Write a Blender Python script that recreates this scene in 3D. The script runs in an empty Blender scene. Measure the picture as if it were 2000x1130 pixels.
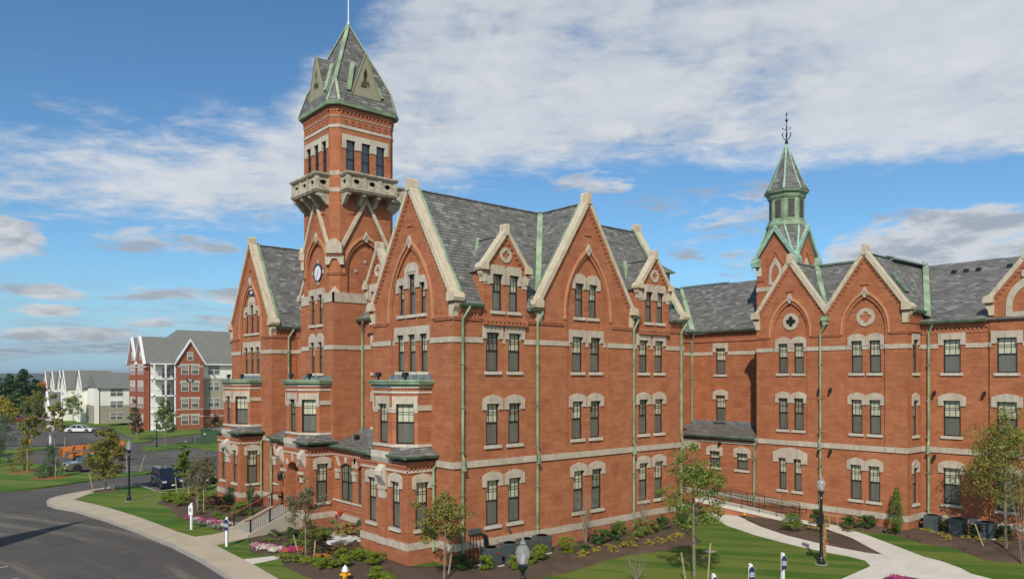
import bpy, bmesh, math, random
from mathutils import Vector, Matrix
from mathutils.geometry import tessellate_polygon
random.seed(7)
R=math.radians
SC=bpy.context.scene
COL=SC.collection
# ---------------------------------------------------------------- camera
cam=bpy.data.cameras.new('camera'); cam_o=bpy.data.objects.new('camera',cam); COL.objects.link(cam_o); SC.camera=cam_o
cam.sensor_width=36; cam.lens=26.406; cam.shift_y=0.087; cam.clip_start=.5; cam.clip_end=20000
cam_o.location=(-24.13,-32.99,10.2)
cam_o.rotation_euler=(R(90),0,math.atan2(-.6516,.7586))
SC.view_settings.view_transform='Standard'; SC.view_settings.look='None'; SC.view_settings.exposure=0.22; SC.view_settings.gamma=1
# ---------------------------------------------------------------- node helper
class NT:
    def __init__(s,tree): s.t=tree; s.n=tree.nodes; s.l=tree.links
    def node(s,typ,**kw):
        n=s.n.new(typ)
        for k,v in kw.items(): setattr(n,k,v)
        return n
    def put(s,sock,v):
        if isinstance(v,bpy.types.NodeSocket): s.l.new(v,sock)
        elif v is not None: sock.default_value=v
    def m(s,op,a,b=None,c=None,clamp=False):
        n=s.node('ShaderNodeMath',operation=op,use_clamp=clamp)
        s.put(n.inputs[0],a); s.put(n.inputs[1],b); s.put(n.inputs[2],c); return n.outputs[0]
    def vm(s,op,a,b=None,out=0):
        n=s.node('ShaderNodeVectorMath',operation=op); s.put(n.inputs[0],a); s.put(n.inputs[1],b)
        return n.outputs['Value' if out else 'Vector']
    def comb(s,x,y,z):
        n=s.node('ShaderNodeCombineXYZ'); s.put(n.inputs[0],x); s.put(n.inputs[1],y); s.put(n.inputs[2],z); return n.outputs[0]
    def sep(s,v):
        n=s.node('ShaderNodeSeparateXYZ'); s.put(n.inputs[0],v); return n.outputs
    def noise(s,vec,scale=5,detail=4,rough=.55,dist=0,color=False):
        n=s.node('ShaderNodeTexNoise'); s.put(n.inputs['Vector'],vec); s.put(n.inputs['Scale'],scale); s.put(n.inputs['Detail'],detail)
        s.put(n.inputs['Roughness'],rough); s.put(n.inputs['Distortion'],dist); return n.outputs['Color' if color else 'Fac']
    def mr(s,v,a,b,c=0.,d=1.,smooth=True):
        n=s.node('ShaderNodeMapRange',interpolation_type='SMOOTHSTEP' if smooth else 'LINEAR')
        s.put(n.inputs[0],v); s.put(n.inputs[1],a); s.put(n.inputs[2],b); s.put(n.inputs[3],c); s.put(n.inputs[4],d); return n.outputs[0]
    def mix(s,f,a,b,mode='MIX'):
        n=s.node('ShaderNodeMix',data_type='RGBA',blend_type=mode)
        s.put(n.inputs[0],f); s.put(n.inputs[6],a); s.put(n.inputs[7],b); return n.outputs[2]
    def ramp(s,f,stops):
        n=s.node('ShaderNodeValToRGB'); e=n.color_ramp.elements
        while len(e)<len(stops): e.new(.5)
        for i,(p,c) in enumerate(stops): e[i].position=p; e[i].color=(*c,1)
        s.put(n.inputs[0],f); return n.outputs[0]
    def curve(s,v,pts,lo,hi):
        n=s.node('ShaderNodeFloatCurve'); cu=n.mapping.curves[0]
        P=[((x-lo)/(hi-lo),y) for x,y in pts]
        cu.points[0].location=P[0]; cu.points[-1].location=P[-1]
        for p in P[1:-1]: cu.points.new(*p)
        n.mapping.update()
        s.put(n.inputs[1],s.m('DIVIDE',s.m('SUBTRACT',v,lo),hi-lo)); return n.outputs[0]
def C(*a): return (*a,1)
# ---------------------------------------------------------------- sky
SUN_DIR=Vector((-.794*math.cos(R(41)),-.608*math.cos(R(41)),math.sin(R(41))))
W=bpy.data.worlds.new('World'); SC.world=W; W.use_nodes=True
w=NT(W.node_tree); w.n.clear()
out=w.node('ShaderNodeOutputWorld'); bg=w.node('ShaderNodeBackground')
sky=w.node('ShaderNodeTexSky',sky_type='NISHITA'); sky.sun_disc=False; sky.sun_elevation=R(41); sky.sun_rotation=R(232.6)
sky.altitude=50; sky.air_density=1.0; sky.dust_density=.35; sky.ozone_density=2.5
tc=w.node('ShaderNodeTexCoord').outputs['Generated']
d=w.vm('NORMALIZE',tc); sx,sy,sz=w.sep(d)
rt=w.m('ADD',w.m('MULTIPLY',sx,.7586),w.m('MULTIPLY',sy,-.6516))
fw=w.m('ADD',w.m('MULTIPLY',sx,.6516),w.m('MULTIPLY',sy,.7586))
az=w.m('ARCTAN2',rt,fw)                       # radians to the right of the view axis
el=w.m('ARCSINE',sz)
# mid-level sheet on a flat layer overhead
den=w.m('ADD',w.m('MAXIMUM',sz,0.0),.09)
pl=w.comb(w.m('DIVIDE',rt,den),w.m('DIVIDE',fw,den),0)
n1=w.noise(pl,1.3,8,.62,.35)
n2=w.noise(w.vm('ADD',pl,(1.7,4.4,0)),5.2,6,.62,.2)
n3=w.noise(w.vm('ADD',pl,(7.3,2.1,0)),.55,3,.5,.3)
n4=w.noise(w.vm('MULTIPLY',pl,(1.,2.2,1.)),11.,4,.6,.1)
top=w.curve(az,[(-.62,.30),(-.45,.315),(-.32,.34),(-.26,.40),(-.17,.47),(-.09,.62),(.0,.95),(.3,1.),(.62,1.)],-.62,.62)   # upper limit of the sheet (elevation)
bot=w.curve(az,[(-.62,.16),(-.45,.175),(-.32,.18),(-.2,.21),(-.05,.25),(.1,.262),(.3,.262),(.45,.25),(.62,.225)],-.62,.62)   # lower limit
up=w.mr(w.m('SUBTRACT',top,el),-.10,.12); lowm=w.mr(w.m('SUBTRACT',el,bot),-.06,.06)
thin=w.mr(az,-.60,-.25,.90,1.12)
cov=w.m('MULTIPLY',w.m('MULTIPLY',up,lowm),thin)
dn=w.m('ADD',w.m('ADD',w.m('MULTIPLY',n1,.60),w.m('MULTIPLY',n2,.40)),w.m('ADD',w.m('MULTIPLY',n3,.10),w.m('MULTIPLY',n4,.12)))
sheet=w.mr(w.m('ADD',dn,w.m('MULTIPLY',cov,.40)),.80,1.06,0,.92)
# heaped clouds nearer the horizon
cu=w.comb(w.m('MULTIPLY',az,5.0),w.m('MULTIPLY',el,16.0),0)
c1=w.m('ADD',w.m('MULTIPLY',w.noise(w.vm('ADD',cu,(3.1,9.7,0)),1.5,7,.6,.3),.75),w.m('MULTIPLY',w.noise(cu,6.5,4,.6),.25))
band=w.m('MULTIPLY',w.mr(el,.0,.03),w.mr(el,.30,.2))
def blob(a0,e0,ra,re):
    q=w.m('ADD',w.m('POWER',w.m('DIVIDE',w.m('SUBTRACT',az,a0),ra),2.),w.m('POWER',w.m('DIVIDE',w.m('SUBTRACT',el,e0),re),2.))
    return w.mr(q,1.5,0.,0,1)
bl=blob(.53,.155,.16,.045)
for a,wt in (((-.60,.155,.05,.028),.9),((.27,.215,.11,.035),.62),((.33,.16,.14,.05),.42),((.11,.255,.07,.018),.75),((.07,.19,.05,.02),.6),((-.43,.165,.11,.02),.62),((-.55,.098,.05,.011),.8),((-.44,.102,.09,.013),.66),((-.34,.10,.08,.014),.72),((-.56,.078,.05,.009),.78),((-.42,.07,.09,.011),.7),((-.53,.052,.10,.010),.62),((-.34,.055,.10,.012),.66)):
    bl=w.m('MAXIMUM',bl,w.m('MULTIPLY',blob(*a),wt))
cum=w.mr(w.m('ADD',c1,w.m('ADD',w.m('MULTIPLY',band,.02),w.m('MULTIPLY',bl,.27))),.60,.74,0,.90)
strat=w.m('MULTIPLY',w.mr(w.noise(w.comb(w.m('MULTIPLY',az,3.2),w.m('MULTIPLY',el,30.),0),1.6,6,.55),.44,.66),w.mr(el,.15,.01,0,.95))
# cloud tones: soft grey bodies, lighter edges
ct=w.mix(w.mr(n1,.35,.66),C(.70,.75,.82),C(.88,.92,.98)); ct=w.mix(w.mr(n2,.45,.68,0,.7),ct,C(.97,.99,1.0)); ct=w.mix(w.mr(el,.3,.55,0,.2),ct,C(.60,.67,.77))
c2=w.m('ADD',w.m('MULTIPLY',w.noise(w.vm('ADD',cu,(3.1,9.4,0)),1.5,7,.6,.3),.75),w.m('MULTIPLY',w.noise(cu,6.5,4,.6),.25))
cc=w.mix(w.mr(w.m('SUBTRACT',c1,c2),-.07,.10),C(.93,.93,.95),C(.52,.56,.63))
ST=.105
skyc=w.vm('MULTIPLY',sky.outputs[0],(.60,.88,1.02))
K=1.0/ST
skyc=w.mix(w.mr(el,.16,-.02,0,.8),skyc,w.vm('MULTIPLY',C(.27,.42,.58)[:3],(K,)*3))
base=w.mix(sheet,skyc,w.vm('MULTIPLY',ct,(.66*K,)*3))
base=w.mix(strat,base,w.vm('MULTIPLY',w.mix(w.mr(n2,.4,.6),C(.36,.42,.50),C(.58,.64,.72)),(.62*K,)*3))
base=w.mix(cum,base,w.vm('MULTIPLY',cc,(.62*K,)*3))
w.put(bg.inputs[0],base); bg.inputs[1].default_value=ST
w.l.new(bg.outputs[0],out.inputs[0])
W.cycles.sampling_method='MANUAL'; W.cycles.sample_map_resolution=512
# ---------------------------------------------------------------- sun
sl=bpy.data.lights.new('sun','SUN'); sl.energy=3.6; sl.angle=R(.53); sl.color=(1,.93,.83)
so=bpy.data.objects.new('sun',sl); COL.objects.link(so); so.rotation_euler=SUN_DIR.to_track_quat('Z','Y').to_euler(); so.location=(-60,-60,60)
# ---------------------------------------------------------------- materials
def mat(name):
    m=bpy.data.materials.new(name); m.use_nodes=True; t=NT(m.node_tree); return m,t,m.node_tree.nodes['Principled BSDF']
def uvn(t):
    g=t.node('ShaderNodeNewGeometry'); N=g.outputs['True Normal']; P=g.outputs['Position']
    T=t.vm('NORMALIZE',t.vm('CROSS_PRODUCT',(0,0,1),N)); B=t.vm('CROSS_PRODUCT',N,T)
    return t.comb(t.vm('DOT_PRODUCT',P,T,1),t.vm('DOT_PRODUCT',P,B,1),0),P,g
def bump(t,h,strength=.3,dist=.02):
    b=t.node('ShaderNodeBump'); t.put(b.inputs['Height'],h); b.inputs['Strength'].default_value=strength; b.inputs['Distance'].default_value=dist; return b.outputs[0]
def simple(name,col,rough=.6,metal=0,var=.12,scale=3.,bumpy=0,spec=None,coat=0):
    m,t,b=mat(name); g=t.node('ShaderNodeNewGeometry'); n=t.noise(g.outputs['Position'],scale,5,.6)
    lo=tuple(c*(1-var) for c in col); hi=tuple(min(1,c*(1+var)) for c in col)
    t.put(b.inputs['Base Color'],t.mix(t.mr(n,.3,.7),C(*lo),C(*hi))); b.inputs['Roughness'].default_value=rough; b.inputs['Metallic'].default_value=metal
    if bumpy: t.put(b.inputs['Normal'],bump(t,t.noise(g.outputs['Position'],scale*6,5,.6),bumpy,.03))
    if spec is not None: b.inputs['Specular IOR Level'].default_value=spec
    if coat: b.inputs['Coat Weight'].default_value=coat; b.inputs['Coat Roughness'].default_value=.06
    return m
def z_(t,P): return t.sep(P)[2]
def brickmat(name,c1,c2,mort,stain=True,bw=.22,rh=.082):
    m,t,b=mat(name); uv,P,g=uvn(t)
    br=t.node('ShaderNodeTexBrick'); t.put(br.inputs['Vector'],uv); br.inputs['Scale'].default_value=1
    br.inputs['Brick Width'].default_value=bw; br.inputs['Row Height'].default_value=rh; br.inputs['Mortar Size'].default_value=.009; br.inputs['Mortar Smooth'].default_value=.3
    br.inputs['Color1'].default_value=C(*c1); br.inputs['Color2'].default_value=C(*c2); br.inputs['Mortar'].default_value=C(*mort); br.inputs['Bias'].default_value=-.1
    col=br.outputs['Color']
    big=t.noise(P,.22,5,.6,.6); mid=t.noise(uv,1.1,6,.65)
    col=t.mix(t.mr(big,.45,.72,0,.28),col,C(c1[0]*1.2,c1[1]*1.6,c1[2]*1.9))
    col=t.mix(t.mr(mid,.42,.72,0,.55),col,C(c2[0]*.72,c2[1]*.62,c2[2]*.6))
    x,y,z=t.sep(uv); rows=t.noise(t.comb(t.m('MULTIPLY',x,.12),t.m('MULTIPLY',y,2.6),0),1.,3,.6)
    col=t.mix(t.mr(rows,.5,.75,0,.32),col,C(c1[0]*.8,c1[1]*.72,c1[2]*.72))
    sk=t.noise(t.comb(t.m('MULTIPLY',x,1.7),t.m('MULTIPLY',y,.12),3.),1.,5,.65); col=t.mix(t.mr(sk,.52,.78,0,.4),col,C(c2[0]*.55,c2[1]*.6,c2[2]*.7)); r2=t.m('FRACT',t.m('DIVIDE',y,rh*3)); wr=t.node('ShaderNodeTexWhiteNoise',noise_dimensions='2D'); t.put(wr.inputs['Vector'],t.comb(t.m('FLOOR',t.m('DIVIDE',x,.9)),t.m('FLOOR',t.m('DIVIDE',y,rh*2)),0)); col=t.mix(t.m('MULTIPLY',wr.outputs[0],.42),col,C(c2[0]*.8,c2[1]*.75,c2[2]*.75)); col=t.mix(t.mr(z_(t,P),1.2,-.1,0,.25),col,C(.30,.13,.08))
    fine=t.noise(uv,14,3,.7); col=t.mix(t.mr(fine,.3,.75,0,.3),col,C(c1[0]*1.12,c1[1]*1.35,c1[2]*1.5))
    eff=t.mr(t.m('MULTIPLY',t.noise(t.vm('ADD',uv,(40,3,0)),.55,5,.7),t.noise(uv,9.,4,.8)),.34,.42,0,.35)
    col=t.mix(eff,col,C(.52,.36,.26))
    t.put(b.inputs['Base Color'],col); b.inputs['Roughness'].default_value=.88; b.inputs['Specular IOR Level'].default_value=.25
    t.put(b.inputs['Normal'],bump(t,t.m('ADD',t.m('MULTIPLY',br.outputs['Fac'],-1.),t.m('MULTIPLY',fine,.6)),.35,.012)); return m
M={}
M['brick']=brickmat('brick',(.425,.136,.051),(.29,.082,.032),(.47,.285,.17))
M['brick2']=brickmat('moulded_brick',(.44,.145,.062),(.33,.095,.042),(.48,.28,.18))
M['brickfar']=brickmat('new_brick',(.34,.10,.05),(.28,.075,.036),(.33,.16,.10))
def slate(name,a,bb,dark,bw=.34,rh=.235,light=(.26,.27,.27)):
    m,t,b=mat(name); uv,P,g=uvn(t); br=t.node('ShaderNodeTexBrick'); t.put(br.inputs['Vector'],uv); br.inputs['Scale'].default_value=1
    br.inputs['Brick Width'].default_value=bw; br.inputs['Row Height'].default_value=rh; br.inputs['Mortar Size'].default_value=.016; br.inputs['Mortar Smooth'].default_value=.6; br.inputs['Bias'].default_value=.05
    br.inputs['Color1'].default_value=C(*a); br.inputs['Color2'].default_value=C(*bb); br.inputs['Mortar'].default_value=C(*dark)
    x,y,z=t.sep(uv); r=t.m('FLOOR',t.m('DIVIDE',y,rh)); cx=t.m('FLOOR',t.m('DIVIDE',t.m('ADD',x,t.m('MULTIPLY',r,.23)),.42))
    wn=t.node('ShaderNodeTexWhiteNoise',noise_dimensions='2D'); t.put(wn.inputs['Vector'],t.comb(cx,r,0))
    col=t.mix(t.mr(wn.outputs[0],.78,1.0,0,.5),br.outputs['Color'],C(*light)); col=t.mix(t.mr(wn.outputs[0],.28,.02,0,.6),col,C(*dark))
    pat=t.noise(t.comb(t.m('MULTIPLY',x,.5),t.m('MULTIPLY',y,1.2),0),.9,4,.6); col=t.mix(t.mr(pat,.45,.8,0,.3),col,C(dark[0]*1.2,dark[1]*1.2,dark[2]*1.2))
    fr=t.m('FRACT',t.m('DIVIDE',y,rh)); col=t.mix(t.mr(fr,.30,.12,0,.75),col,C(dark[0]*.7,dark[1]*.7,dark[2]*.7))
    t.put(b.inputs['Base Color'],col); b.inputs['Roughness'].default_value=.7; b.inputs['Specular IOR Level'].default_value=.35
    t.put(b.inputs['Normal'],bump(t,t.m('ADD',t.m('MULTIPLY',fr,-1.),t.m('MULTIPLY',wn.outputs[0],.5)),.6,.035)); return m
M['litmould']=brickmat('sunlit_edge_brick',(.56,.25,.11),(.48,.20,.085),(.5,.3,.2))  # arch moulding brick, colour lightened to paint in its sunlit edge highlight
M['slate']=slate('grey_slate',(.118,.116,.104),(.185,.180,.162),(.058,.057,.052),light=(.34,.335,.31))
M['shingle']=slate('asphalt_shingle',(.17,.175,.15),(.20,.205,.18),(.13,.135,.115),.9,.28,(.18,.18,.16))
def stonemat(name,c,dark,joint=1.25):
    m,t,b=mat(name); uv,P,g=uvn(t); x,y,z=t.sep(uv)
    wn=t.node('ShaderNodeTexWhiteNoise',noise_dimensions='1D'); t.put(wn.inputs['W'],t.m('FLOOR',t.m('DIVIDE',x,joint)))
    col=t.mix(t.m('MULTIPLY',wn.outputs[0],.45),C(*c),C(c[0]*.72,c[1]*.68,c[2]*.66))
    col=t.mix(t.mr(t.noise(P,2.3,6,.7),.4,.72,0,.65),col,C(*dark))
    col=t.mix(t.mr(t.noise(t.comb(t.m('MULTIPLY',x,6.),t.m('MULTIPLY',y,.6),1.),1.,4,.65),.5,.72,0,.5),col,C(dark[0]*.7,dark[1]*.7,dark[2]*.7))
    jf=t.m('ABSOLUTE',t.m('SUBTRACT',t.m('FRACT',t.m('DIVIDE',x,joint)),.5)); col=t.mix(t.mr(jf,.488,.497,0,.6),col,C(dark[0]*.5,dark[1]*.5,dark[2]*.5))
    t.put(b.inputs['Base Color'],col); b.inputs['Roughness'].default_value=.87; b.inputs['Specular IOR Level'].default_value=.25
    t.put(b.inputs['Normal'],bump(t,t.noise(P,9.,5,.65),.6,.04)); return m
M['stone']=stonemat('sandstone',(.53,.465,.36),(.32,.27,.21))
M['coping']=stonemat('pale_coping_stone',(.60,.52,.375),(.38,.32,.235),1.9)
M['white_stone']=stonemat('pale_sill_stone',(.58,.53,.43),(.40,.36,.29),1.4)
M['belfry_stone']=simple('weathered_cast_stone',(.42,.37,.27),.85,0,.3,2.2,.5)
M['green']=simple('sage_green_metal',(.215,.30,.18),.55,0,.34,1.1,.15)
M['verdigris']=simple('verdigris_copper',(.25,.40,.30),.6,0,.25,2.5,.2)
M['gutter']=simple('green_gutter_metal',(.12,.185,.115),.5,0,.4,2.,.15)
M['olive']=simple('olive_painted_panel',(.285,.27,.175),.6,0,.08,3.)
M['lead']=simple('lead_flashing',(.20,.22,.23),.5,.3,.35,3.,.2)
M['frame']=simple('dark_window_frame',(.018,.016,.015),.4,0,.2,4.)
M['louver']=simple('brown_louvre',(.09,.065,.05),.7,0,.2,5.)
M['dark']=simple('dark_opening',(.012,.013,.015),.5,0,.1,3.)
M['black']=simple('black_metal',(.012,.013,.014),.35,0,.2,5.)
M['blackiron']=simple('dark_cast_iron',(.012,.02,.018),.35,.2,.2,5.)
M['lampgreen']=simple('black_green_paint',(.010,.016,.015),.3,0,.2,5.,coat=.3)
def glassy(name,top,botc,rough=.12,folds=0):
    m,t,b=mat(name); g=t.node('ShaderNodeNewGeometry'); uv,P,_=uvn(t)
    oi=t.node('ShaderNodeObjectInfo'); x,y,z=t.sep(uv)
    n=t.noise(t.comb(t.m('MULTIPLY',x,7.),t.m('MULTIPLY',y,.25),oi.outputs['Random']),1.3,3,.5)
    col=t.mix(t.mr(n,.35,.65),C(*top),C(*botc)); col=t.mix(t.m('MULTIPLY',oi.outputs['Random'],.25),col,C(top[0]*.45,top[1]*.45,top[2]*.4))
    t.put(b.inputs['Base Color'],col); b.inputs['Roughness'].default_value=.5; b.inputs['Specular IOR Level'].default_value=.4
    b.inputs['Coat Weight'].default_value=1.; b.inputs['Coat Roughness'].default_value=.03; b.inputs['Coat IOR'].default_value=1.5
    t.put(b.inputs['Coat Normal'],bump(t,t.noise(P,.9,2,.5),.06,.05)); return m
M['blind']=glassy('glass_over_cream_blind',(.56,.56,.40),(.42,.42,.30))
M['curtain']=glassy('glass_over_curtain',(.30,.30,.21),(.10,.10,.08))
M['screen']=glassy('glass_behind_insect_screen',(.135,.14,.11),(.10,.105,.085))
M['skyglass']=simple('clear_window_glass',(.02,.035,.06),.04,0,.3,1.,spec=1.)
M['carglass']=simple('tinted_car_glass',(.012,.016,.022),.05,0,.2,1.,spec=.8)
M['asphalt']=None
def ground(name,c1,c2,c3,s1,s2,rough=.95,bs=.3,bd=.02):
    m,t,b=mat(name); g=t.node('ShaderNodeNewGeometry'); P=g.outputs['Position']
    a=t.noise(P,s1,6,.65,.4); f=t.noise(P,s2,5,.75)
    col=t.mix(t.mr(a,.35,.68),C(*c1),C(*c2)); col=t.mix(t.mr(f,.35,.75,0,.75),col,C(*c3))
    t.put(b.inputs['Base Color'],col); b.inputs['Roughness'].default_value=rough; b.inputs['Specular IOR Level'].default_value=.15
    t.put(b.inputs['Normal'],bump(t,t.noise(P,s2*1.5,4,.7),bs,bd)); return m,t,b,P,col
# asphalt: near-black, with wheel-swept lighter arcs and aggregate speckle
m,t,b,P,col=ground('asphalt',(.070,.065,.058),(.094,.086,.077),(.112,.103,.090),.25,26.,.9,.3,.01)
px_,py_,_=t.sep(P)
rad=t.m('SQRT',t.m('ADD',t.m('POWER',t.m('ADD',px_,62.),2.),t.m('POWER',t.m('SUBTRACT',py_,8.),2.)))
arc=t.noise(t.comb(t.m('MULTIPLY',rad,.9),t.m('MULTIPLY',py_,.04),0),1.,4,.6,.3)
patch=t.noise(P,.11,4,.6)
col=t.mix(t.m('MULTIPLY',t.mr(arc,.46,.72,0,.85),t.mr(patch,.36,.56)),col,C(.19,.165,.125)); col=t.mix(t.mr(t.noise(P,1.3,6,.7,.5),.52,.72,0,.5),col,C(.035,.033,.031))
vo=t.node('ShaderNodeTexVoronoi',feature='DISTANCE_TO_EDGE'); t.put(vo.inputs['Vector'],t.vm('ADD',P,t.vm('MULTIPLY',t.noise(P,.9,4,.6,0,True),(1.6,1.6,0)))); vo.inputs['Scale'].default_value=.16
col=t.mix(t.m('MULTIPLY',t.mr(vo.outputs['Distance'],.006,.0,0,.6),t.mr(t.noise(P,.2,2),.45,.6)),col,C(.02,.02,.02))
sp=t.noise(P,60.,2,.5); col=t.mix(t.mr(sp,.62,.75,0,.4),col,C(.16,.155,.14))
t.put(b.inputs['Base Color'],col); M['asphalt']=m
m,t,b,P,col=ground('lawn_grass',(.062,.135,.016),(.10,.175,.024),(.045,.105,.014),.35,30.,.95,.9,.05)
x_,y_,_=t.sep(P); st=t.noise(t.comb(t.m('MULTIPLY',t.m('ADD',x_,t.m('MULTIPLY',y_,.7)),.55),t.m('MULTIPLY',y_,.05),0),1.,3,.6)
col=t.mix(t.mr(st,.46,.56,0,.7),col,C(.17,.20,.04)); col=t.mix(t.mr(t.noise(P,1.7,6,.7,.4),.55,.75,0,.5),col,C(.15,.16,.05)); col=t.mix(t.mr(t.noise(P,7.,4,.7),.6,.72,0,.35),col,C(.035,.08,.012)); t.put(b.inputs['Base Color'],col); M['lawn']=m
M['mulch']=ground('bark_mulch',(.115,.078,.054),(.165,.115,.08),(.06,.04,.028),.8,14.,.95,1.,.08)[0]
M['straw']=ground('fresh_bark',(.30,.13,.04),(.24,.11,.04),(.12,.06,.02),.8,14.,.95,1.,.05)[0]
M['terrain']=ground('dry_meadow',(.07,.085,.03),(.10,.10,.045),(.05,.07,.025),.02,.3,.95,.3,.2)[0]
def conc(name,c,joint=1.5):
    m,t,b,P,col=ground(name,c,tuple(k*.84 for k in c),tuple(k*.9 for k in c),.6,20.,.9,.15,.008); x,y,z=t.sep(P)
    j=t.m('ABSOLUTE',t.m('SUBTRACT',t.m('FRACT',t.m('DIVIDE',t.m('ADD',y,t.m('MULTIPLY',x,.12)),joint)),.5)); col=t.mix(t.mr(j,.484,.497,0,.45),col,C(c[0]*.5,c[1]*.47,c[2]*.44))
    col=t.mix(t.mr(t.noise(P,1.1,6,.7,.5),.55,.78,0,.5),col,C(c[0]*.68,c[1]*.6,c[2]*.5)); t.put(b.inputs['Base Color'],col); return m
M['walk']=conc('sidewalk_concrete',(.47,.40,.29)); M['path']=conc('new_path_concrete',(.62,.585,.50)); M['kerb']=conc('granite_kerb',(.36,.33,.29))
M['marble']=conc('white_gravel',(.62,.60,.57))
M['conc_cheek']=conc('stair_cheek_concrete',(.40,.36,.29)); M['concrete']=conc('grey_concrete',(.34,.32,.27))
M['white']=simple('white_paint',(.75,.75,.75),.5,0,.04,3.)
M['line']=simple('worn_white_line_paint',(.50,.50,.48),.7,0,.25,4.)
M['navy']=simple('navy_sign_face',(.018,.028,.075),.4,0,.1,3.)
M['wood']=simple('weathered_stake_wood',(.42,.34,.22),.8,0,.2,6.)
M['redwood']=simple('red_brown_handrail',(.20,.055,.022),.5,0,.2,4.)
M['ac']=simple('grey_green_sheet_metal',(.075,.095,.092),.45,0,.12,4.)
M['bark']=simple('grey_bark',(.20,.165,.12),.9,0,.3,9.,.4)
M['darkbark']=simple('dark_bark',(.07,.05,.035),.9,0,.3,9.,.4)
M['siding']=simple('cream_siding',(.80,.79,.69),.7,0,.05,.5)
M['tansiding']=simple('tan_siding',(.33,.295,.215),.7,0,.06,.5)
M['orange']=simple('orange_machine_paint',(.52,.17,.03),.4,0,.15,3.)
M['red']=simple('red_paint',(.5,.02,.015),.35,0,.1,3.)
M['yellow']=simple('yellow_hydrant_paint',(.75,.36,.015),.4,0,.1,3.)
M['rim']=simple('alloy_rim',(.5,.5,.5),.3,.8,.1,3.); M['tyre']=simple('tyre_rubber',(.015,.015,.015),.8,0,.2,8.)
M['utility']=simple('utility_green_paint',(.035,.085,.035),.5,0,.1,3.)
M['headlight']=simple('headlight_glass',(.6,.58,.52),.1,0,.1,4.,spec=1.)
M['globe']=None
m,t,b=mat('acorn_lamp_glass'); b.inputs['Base Color'].default_value=C(.80,.82,.84); b.inputs['Roughness'].default_value=.12; b.inputs['Transmission Weight'].default_value=.82; b.inputs['IOR'].default_value=1.15; b.inputs['Coat Weight'].default_value=.6; M['globe']=m
def carpaint(n,c,r=.25,metal=.3): return simple(n,c,r,metal,.03,1.,coat=1.)
def leaf(name,cols,trans=.32):
    cols=[tuple(k*1.22 for k in c) for c in cols]
    m,t,b=mat(name); g=t.node('ShaderNodeNewGeometry'); oi=g.outputs['Random Per Island']
    st=[(i/(len(cols)-1) if len(cols)>1 else 0,c) for i,c in enumerate(cols)]
    col=t.ramp(oi,st); n=t.noise(g.outputs['Position'],1.4,3,.6)
    t.put(b.inputs['Base Color'],t.mix(t.mr(n,.4,.75,0,.25),col,C(*[k*.8 for k in cols[0]]))); b.inputs['Roughness'].default_value=.6; b.inputs['Specular IOR Level'].default_value=.25
    tr=t.node('ShaderNodeBsdfTranslucent'); t.put(tr.inputs[0],col); ms=t.node('ShaderNodeMixShader'); ms.inputs[0].default_value=trans
    t.l.new(b.outputs[0],ms.inputs[1]); t.l.new(tr.outputs[0],ms.inputs[2]); t.l.new(ms.outputs[0],t.n['Material Output'].inputs[0]); return m
M['leaf_olive']=leaf('olive_leaves',[(0.109, 0.123, 0.029), (0.174, 0.181, 0.043), (0.246, 0.232, 0.058), (0.29, 0.217, 0.051)])
M['leaf_green']=leaf('green_leaves',[(0.065, 0.116, 0.022), (0.116, 0.181, 0.029), (0.174, 0.232, 0.043), (0.232, 0.246, 0.051)])
M['leaf_mixed']=leaf('turning_leaves',[(0.087, 0.145, 0.029), (0.145, 0.203, 0.036), (0.232, 0.232, 0.043), (0.377, 0.203, 0.058)])
M['leaf_grey']=leaf('grey_green_leaves',[(0.116, 0.131, 0.065), (0.174, 0.181, 0.087), (0.217, 0.189, 0.102), (0.145, 0.123, 0.072)])
M['leaf_dark']=leaf('dark_evergreen',[(0.02, 0.051, 0.014), (0.036, 0.08, 0.022), (0.058, 0.109, 0.029)],.12)
M['leaf_shrub']=leaf('clipped_shrub_leaves',[(.10,.16,.012),(.16,.22,.02),(.24,.29,.035)])
M['leaf_deep']=leaf('deep_green_leaves',[(0.036, 0.08, 0.02), (0.058, 0.116, 0.029), (0.094, 0.145, 0.036)])
M['leaf_blue']=leaf('spruce_needles',[(0.058, 0.109, 0.058), (0.087, 0.145, 0.072), (0.131, 0.174, 0.087)])
M['leaf_yellow']=leaf('yellow_leaves',[(.30,.26,.03),(.38,.30,.04),(.20,.22,.03)])
M['leaf_orange']=leaf('orange_leaves',[(0.435, 0.145, 0.029), (0.58, 0.217, 0.029), (0.261, 0.116, 0.029)])
M['leaf_rust']=leaf('rust_leaves',[(0.203, 0.087, 0.043), (0.16, 0.102, 0.043), (0.131, 0.131, 0.043)])
M['leaf_straw']=leaf('straw_grass',[(.30,.22,.07),(.36,.28,.09),(.22,.17,.06)])
M['leaf_pink']=leaf('pink_petals',[(.45,.05,.20),(.55,.10,.30),(.30,.03,.14)])
M['leaf_white']=leaf('white_petals',[(.70,.68,.50),(.65,.66,.62),(.6,.55,.35)])
M['leaf_cabbage']=leaf('cabbage_leaves',[(.20,.28,.16),(.28,.34,.2),(.12,.06,.10)])
M['leaf_coral']=leaf('coral_petals',[(.60,.10,.07),(.65,.2,.05),(.5,.05,.16)])
M['leaf_tan']=leaf('dry_corn_leaves',[(.50,.33,.08),(.42,.30,.12),(.35,.22,.07)])
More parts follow.
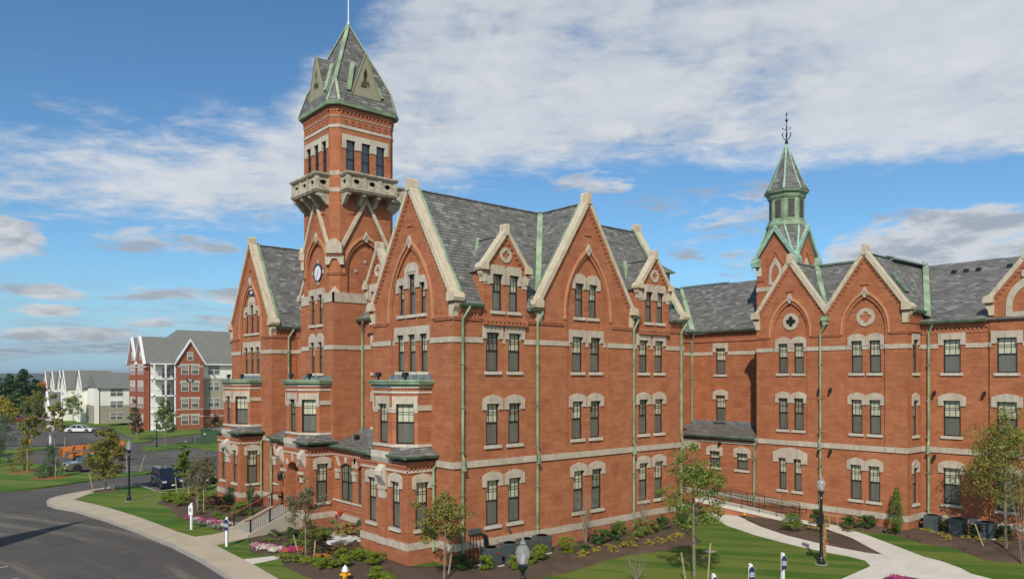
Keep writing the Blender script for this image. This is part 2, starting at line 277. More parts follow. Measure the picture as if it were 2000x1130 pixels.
# ---------------------------------------------------------------- mesh builder
class F:
    def __init__(s,ox,oy,ang=0.,oz=0.): s.ox,s.oy,s.oz,s.a=ox,oy,oz,R(ang); s.c=math.cos(s.a); s.s=math.sin(s.a); s.deg=ang
    def p(s,x,y,z): return Vector((s.ox+s.c*x-s.s*y,s.oy+s.s*x+s.c*y,s.oz+z))
    def sh(s,x=0,y=0,z=0): q=s.p(x,y,z); return F(q.x,q.y,s.deg,q.z)
    def rot(s,x,y,d,z=0): q=s.p(x,y,z); return F(q.x,q.y,s.deg+d,q.z)
ID=F(0,0,0)
class MB:
    def __init__(s): s.v=[]; s.f=[]
    def add(s,pts,faces):
        o=len(s.v); s.v+=[tuple(p) for p in pts]; s.f+=[tuple(i+o for i in f) for f in faces]; return s
    def poly(s,pts): return s.add(pts,[tuple(range(len(pts)))])
    def box(s,f,x0,x1,y0,y1,z0,z1):
        P=[f.p(x,y,z) for z in(z0,z1) for x,y in((x0,y0),(x1,y0),(x1,y1),(x0,y1))]
        return s.add(P,[(3,2,1,0),(4,5,6,7),(0,1,5,4),(1,2,6,5),(2,3,7,6),(3,0,4,7)])
    def prism(s,f,poly,y0,y1):   # polygon in local x,z, extruded y0 (front) to y1 (back)
        n=len(poly); a=[f.p(x,y0,z) for x,z in poly]; b=[f.p(x,y1,z) for x,z in poly]
        tri=tessellate_polygon([[Vector((x,z,0)) for x,z in poly]])
        P=a+b; fs=[tuple(t) for t in tri]+[tuple(i+n for i in reversed(t)) for t in tri]+[(i,i+n,(i+1)%n+n,(i+1)%n) for i in range(n)]
        return s.add(P,fs)
    def plate(s,poly,z0,z1):      # polygon in world x,y, extruded up
        n=len(poly); tri=tessellate_polygon([[Vector((x,y,0)) for x,y in poly]])
        P=[Vector((x,y,z1)) for x,y in poly]+[Vector((x,y,z0)) for x,y in poly]
        return s.add(P,[tuple(t) for t in tri]+[tuple(i+n for i in reversed(t)) for t in tri]+[(i,i+n,(i+1)%n+n,(i+1)%n) for i in range(n)])
    def tube(s,pts,rad,n=8,cap=True):
        if not isinstance(rad,(list,tuple)): rad=[rad]*len(pts)
        pts=[Vector(p) for p in pts]; P=[]; fs=[]; up=None
        for i,p in enumerate(pts):
            d=(pts[min(i+1,len(pts)-1)]-pts[max(i-1,0)]).normalized()
            ref=Vector((0,0,1)) if abs(d.z)<.9 else Vector((1,0,0))
            u=d.cross(ref).normalized(); v=d.cross(u)
            if up is not None and u.dot(up)<0: u=-u; v=-v
            up=u
            P+=[p+(u*math.cos(2*math.pi*k/n)+v*math.sin(2*math.pi*k/n))*rad[i] for k in range(n)]
        for i in range(len(pts)-1):
            for k in range(n):
                a=i*n+k; b=i*n+(k+1)%n; fs.append((a,b,b+n,a+n))
        if cap: fs+=[tuple(range(n)),tuple(range((len(pts)-1)*n,len(pts)*n))]
        return s.add(P,fs)
    def lathe(s,c,prof,n=16,rot=0.):
        c=Vector(c); P=[]; fs=[]
        for r,z in prof: P+=[c+Vector((r*math.cos(2*math.pi*(k+rot)/n),r*math.sin(2*math.pi*(k+rot)/n),z)) for k in range(n)]
        for i in range(len(prof)-1):
            for k in range(n): a=i*n+k; b=i*n+(k+1)%n; fs.append((a,b,b+n,a+n))
        fs+=[tuple(reversed(range(n))),tuple(range((len(prof)-1)*n,len(prof)*n))]
        return s.add(P,fs)
    def beam(s,p0,p1,w,h,nrm):    # rectangular bar from p0 to p1, width w across, height h along nrm
        p0=Vector(p0);p1=Vector(p1); d=(p1-p0).normalized(); nrm=Vector(nrm).normalized(); u=d.cross(nrm).normalized()*w/2; nn=u.cross(d).normalized()*h
        if nn.dot(nrm)<0: nn=-nn
        P=[p0-u,p0+u,p0+u+nn,p0-u+nn,p1-u,p1+u,p1+u+nn,p1-u+nn]
        return s.add(P,[(0,1,2,3),(7,6,5,4),(0,4,5,1),(1,5,6,2),(2,6,7,3),(3,7,4,0)])
    def mesh(s,name,m,smooth=False,fix=True):
        me=bpy.data.meshes.new(name); me.from_pydata(s.v,[],s.f)
        for x in (m if isinstance(m,list) else [m]): me.materials.append(M[x] if isinstance(x,str) else x)
        if fix:
            bm=bmesh.new(); bm.from_mesh(me); bmesh.ops.recalc_face_normals(bm,faces=bm.faces); bm.to_mesh(me); bm.free()
        if smooth:
            for p in me.polygons: p.use_smooth=True
        me.update(); return me
    def build(s,name,m,parent=None,smooth=False,fix=True,label=None):
        o=bpy.data.objects.new(name,s.mesh(name,m,smooth,fix)); COL.objects.link(o); 
        if parent is not None: o.parent=parent
        if label: o['label']=label
        return o
def inst(me,name,parent,f,x,y,z):
    o=bpy.data.objects.new(name,me); COL.objects.link(o); o.parent=parent
    if f is not None: o.location=f.p(x,y,z); o.rotation_euler=(0,0,f.a)
    return o
def tag(o,label,cat,group=None,kind=None):
    if label: o['label']=label
    if cat: o['category']=cat
    if group: o['group']=group
    if kind: o['kind']=kind
    return o
def thing(name,label,cat,loc=(0,0,0),rz=0.,group=None):
    o=bpy.data.objects.new(name,None); COL.objects.link(o); o.location=loc; o.rotation_euler=(0,0,rz); o.empty_display_size=.3
    return tag(o,label,cat,group)
def copy_tree(o,parent=None):
    c=o.copy(); COL.objects.link(c); c.parent=parent
    for ch in list(o.children): copy_tree(ch,c)
    return c
# ================================================================ BRICK BUILDING
B=thing('brick_building','large Victorian red brick hall with steep slate gables, clock tower and green capped cupola','building')
def rect(xc,z,w,h): return [(xc-w/2,z),(xc+w/2,z),(xc+w/2,z+h),(xc-w/2,z+h)]
def archp(xc,hw,z0,zs,za,n=8):
    H=za-zs; Rr=(hw*hw+H*H)/(2*hw); A=math.asin(min(1,H/Rr)) if H<=Rr else math.pi/2
    cx=hw-Rr
    pts=[(xc-hw,z0),(xc+hw,z0)]
    ar=[(cx+Rr*math.cos(A*i/n),Rr*math.sin(A*i/n)) for i in range(n+1)]
    k=H/ar[-1][1]; ar=[(x if i<n else 0,z*k) for i,(x,z) in enumerate(ar)]
    pts+=[(xc+x,zs+z) for x,z in ar]+[(xc-x,zs+z) for x,z in reversed(ar[:-1])]
    return pts
def wall(f,outline,holes=(),parent=B,depth=.24,m='brick',name='wall'):
    b=MB(); ls=[outline]+list(holes); flat=[p for l in ls for p in l]
    tri=tessellate_polygon([[Vector((x,z,0)) for x,z in l] for l in ls])
    b.add([f.p(x,0,z) for x,z in flat],[tuple(t) for t in tri])
    for h in holes:
        n=len(h); b.add([f.p(x,0,z) for x,z in h]+[f.p(x,depth,z) for x,z in h],[(i,(i+1)%n,(i+1)%n+n,i+n) for i in range(n)])
    return b.build(name,m,parent,fix=False)
_wm={}
def win_mesh(w,h,kind):
    k=(round(w,2),round(h,2),kind)
    if k in _wm: return _wm[k]
    a=MB(); t=.07; y0,y1=.13,.21; r=h*.54; f=ID
    if kind=='belfry':
        a.box(f,-w/2,-w/2+t,y0,y1,0,h); a.box(f,w/2-t,w/2,y0,y1,0,h); a.box(f,-w/2+t,w/2-t,y0,y1,0,t); a.box(f,-w/2+t,w/2-t,y0,y1,h-t,h); a.box(f,-w/2+t,w/2-t,y0,y1,r-.03,r+.03); a.box(f,-w/2+t,w/2-t,.15,.19,h*.76-.012,h*.76+.012)
        up=lo='skyglass'
    else:
        a.box(f,-w/2,-w/2+t,y0,y1,0,h); a.box(f,w/2-t,w/2,y0,y1,0,h); a.box(f,-w/2+t,w/2-t,y0,y1,0,t*1.2); a.box(f,-w/2+t,w/2-t,y0,y1,h-t,h); a.box(f,-w/2+t,w/2-t,y0-.01,y1,r-.035,r+.035)
        n=2 if w>.62 else 1
        for i in range(n):
            x=-w/2+w*(i+1)/(n+1); a.box(f,x-.011,x+.011,.155,.195,r+.035,h-t)
        for q in (.42,.54): z=r+(h-r)*q; a.box(f,-w/2+t,w/2-t,.157,.193,z-.010,z+.010)
        up={'b':'blind','c':'curtain'}[kind]; lo='screen'
    u=MB().poly([(-w/2+t,.185,r),(w/2-t,.185,r),(w/2-t,.185,h-t),(-w/2+t,.185,h-t)]); l=MB().poly([(-w/2+t,.178,t),(w/2-t,.178,t),(w/2-t,.178,r),(-w/2+t,.178,r)])
    _wm[k]=(a.mesh('window','frame'),u.mesh('pane',up),l.mesh('pane',lo)); return _wm[k]
_lm={}
def lintel_mesh(style,w,ear):
    k=(style,round(w,2),round(ear,2))
    if k in _lm: return _lm[k]
    wi=w/2-.012; Wd=w/2+ear; a=MB(); zb=-.36
    if style=='arch': top=[(Wd,.24),(Wd*.62,.40),(0,.50),(-Wd*.62,.40),(-Wd,.24)]
    elif style=='tall': top=[(Wd,.25),(Wd*.55,.55),(0,.62),(-Wd*.55,.55),(-Wd,.25)]
    else: top=[(Wd,.42),(-Wd,.42)]
    a.prism(ID,[(-Wd,zb),(-wi,zb),(-wi,-.012),(wi,-.012),(wi,zb),(Wd,zb)]+top,-.07,.12)
    _lm[k]=a.mesh('lintel','stone'); return _lm[k]
_sm={}
def window(f,xc,z,w,h,lin='arch',sill=True,ear=.27,kind=None,parent=B,dy=0.):
    if kind is None: kind='b' if random.random()<(.45 if f.oy<3 and f.deg==0 else .8) else 'c'
    fr,u,l=win_mesh(w,h,kind); o=inst(fr,'window',parent,f,xc,dy,z)
    for me in (u,l): c=bpy.data.objects.new('pane',me); COL.objects.link(c); c.parent=o
    if lin:
        c=bpy.data.objects.new('lintel',lintel_mesh(lin,w,ear)); COL.objects.link(c); c.parent=o; c.location=(0,0,h)
    if sill:
        k=round(w,2)
        if k not in _sm: _sm[k]=MB().box(ID,-w/2-.14,w/2+.14,-.10,.13,-.17,.012).mesh('sill','white_stone')
        c=bpy.data.objects.new('sill',_sm[k]); COL.objects.link(c); c.parent=o
    return o
def facade(f,outline,wins,arches=(),rec=.12,parent=B,mould=.14,m='brick'):
    holes=[]; 
    for a in arches: holes.append(archp(*a))
    groups=[[] for _ in arches]; free=[]
    for wn in wins:
        for i,a in enumerate(arches):
            if abs(wn[0]-a[0])<a[1] and a[2]<=wn[1]<a[4]: groups[i].append(wn); break
        else: free.append(wn)
    wall(f,outline,holes+[rect(*wn[:4]) for wn in free],parent,m=m)
    for wn in free: window(f,*wn[:4],*(wn[4:]),parent=parent)
    for a,g in zip(arches,groups):
        fi=f.sh(y=rec); wall(fi,archp(*a),[rect(*wn[:4]) for wn in g],parent,m=m)
        for wn in g: window(fi,*wn[:4],*(wn[4:]),parent=parent)
        if mould:
            xc,hw,z0,zs,za=a; g0=.20
            I=archp(xc,hw+g0,zs-.35,zs,za+g0*1.5); O=archp(xc,hw+g0+mould,zs-.35,zs,za+(g0+mould)*1.5)
            b=MB(); n=len(I)
            for i in range(1,n):
                j=(i+1)%n
                b.add([f.p(I[i][0],-.09,I[i][1]),f.p(I[j][0],-.09,I[j][1]),f.p(O[j][0],-.09,O[j][1]),f.p(O[i][0],-.09,O[i][1]),
                       f.p(I[i][0],.0,I[i][1]),f.p(I[j][0],.0,I[j][1]),f.p(O[j][0],.0,O[j][1]),f.p(O[i][0],.0,O[i][1])],[(0,1,2,3),(3,2,6,7),(0,4,5,1)])
            b.build('arch_moulding','litmould',parent)
            MB().prism(f,[(xc-.25,za+.10),(xc,za+.40),(xc+.25,za+.10),(xc+.20,za+.38),(xc,za+.72),(xc-.20,za+.38)],-.14,.02).prism(f,[(xc-.07,za-.02),(xc+.07,za-.02),(xc+.15,za+.2),(xc,za+.38),(xc-.15,za+.2)],-.10,.03).build('keystone','stone',parent)
def band(f,x0,x1,z0,z1,gaps=(),proud=.05,m='stone',name='stone_band',parent=B):
    x=x0
    for a,c in sorted(gaps)+[(x1,x1)]:
        if a>x+.02: MB().box(f,x,a,-proud,.06,z0,z1).build(name,m,parent)
        x=max(x,c)
def gaps(wins,z0,z1,ext=.25): return [(w[0]-w[2]/2-ext,w[0]+w[2]/2+ext) for w in wins if w[1]<z1 and w[1]+w[3]>z0-.35]
def coping(f,xc,hw,ze,zp,t=.48,depth=.58,kn=.86,back=True,m='coping',flash=True,finial=True,teeth=True,left=True,right=True,kl=True,kr=True):
    b=MB(); 
    if left: b.prism(f,[(xc-hw,ze-.02),(xc,zp),(xc,zp+t),(xc-hw,ze+t)],-.17,depth-.17)
    if right: b.prism(f,[(xc,zp),(xc+hw,ze-.02),(xc+hw,ze+t),(xc,zp+t)],-.171,depth-.171)
    if finial: b.prism(f,[(xc-.24*kn,zp+t-.45),(xc+.24*kn,zp+t-.45),(xc+.2*kn,zp+t+.22*kn),(xc+.12*kn,zp+t+.34*kn),(xc-.12*kn,zp+t+.34*kn),(xc-.2*kn,zp+t+.22*kn)],-.22,depth-.12)
    b.build('coping',m,B)
    for s,on in((-1,kl),(1,kr)):
        if not on: continue
        q=lambda x: xc+s*(hw+x*kn)
        P=[(q(-.35),ze-.1*kn),(q(.42),ze-.1*kn),(q(.5),ze+.12*kn),(q(.38),ze+.42*kn),(q(.05),ze+t*.95),(q(-.35),ze+t*.8)]
        K=MB().prism(f,P if s>0 else P[::-1],-.26,depth-.08)
        K.prism(f,[(q(-.35),ze-1.15*kn),(q(.05),ze-1.15*kn),(q(.1),ze-.75*kn),(q(.28),ze-.45*kn),(q(.32),ze-.22*kn),(q(-.35),ze-.22*kn)],-.09,depth-.2)
        K.build('kneeler',m,B)
        MB().box(f,min(q(-.33),q(.30)),max(q(-.33),q(.30)),-.15,depth-.15,ze-.22*kn,ze-.1*kn).build('kneeler_course','brick2',B)
    if flash:
        n=MB()
        for s,on in((-1,left),(1,right)):
            if on: n.beam(f.p(xc+s*.0,depth-.17+.12,zp+.32),f.p(xc+s*(hw+.05),depth-.17+.12,ze+.22),.26,.05,f.p(s*.8,0,.6)-f.p(0,0,0))
        n.build('flashing','green',B)
    if teeth:
        L=math.hypot(hw,zp-ze); n=int(L/.30); b=MB()
        for s in(-1,1):
            for i in range(1,n):
                u=i/n; x=xc+s*hw*(1-u); z=ze+(zp-ze)*u-.10
                b.box(f,x-.06,x+.06,-.075,.01,z-.20,z-.06)
        for s in(-1,1):
            P=[(xc+s*hw,ze-.16),(xc,zp-.22),(xc,zp),(xc+s*hw,ze-.0)]
            b.prism(f,P if s<0 else P[::-1],-.10,.01); P=[(xc+s*hw,ze-.34),(xc,zp-.4),(xc,zp-.2),(xc+s*hw,ze-.14)]; b.prism(f,P if s<0 else P[::-1],-.02,.01)
        b.build('dentil_course','brick2',B)
def groof(f,xc,hw,ze,zp,y0,y1,name='roof',m='slate',over=.12):
    k=(zp-ze)/hw; b=MB(); z0=ze-over*k; T=.09
    for s in(-1,1):
        b.add([f.p(xc,y0,zp),f.p(xc,y1,zp),f.p(xc+s*(hw+over),y1,z0),f.p(xc+s*(hw+over),y0,z0),f.p(xc,y0,zp-T),f.p(xc,y1,zp-T),f.p(xc+s*(hw+over),y1,z0-T),f.p(xc+s*(hw+over),y0,z0-T)],
              [(0,1,2,3),(7,6,5,4),(2,6,7,3),(0,3,7,4),(1,5,6,2)])
    b.build(name,m,B)
    c=MB(); c.beam(f.p(xc,y0+.3,zp-.02),f.p(xc,y1,zp-.02),.22,.07,(0,0,1)); c.build('ridge_cap','lead',B)
def slope(pts,m='slate',name='roof'):
    n=(Vector(pts[1])-Vector(pts[0])).cross(Vector(pts[2])-Vector(pts[0])).normalized()
    if n.z<0:n=-n
    k=len(pts); P=[Vector(p) for p in pts]+[Vector(p)-n*.08 for p in pts]
    return MB().add(P,[tuple(range(k)),tuple(reversed(range(k,2*k)))]+[(i,i+k,(i+1)%k+k,(i+1)%k) for i in range(k)]).build(name,m,B)
def strip(p0,p1,wd=.34,nrm=(0,0,1),m='green',name='valley_flashing',h=.06): return MB().beam(p0,p1,wd,h,nrm).build(name,m,B)
def gutter(f,x0,x1,y,z,m='gutter'):
    b=MB(); b.add([f.p(x,yy,zz) for x in(x0,x1) for yy,zz in((y+.0,z-.2),(y-.12,z-.16),(y-.2,z-.03),(y-.2,z),(y+.05,z+.0),(y+.05,z-.2))],[(0,1,2,3,4,5),(11,10,9,8,7,6)]+[(i,(i+1)%6,(i+1)%6+6,i+6) for i in range(6)])
    b.build('gutter',m,B)
def pipe(f,x,ztop,zbot,out=.14,kick=(5.45,),gy=.3):
    P=[f.p(x+.35,-gy,ztop),f.p(x+.33,-gy,ztop-.15),f.p(x,-out,ztop-.75)]; 
    for k in kick: P+=[f.p(x,-out,k+.55),f.p(x,-out-.11,k+.3),f.p(x,-out-.11,k-.15),f.p(x,-out,k-.5)]
    P.append(f.p(x,-out,zbot)); b=MB().tube(P,.075,8)
    for k in kick: b.box(f,x-.1,x+.1,-out-.2,-out+.02,k-.28,k-.16)
    z=zbot+1.3
    while z<ztop-1.2: b.box(f,x-.11,x+.11,-out-.09,-out+.1,z,z+.05); z+=2.4
    b.build('downspout','green',B)
def eave(f,x0,x1,z,n=.26):   # corbelled brick eave with dentils
    b=MB(); b.box(f,x0,x1,-.10,.02,z-.28,z); b.box(f,x0,x1,-.05,.02,z-.62,z-.46); x=x0+.05
    while x<x1-.1: b.box(f,x,x+.11,-.085,.01,z-.46,z-.29); x+=n
    b.build('brick_cornice','brick2',B)
def ring(f,xc,zc,r0,r1,y0=-.07,y1=.05,m='stone',name='stone_ring',lobes=0,parent=B):
    b=MB(); n=32; I=[];O=[]
    for i in range(n):
        a=2*math.pi*i/n; rr=r0
        if lobes: rr=r0*(.62+.38*abs(math.cos(lobes/2*a)))
        I.append((xc+rr*math.cos(a),zc+rr*math.sin(a))); O.append((xc+r1*math.cos(a),zc+r1*math.sin(a)))
    P=[f.p(x,y0,z) for x,z in I+O]+[f.p(x,y1,z) for x,z in I+O]
    fs=[]
    for i in range(n):
        j=(i+1)%n; fs+=[(i,j,n+j,n+i),(n+i,n+j,3*n+j,3*n+i),(i,2*n+i,2*n+j,j)]
    return b.add(P,fs).build(name,m,parent)
FS=F(0,0,0); FR_=F(0,8.5,-90); FL_=F(0,32.6,-90); FT=F(0,18.77,-90)
BELT=(5.30,5.66); BASE=(.82,1.22); UP=(12.2,12.5)
def base(f,x0,x1,parent=B): 
    MB().box(f,x0,x1,-.09,.05,*BASE).build('base_course','stone',parent)
    MB().box(f,x0,x1,-.06,.05,-.4,BASE[0]).build('brick_plinth','brick',parent)
def label_stop(f,segs,z=13.45):
    for a,c in segs: MB().box(f,a,c,-.10,.02,z+.09,z+.17).box(f,a,c,-.07,.02,z-.02,z+.09).build('string_course','brick2',B)
# ---------------- south side facade (flank)
ZE,ZP=14.5,21.15
fl=[(1.9,2.58),(6.43,2.37),(10.6,2.22)]
def pair(x1,x2,w,fl=fl,styles=('arch','arch','flat')): return [(x,z,w,h,s) for x in(x1,x2) for (z,h),s in zip(fl,styles)]
wl=pair(2.76,4.40,.96); wr=pair(16.0,17.68,.96); wc=pair(9.58,11.22,.96)+[(9.74,14.03,.78,2.13,'tall'),(10.98,14.03,.78,2.13,'tall')]
facade(FS,[(0,-.4),(6.1,-.4),(6.1,13.95),(0,13.95)],wl)
facade(FS,[(14.65,-.4),(20.5,-.4),(20.5,13.95),(14.65,13.95)],wr)
FC_=FS.sh(y=-.14)
facade(FC_,[(6.1,-.4),(14.65,-.4),(14.65,ZE),(10.37,ZP),(6.1,ZE)],wc,[(10.4,1.80,5.8,14.2,17.95)])
for x in(6.1,14.65): MB().poly([FS.p(x,-.14,-.4),FS.p(x,.3,-.4),FS.p(x,.3,15),FS.p(x,-.14,15)]).build('wall','brick',B,fix=False)
for f,x0,x1,ww in((FS,.0,6.1,wl),(FC_,6.1,14.65,wc),(FS,14.65,20.5,wr)):
    base(f,x0,x1); band(f,x0,x1,*BELT,proud=.08)
band(FS,.0,6.1,*UP,gaps=gaps(wl,*UP)); band(FS,14.65,20.5,*UP,gaps=gaps(wr,*UP)); band(FC_,6.1,8.6,*UP); band(FC_,12.2,14.65,*UP); band(FC_.sh(y=.12),8.6,12.2,*UP,gaps=gaps([w for w in wc if w[1]<12],*UP,.22))
label_stop(FS,[(.0,1.9),(5.3,6.1),(14.65,15.3),(18.75,20.5)]); label_stop(FC_,[(6.1,8.2),(12.6,14.65)])
coping(FC_,10.37,4.28,ZE,ZP); groof(FC_,10.37,4.28,ZE+.1,ZP+.15,.2,4.4)
MB().prism(FC_,rect(10.37,19.55,.28,.62),-.02,.03).prism(FC_,rect(10.37,20.17,.22,.12),-.02,.03).box(FC_,10.1,10.64,-.07,.02,19.2,19.32).build('blind_slit','brick2',B)
for xc in(3.6,17.02):
    fd=FS.sh(y=-.13); ww=[(xc-.60,14.03,.74,2.1,None),(xc+.62,14.03,.74,2.1,None)]
    facade(fd,[(xc-1.62,13.3),(xc+1.62,13.3),(xc+1.62,16.3),(xc,18.4),(xc-1.62,16.3)],ww)
    for s in(-1.62,1.62): MB().poly([fd.p(xc+s,0,13.3),fd.p(xc+s,2.4,13.3),fd.p(xc+s,2.4,16.4),fd.p(xc+s,0,16.4)]).build('dormer_cheek','brick',B,fix=False)
    b=MB(); L=[]
    for dx in(-.60,.62): 
        b.prism(fd,[(xc+dx-.56,15.55),(xc+dx-.362,15.55),(xc+dx-.362,16.12),(xc+dx+.362,16.12),(xc+dx+.362,15.55),(xc+dx+.56,15.55),(xc+dx+.56,16.45),(xc+dx+.44,16.62),(xc+dx-.44,16.62),(xc+dx-.56,16.45)],-.08,.1)
    b.box(fd,xc-1.62,xc-1.17,-.04,.05,15.5,16.1); b.box(fd,xc+1.19,xc+1.62,-.04,.05,15.4,16.1)
    b.build('dormer_lintel','stone',B)
    coping(fd,xc,1.62,16.35,18.4,t=.42,depth=.5,kn=.62,flash=False)
    groof(fd,xc,1.62,16.45,18.42,.2,3.3,name='dormer_roof')
    ring(fd,xc,17.25,.27,.44,-.06,.03,m='stone',lobes=4)
    MB().box(fd,xc-1.62,xc+1.62,-.12,.05,13.42,13.56).box(fd,xc-1.62,xc+1.62,-.04,.05,13.2,13.42).build('corbel_table','brick2',B)
    b=MB(); x=xc-1.55
    while x<xc+1.5: b.box(fd,x,x+.16,-.11,.05,13.22,13.42); x+=.30
    b.box(fd,xc-1.6,xc+1.6,-.055,-.02,13.23,13.41)
    b.build('dentil_course','brick2',B)
    A_,B_=((2.07, 0.87, 16.0),(3.7, 2.47, 18.52)) if xc<9 else ((15.67, 0.97, 16.15),(16.93, 2.46, 18.5)); strip(A_,B_,.36,(0,-1.5,1),h=.12)
    st=MB()
    for i in range(6): st.box(fd,xc-1.63-.012,xc-1.62,.05+i*.26,.34+i*.26,14.0+i*.38,14.5+i*.38)
    st.build('step_flashing','lead',B)
for x0,x1 in((.2,1.9),(5.3,6.2),(14.6,15.3),(18.75,20.4)):
    gutter(FS,x0,x1,-.22,14.32); eave(FS,x0,x1,14.12)
eave(FS,20.3,20.5,14.12)
pipe(FS,.55,14.2,.1); pipe(FS,6.0,14.2,.1,out=.24); pipe(FS,14.78,14.2,.2,out=.2); pipe(FS,20.05,14.2,.1)
# main roof ridge along X with two end parapets
k=(ZP+.15-14.25)/4.5
fm=F(0,0,-90)   # local x=-Y , y=X
def pavroof(yc): groof(F(0,yc,-90),0,4.25,ZP+.15-4.25*k,ZP+.15,.3,20.35,over=.28)
pavroof(28.3)
K4=(ZP+.15-(ZP+.15-4.25*k))/4.25; zr=ZP+.15
slope([(.3,4.25,zr),(20.35,4.25,zr),(20.35,8.78,zr-4.53*K4),(.3,8.78,zr-4.53*K4)])
for xa,xb,y_ in((.3,1.97,-.28),(1.97,5.23,.35),(5.23,6.12,-.28),(6.12,14.63,.35),(14.63,15.38,-.28),(15.38,18.66,.35),(18.66,20.35,-.28)):
    slope([(xa,4.25,zr),(xb,4.25,zr),(xb,y_,zr-(4.25-y_)*K4),(xa,y_,zr-(4.25-y_)*K4)])
MB().beam((.6,4.25,zr-.02),(20.35,4.25,zr-.02),.22,.07,(0,0,1)).build('ridge_cap','lead',B)
for f in(FS,): 
    strip((6.15,-.1,14.75),(10.37,4.25,ZP+.28),.36,(-1,-1,1)); strip((14.6,-.1,14.75),(10.37,4.25,ZP+.28),.36,(1,-1,1))
# far end gables and back walls
for yc in(4.25,28.3):
    fe=F(20.5,yc,90); wall(fe,[(-4.25,-.4),(4.25,-.4),(4.25,ZE),(0,ZP),(-4.25,ZE)]); coping(fe,0,4.25,ZE,ZP,teeth=False)
wall(F(20.5,8.5,180),[(0,-.4),(20.5,-.4),(20.5,14.4),(0,14.4)]) 
wall(F(20.5,32.6,180),[(0,-.4),(20.5,-.4),(20.5,14.4),(0,14.4)])
# ---------------- front pavilions
def pavilion(f,yc,full=True):
    c=4.25; tri=[(c+d,10.6,.78,2.2,None) for d in(-1.22,0,1.22)]+[(c,13.94,.75,2.38,None),(c-1.12,13.94,.58,1.82,None),(c+1.12,13.94,.58,1.82,None)]
    facade(f,[(0,-.4),(8.5,-.4),(8.5,ZE),(c,ZP),(0,ZE)],tri,[(c,2.08,10.15,13.9,17.85)])
    fi=f.sh(y=.12); P=[(c-1.88,12.25),(c-1.62,12.25)]
    b=MB(); pts=[(c-1.86,12.38)]
    for d in(-1.22,0,1.22): pts+=[(c+d-.378,12.38),(c+d-.378,12.79),(c+d+.378,12.79),(c+d+.378,12.38)]
    pts+=[(c+1.86,12.38),(c+1.86,13.25),(c-1.86,13.25)]
    b.prism(fi,pts,-.06,.1).build('lintel','stone',B)
    b=MB().prism(fi,[(c-1.68,15.3),(c-1.398,15.3),(c-1.398,15.75),(c-.842,15.75),(c-.842,15.5),(c-.363,15.5),(c-.363,16.31),(c+.363,16.31),(c+.363,15.5),(c+.842,15.5),(c+.842,15.75),(c+1.398,15.75),(c+1.398,15.3),(c+1.68,15.3),(c+1.68,16.15),(c+.72,16.2),(c+.72,16.7),(c+.3,16.98),(c-.3,16.98),(c-.72,16.7),(c-.72,16.2),(c-1.68,16.15)],-.07,.1)
    b.prism(fi,[(c-.5,16.45),(c+.5,16.45),(c,16.62)],-.10,0.)
    b.build('stepped_lintel','stone',B)
    band(f,0,c-2.08,*UP); band(f,c+2.08,8.5,*UP); band(fi,c-2.08,c+2.08,*UP,gaps=[(c-1.87,c+1.87)],proud=.03)
    label_stop(f,[(0,c-2.45),(c+2.45,8.5)])
    coping(f,c,4.25,ZE,ZP); base(f,0,8.5); band(f,0,8.5,*BELT,proud=.08)
    MB().prism(f,rect(c,19.45,.26,.5),-.02,.03).prism(f,rect(c,19.95,.2,.12),-.02,.03).box(f,c-.26,c+.26,-.07,.02,19.1,19.22).build('blind_slit','brick2',B)
pavilion(FR_,4.25); pavilion(FL_,28.3)
# south side of left pavilion and of the tower recess
wall(F(0,24.1,0),[(0,-.4),(2.05,-.4),(2.05,14.3),(0,14.3)]); band(F(0,24.1,0),0,2.05,*UP); band(F(0,24.1,0),0,2.05,*BELT,proud=.08); label_stop(F(0,24.1,0),[(0,2.05)])
wall(F(2.05,8.5,180),[(0,-.4),(2.05,-.4),(2.05,14.3),(0,14.3)]); eave(F(0,24.1,0),0,2.05,14.12); gutter(F(0,24.1,0),.2,2.1,-.22,14.32)
# ---------------- offsets for bays
def offs(pts,d):
    n=len(pts); out=[]
    for i in range(n):
        def nr(a,b2): 
            dx,dy=b2[0]-a[0],b2[1]-a[1]; L=math.hypot(dx,dy); return (dy/L,-dx/L)
        n1=nr(pts[i-1],pts[i]) if i>0 else None; n2=nr(pts[i],pts[i+1]) if i<n-1 else None
        if n1 is None: q=n2; out.append((pts[i][0]+q[0]*d,pts[i][1]+q[1]*d))
        elif n2 is None: q=n1; out.append((pts[i][0]+q[0]*d,pts[i][1]+q[1]*d))
        else:
            mx,my=n1[0]+n2[0],n1[1]+n2[1]; L2=mx*mx+my*my; out.append((pts[i][0]+mx*2*d/L2,pts[i][1]+my*2*d/L2))
    return out
def course(f,pts,d,z0,z1,m,name,parent=B):
    o=offs(pts,d); w=[f.p(x,y,0) for x,y in o]; return MB().plate([(q.x,q.y) for q in w],z0,z1).build(name,m,parent)
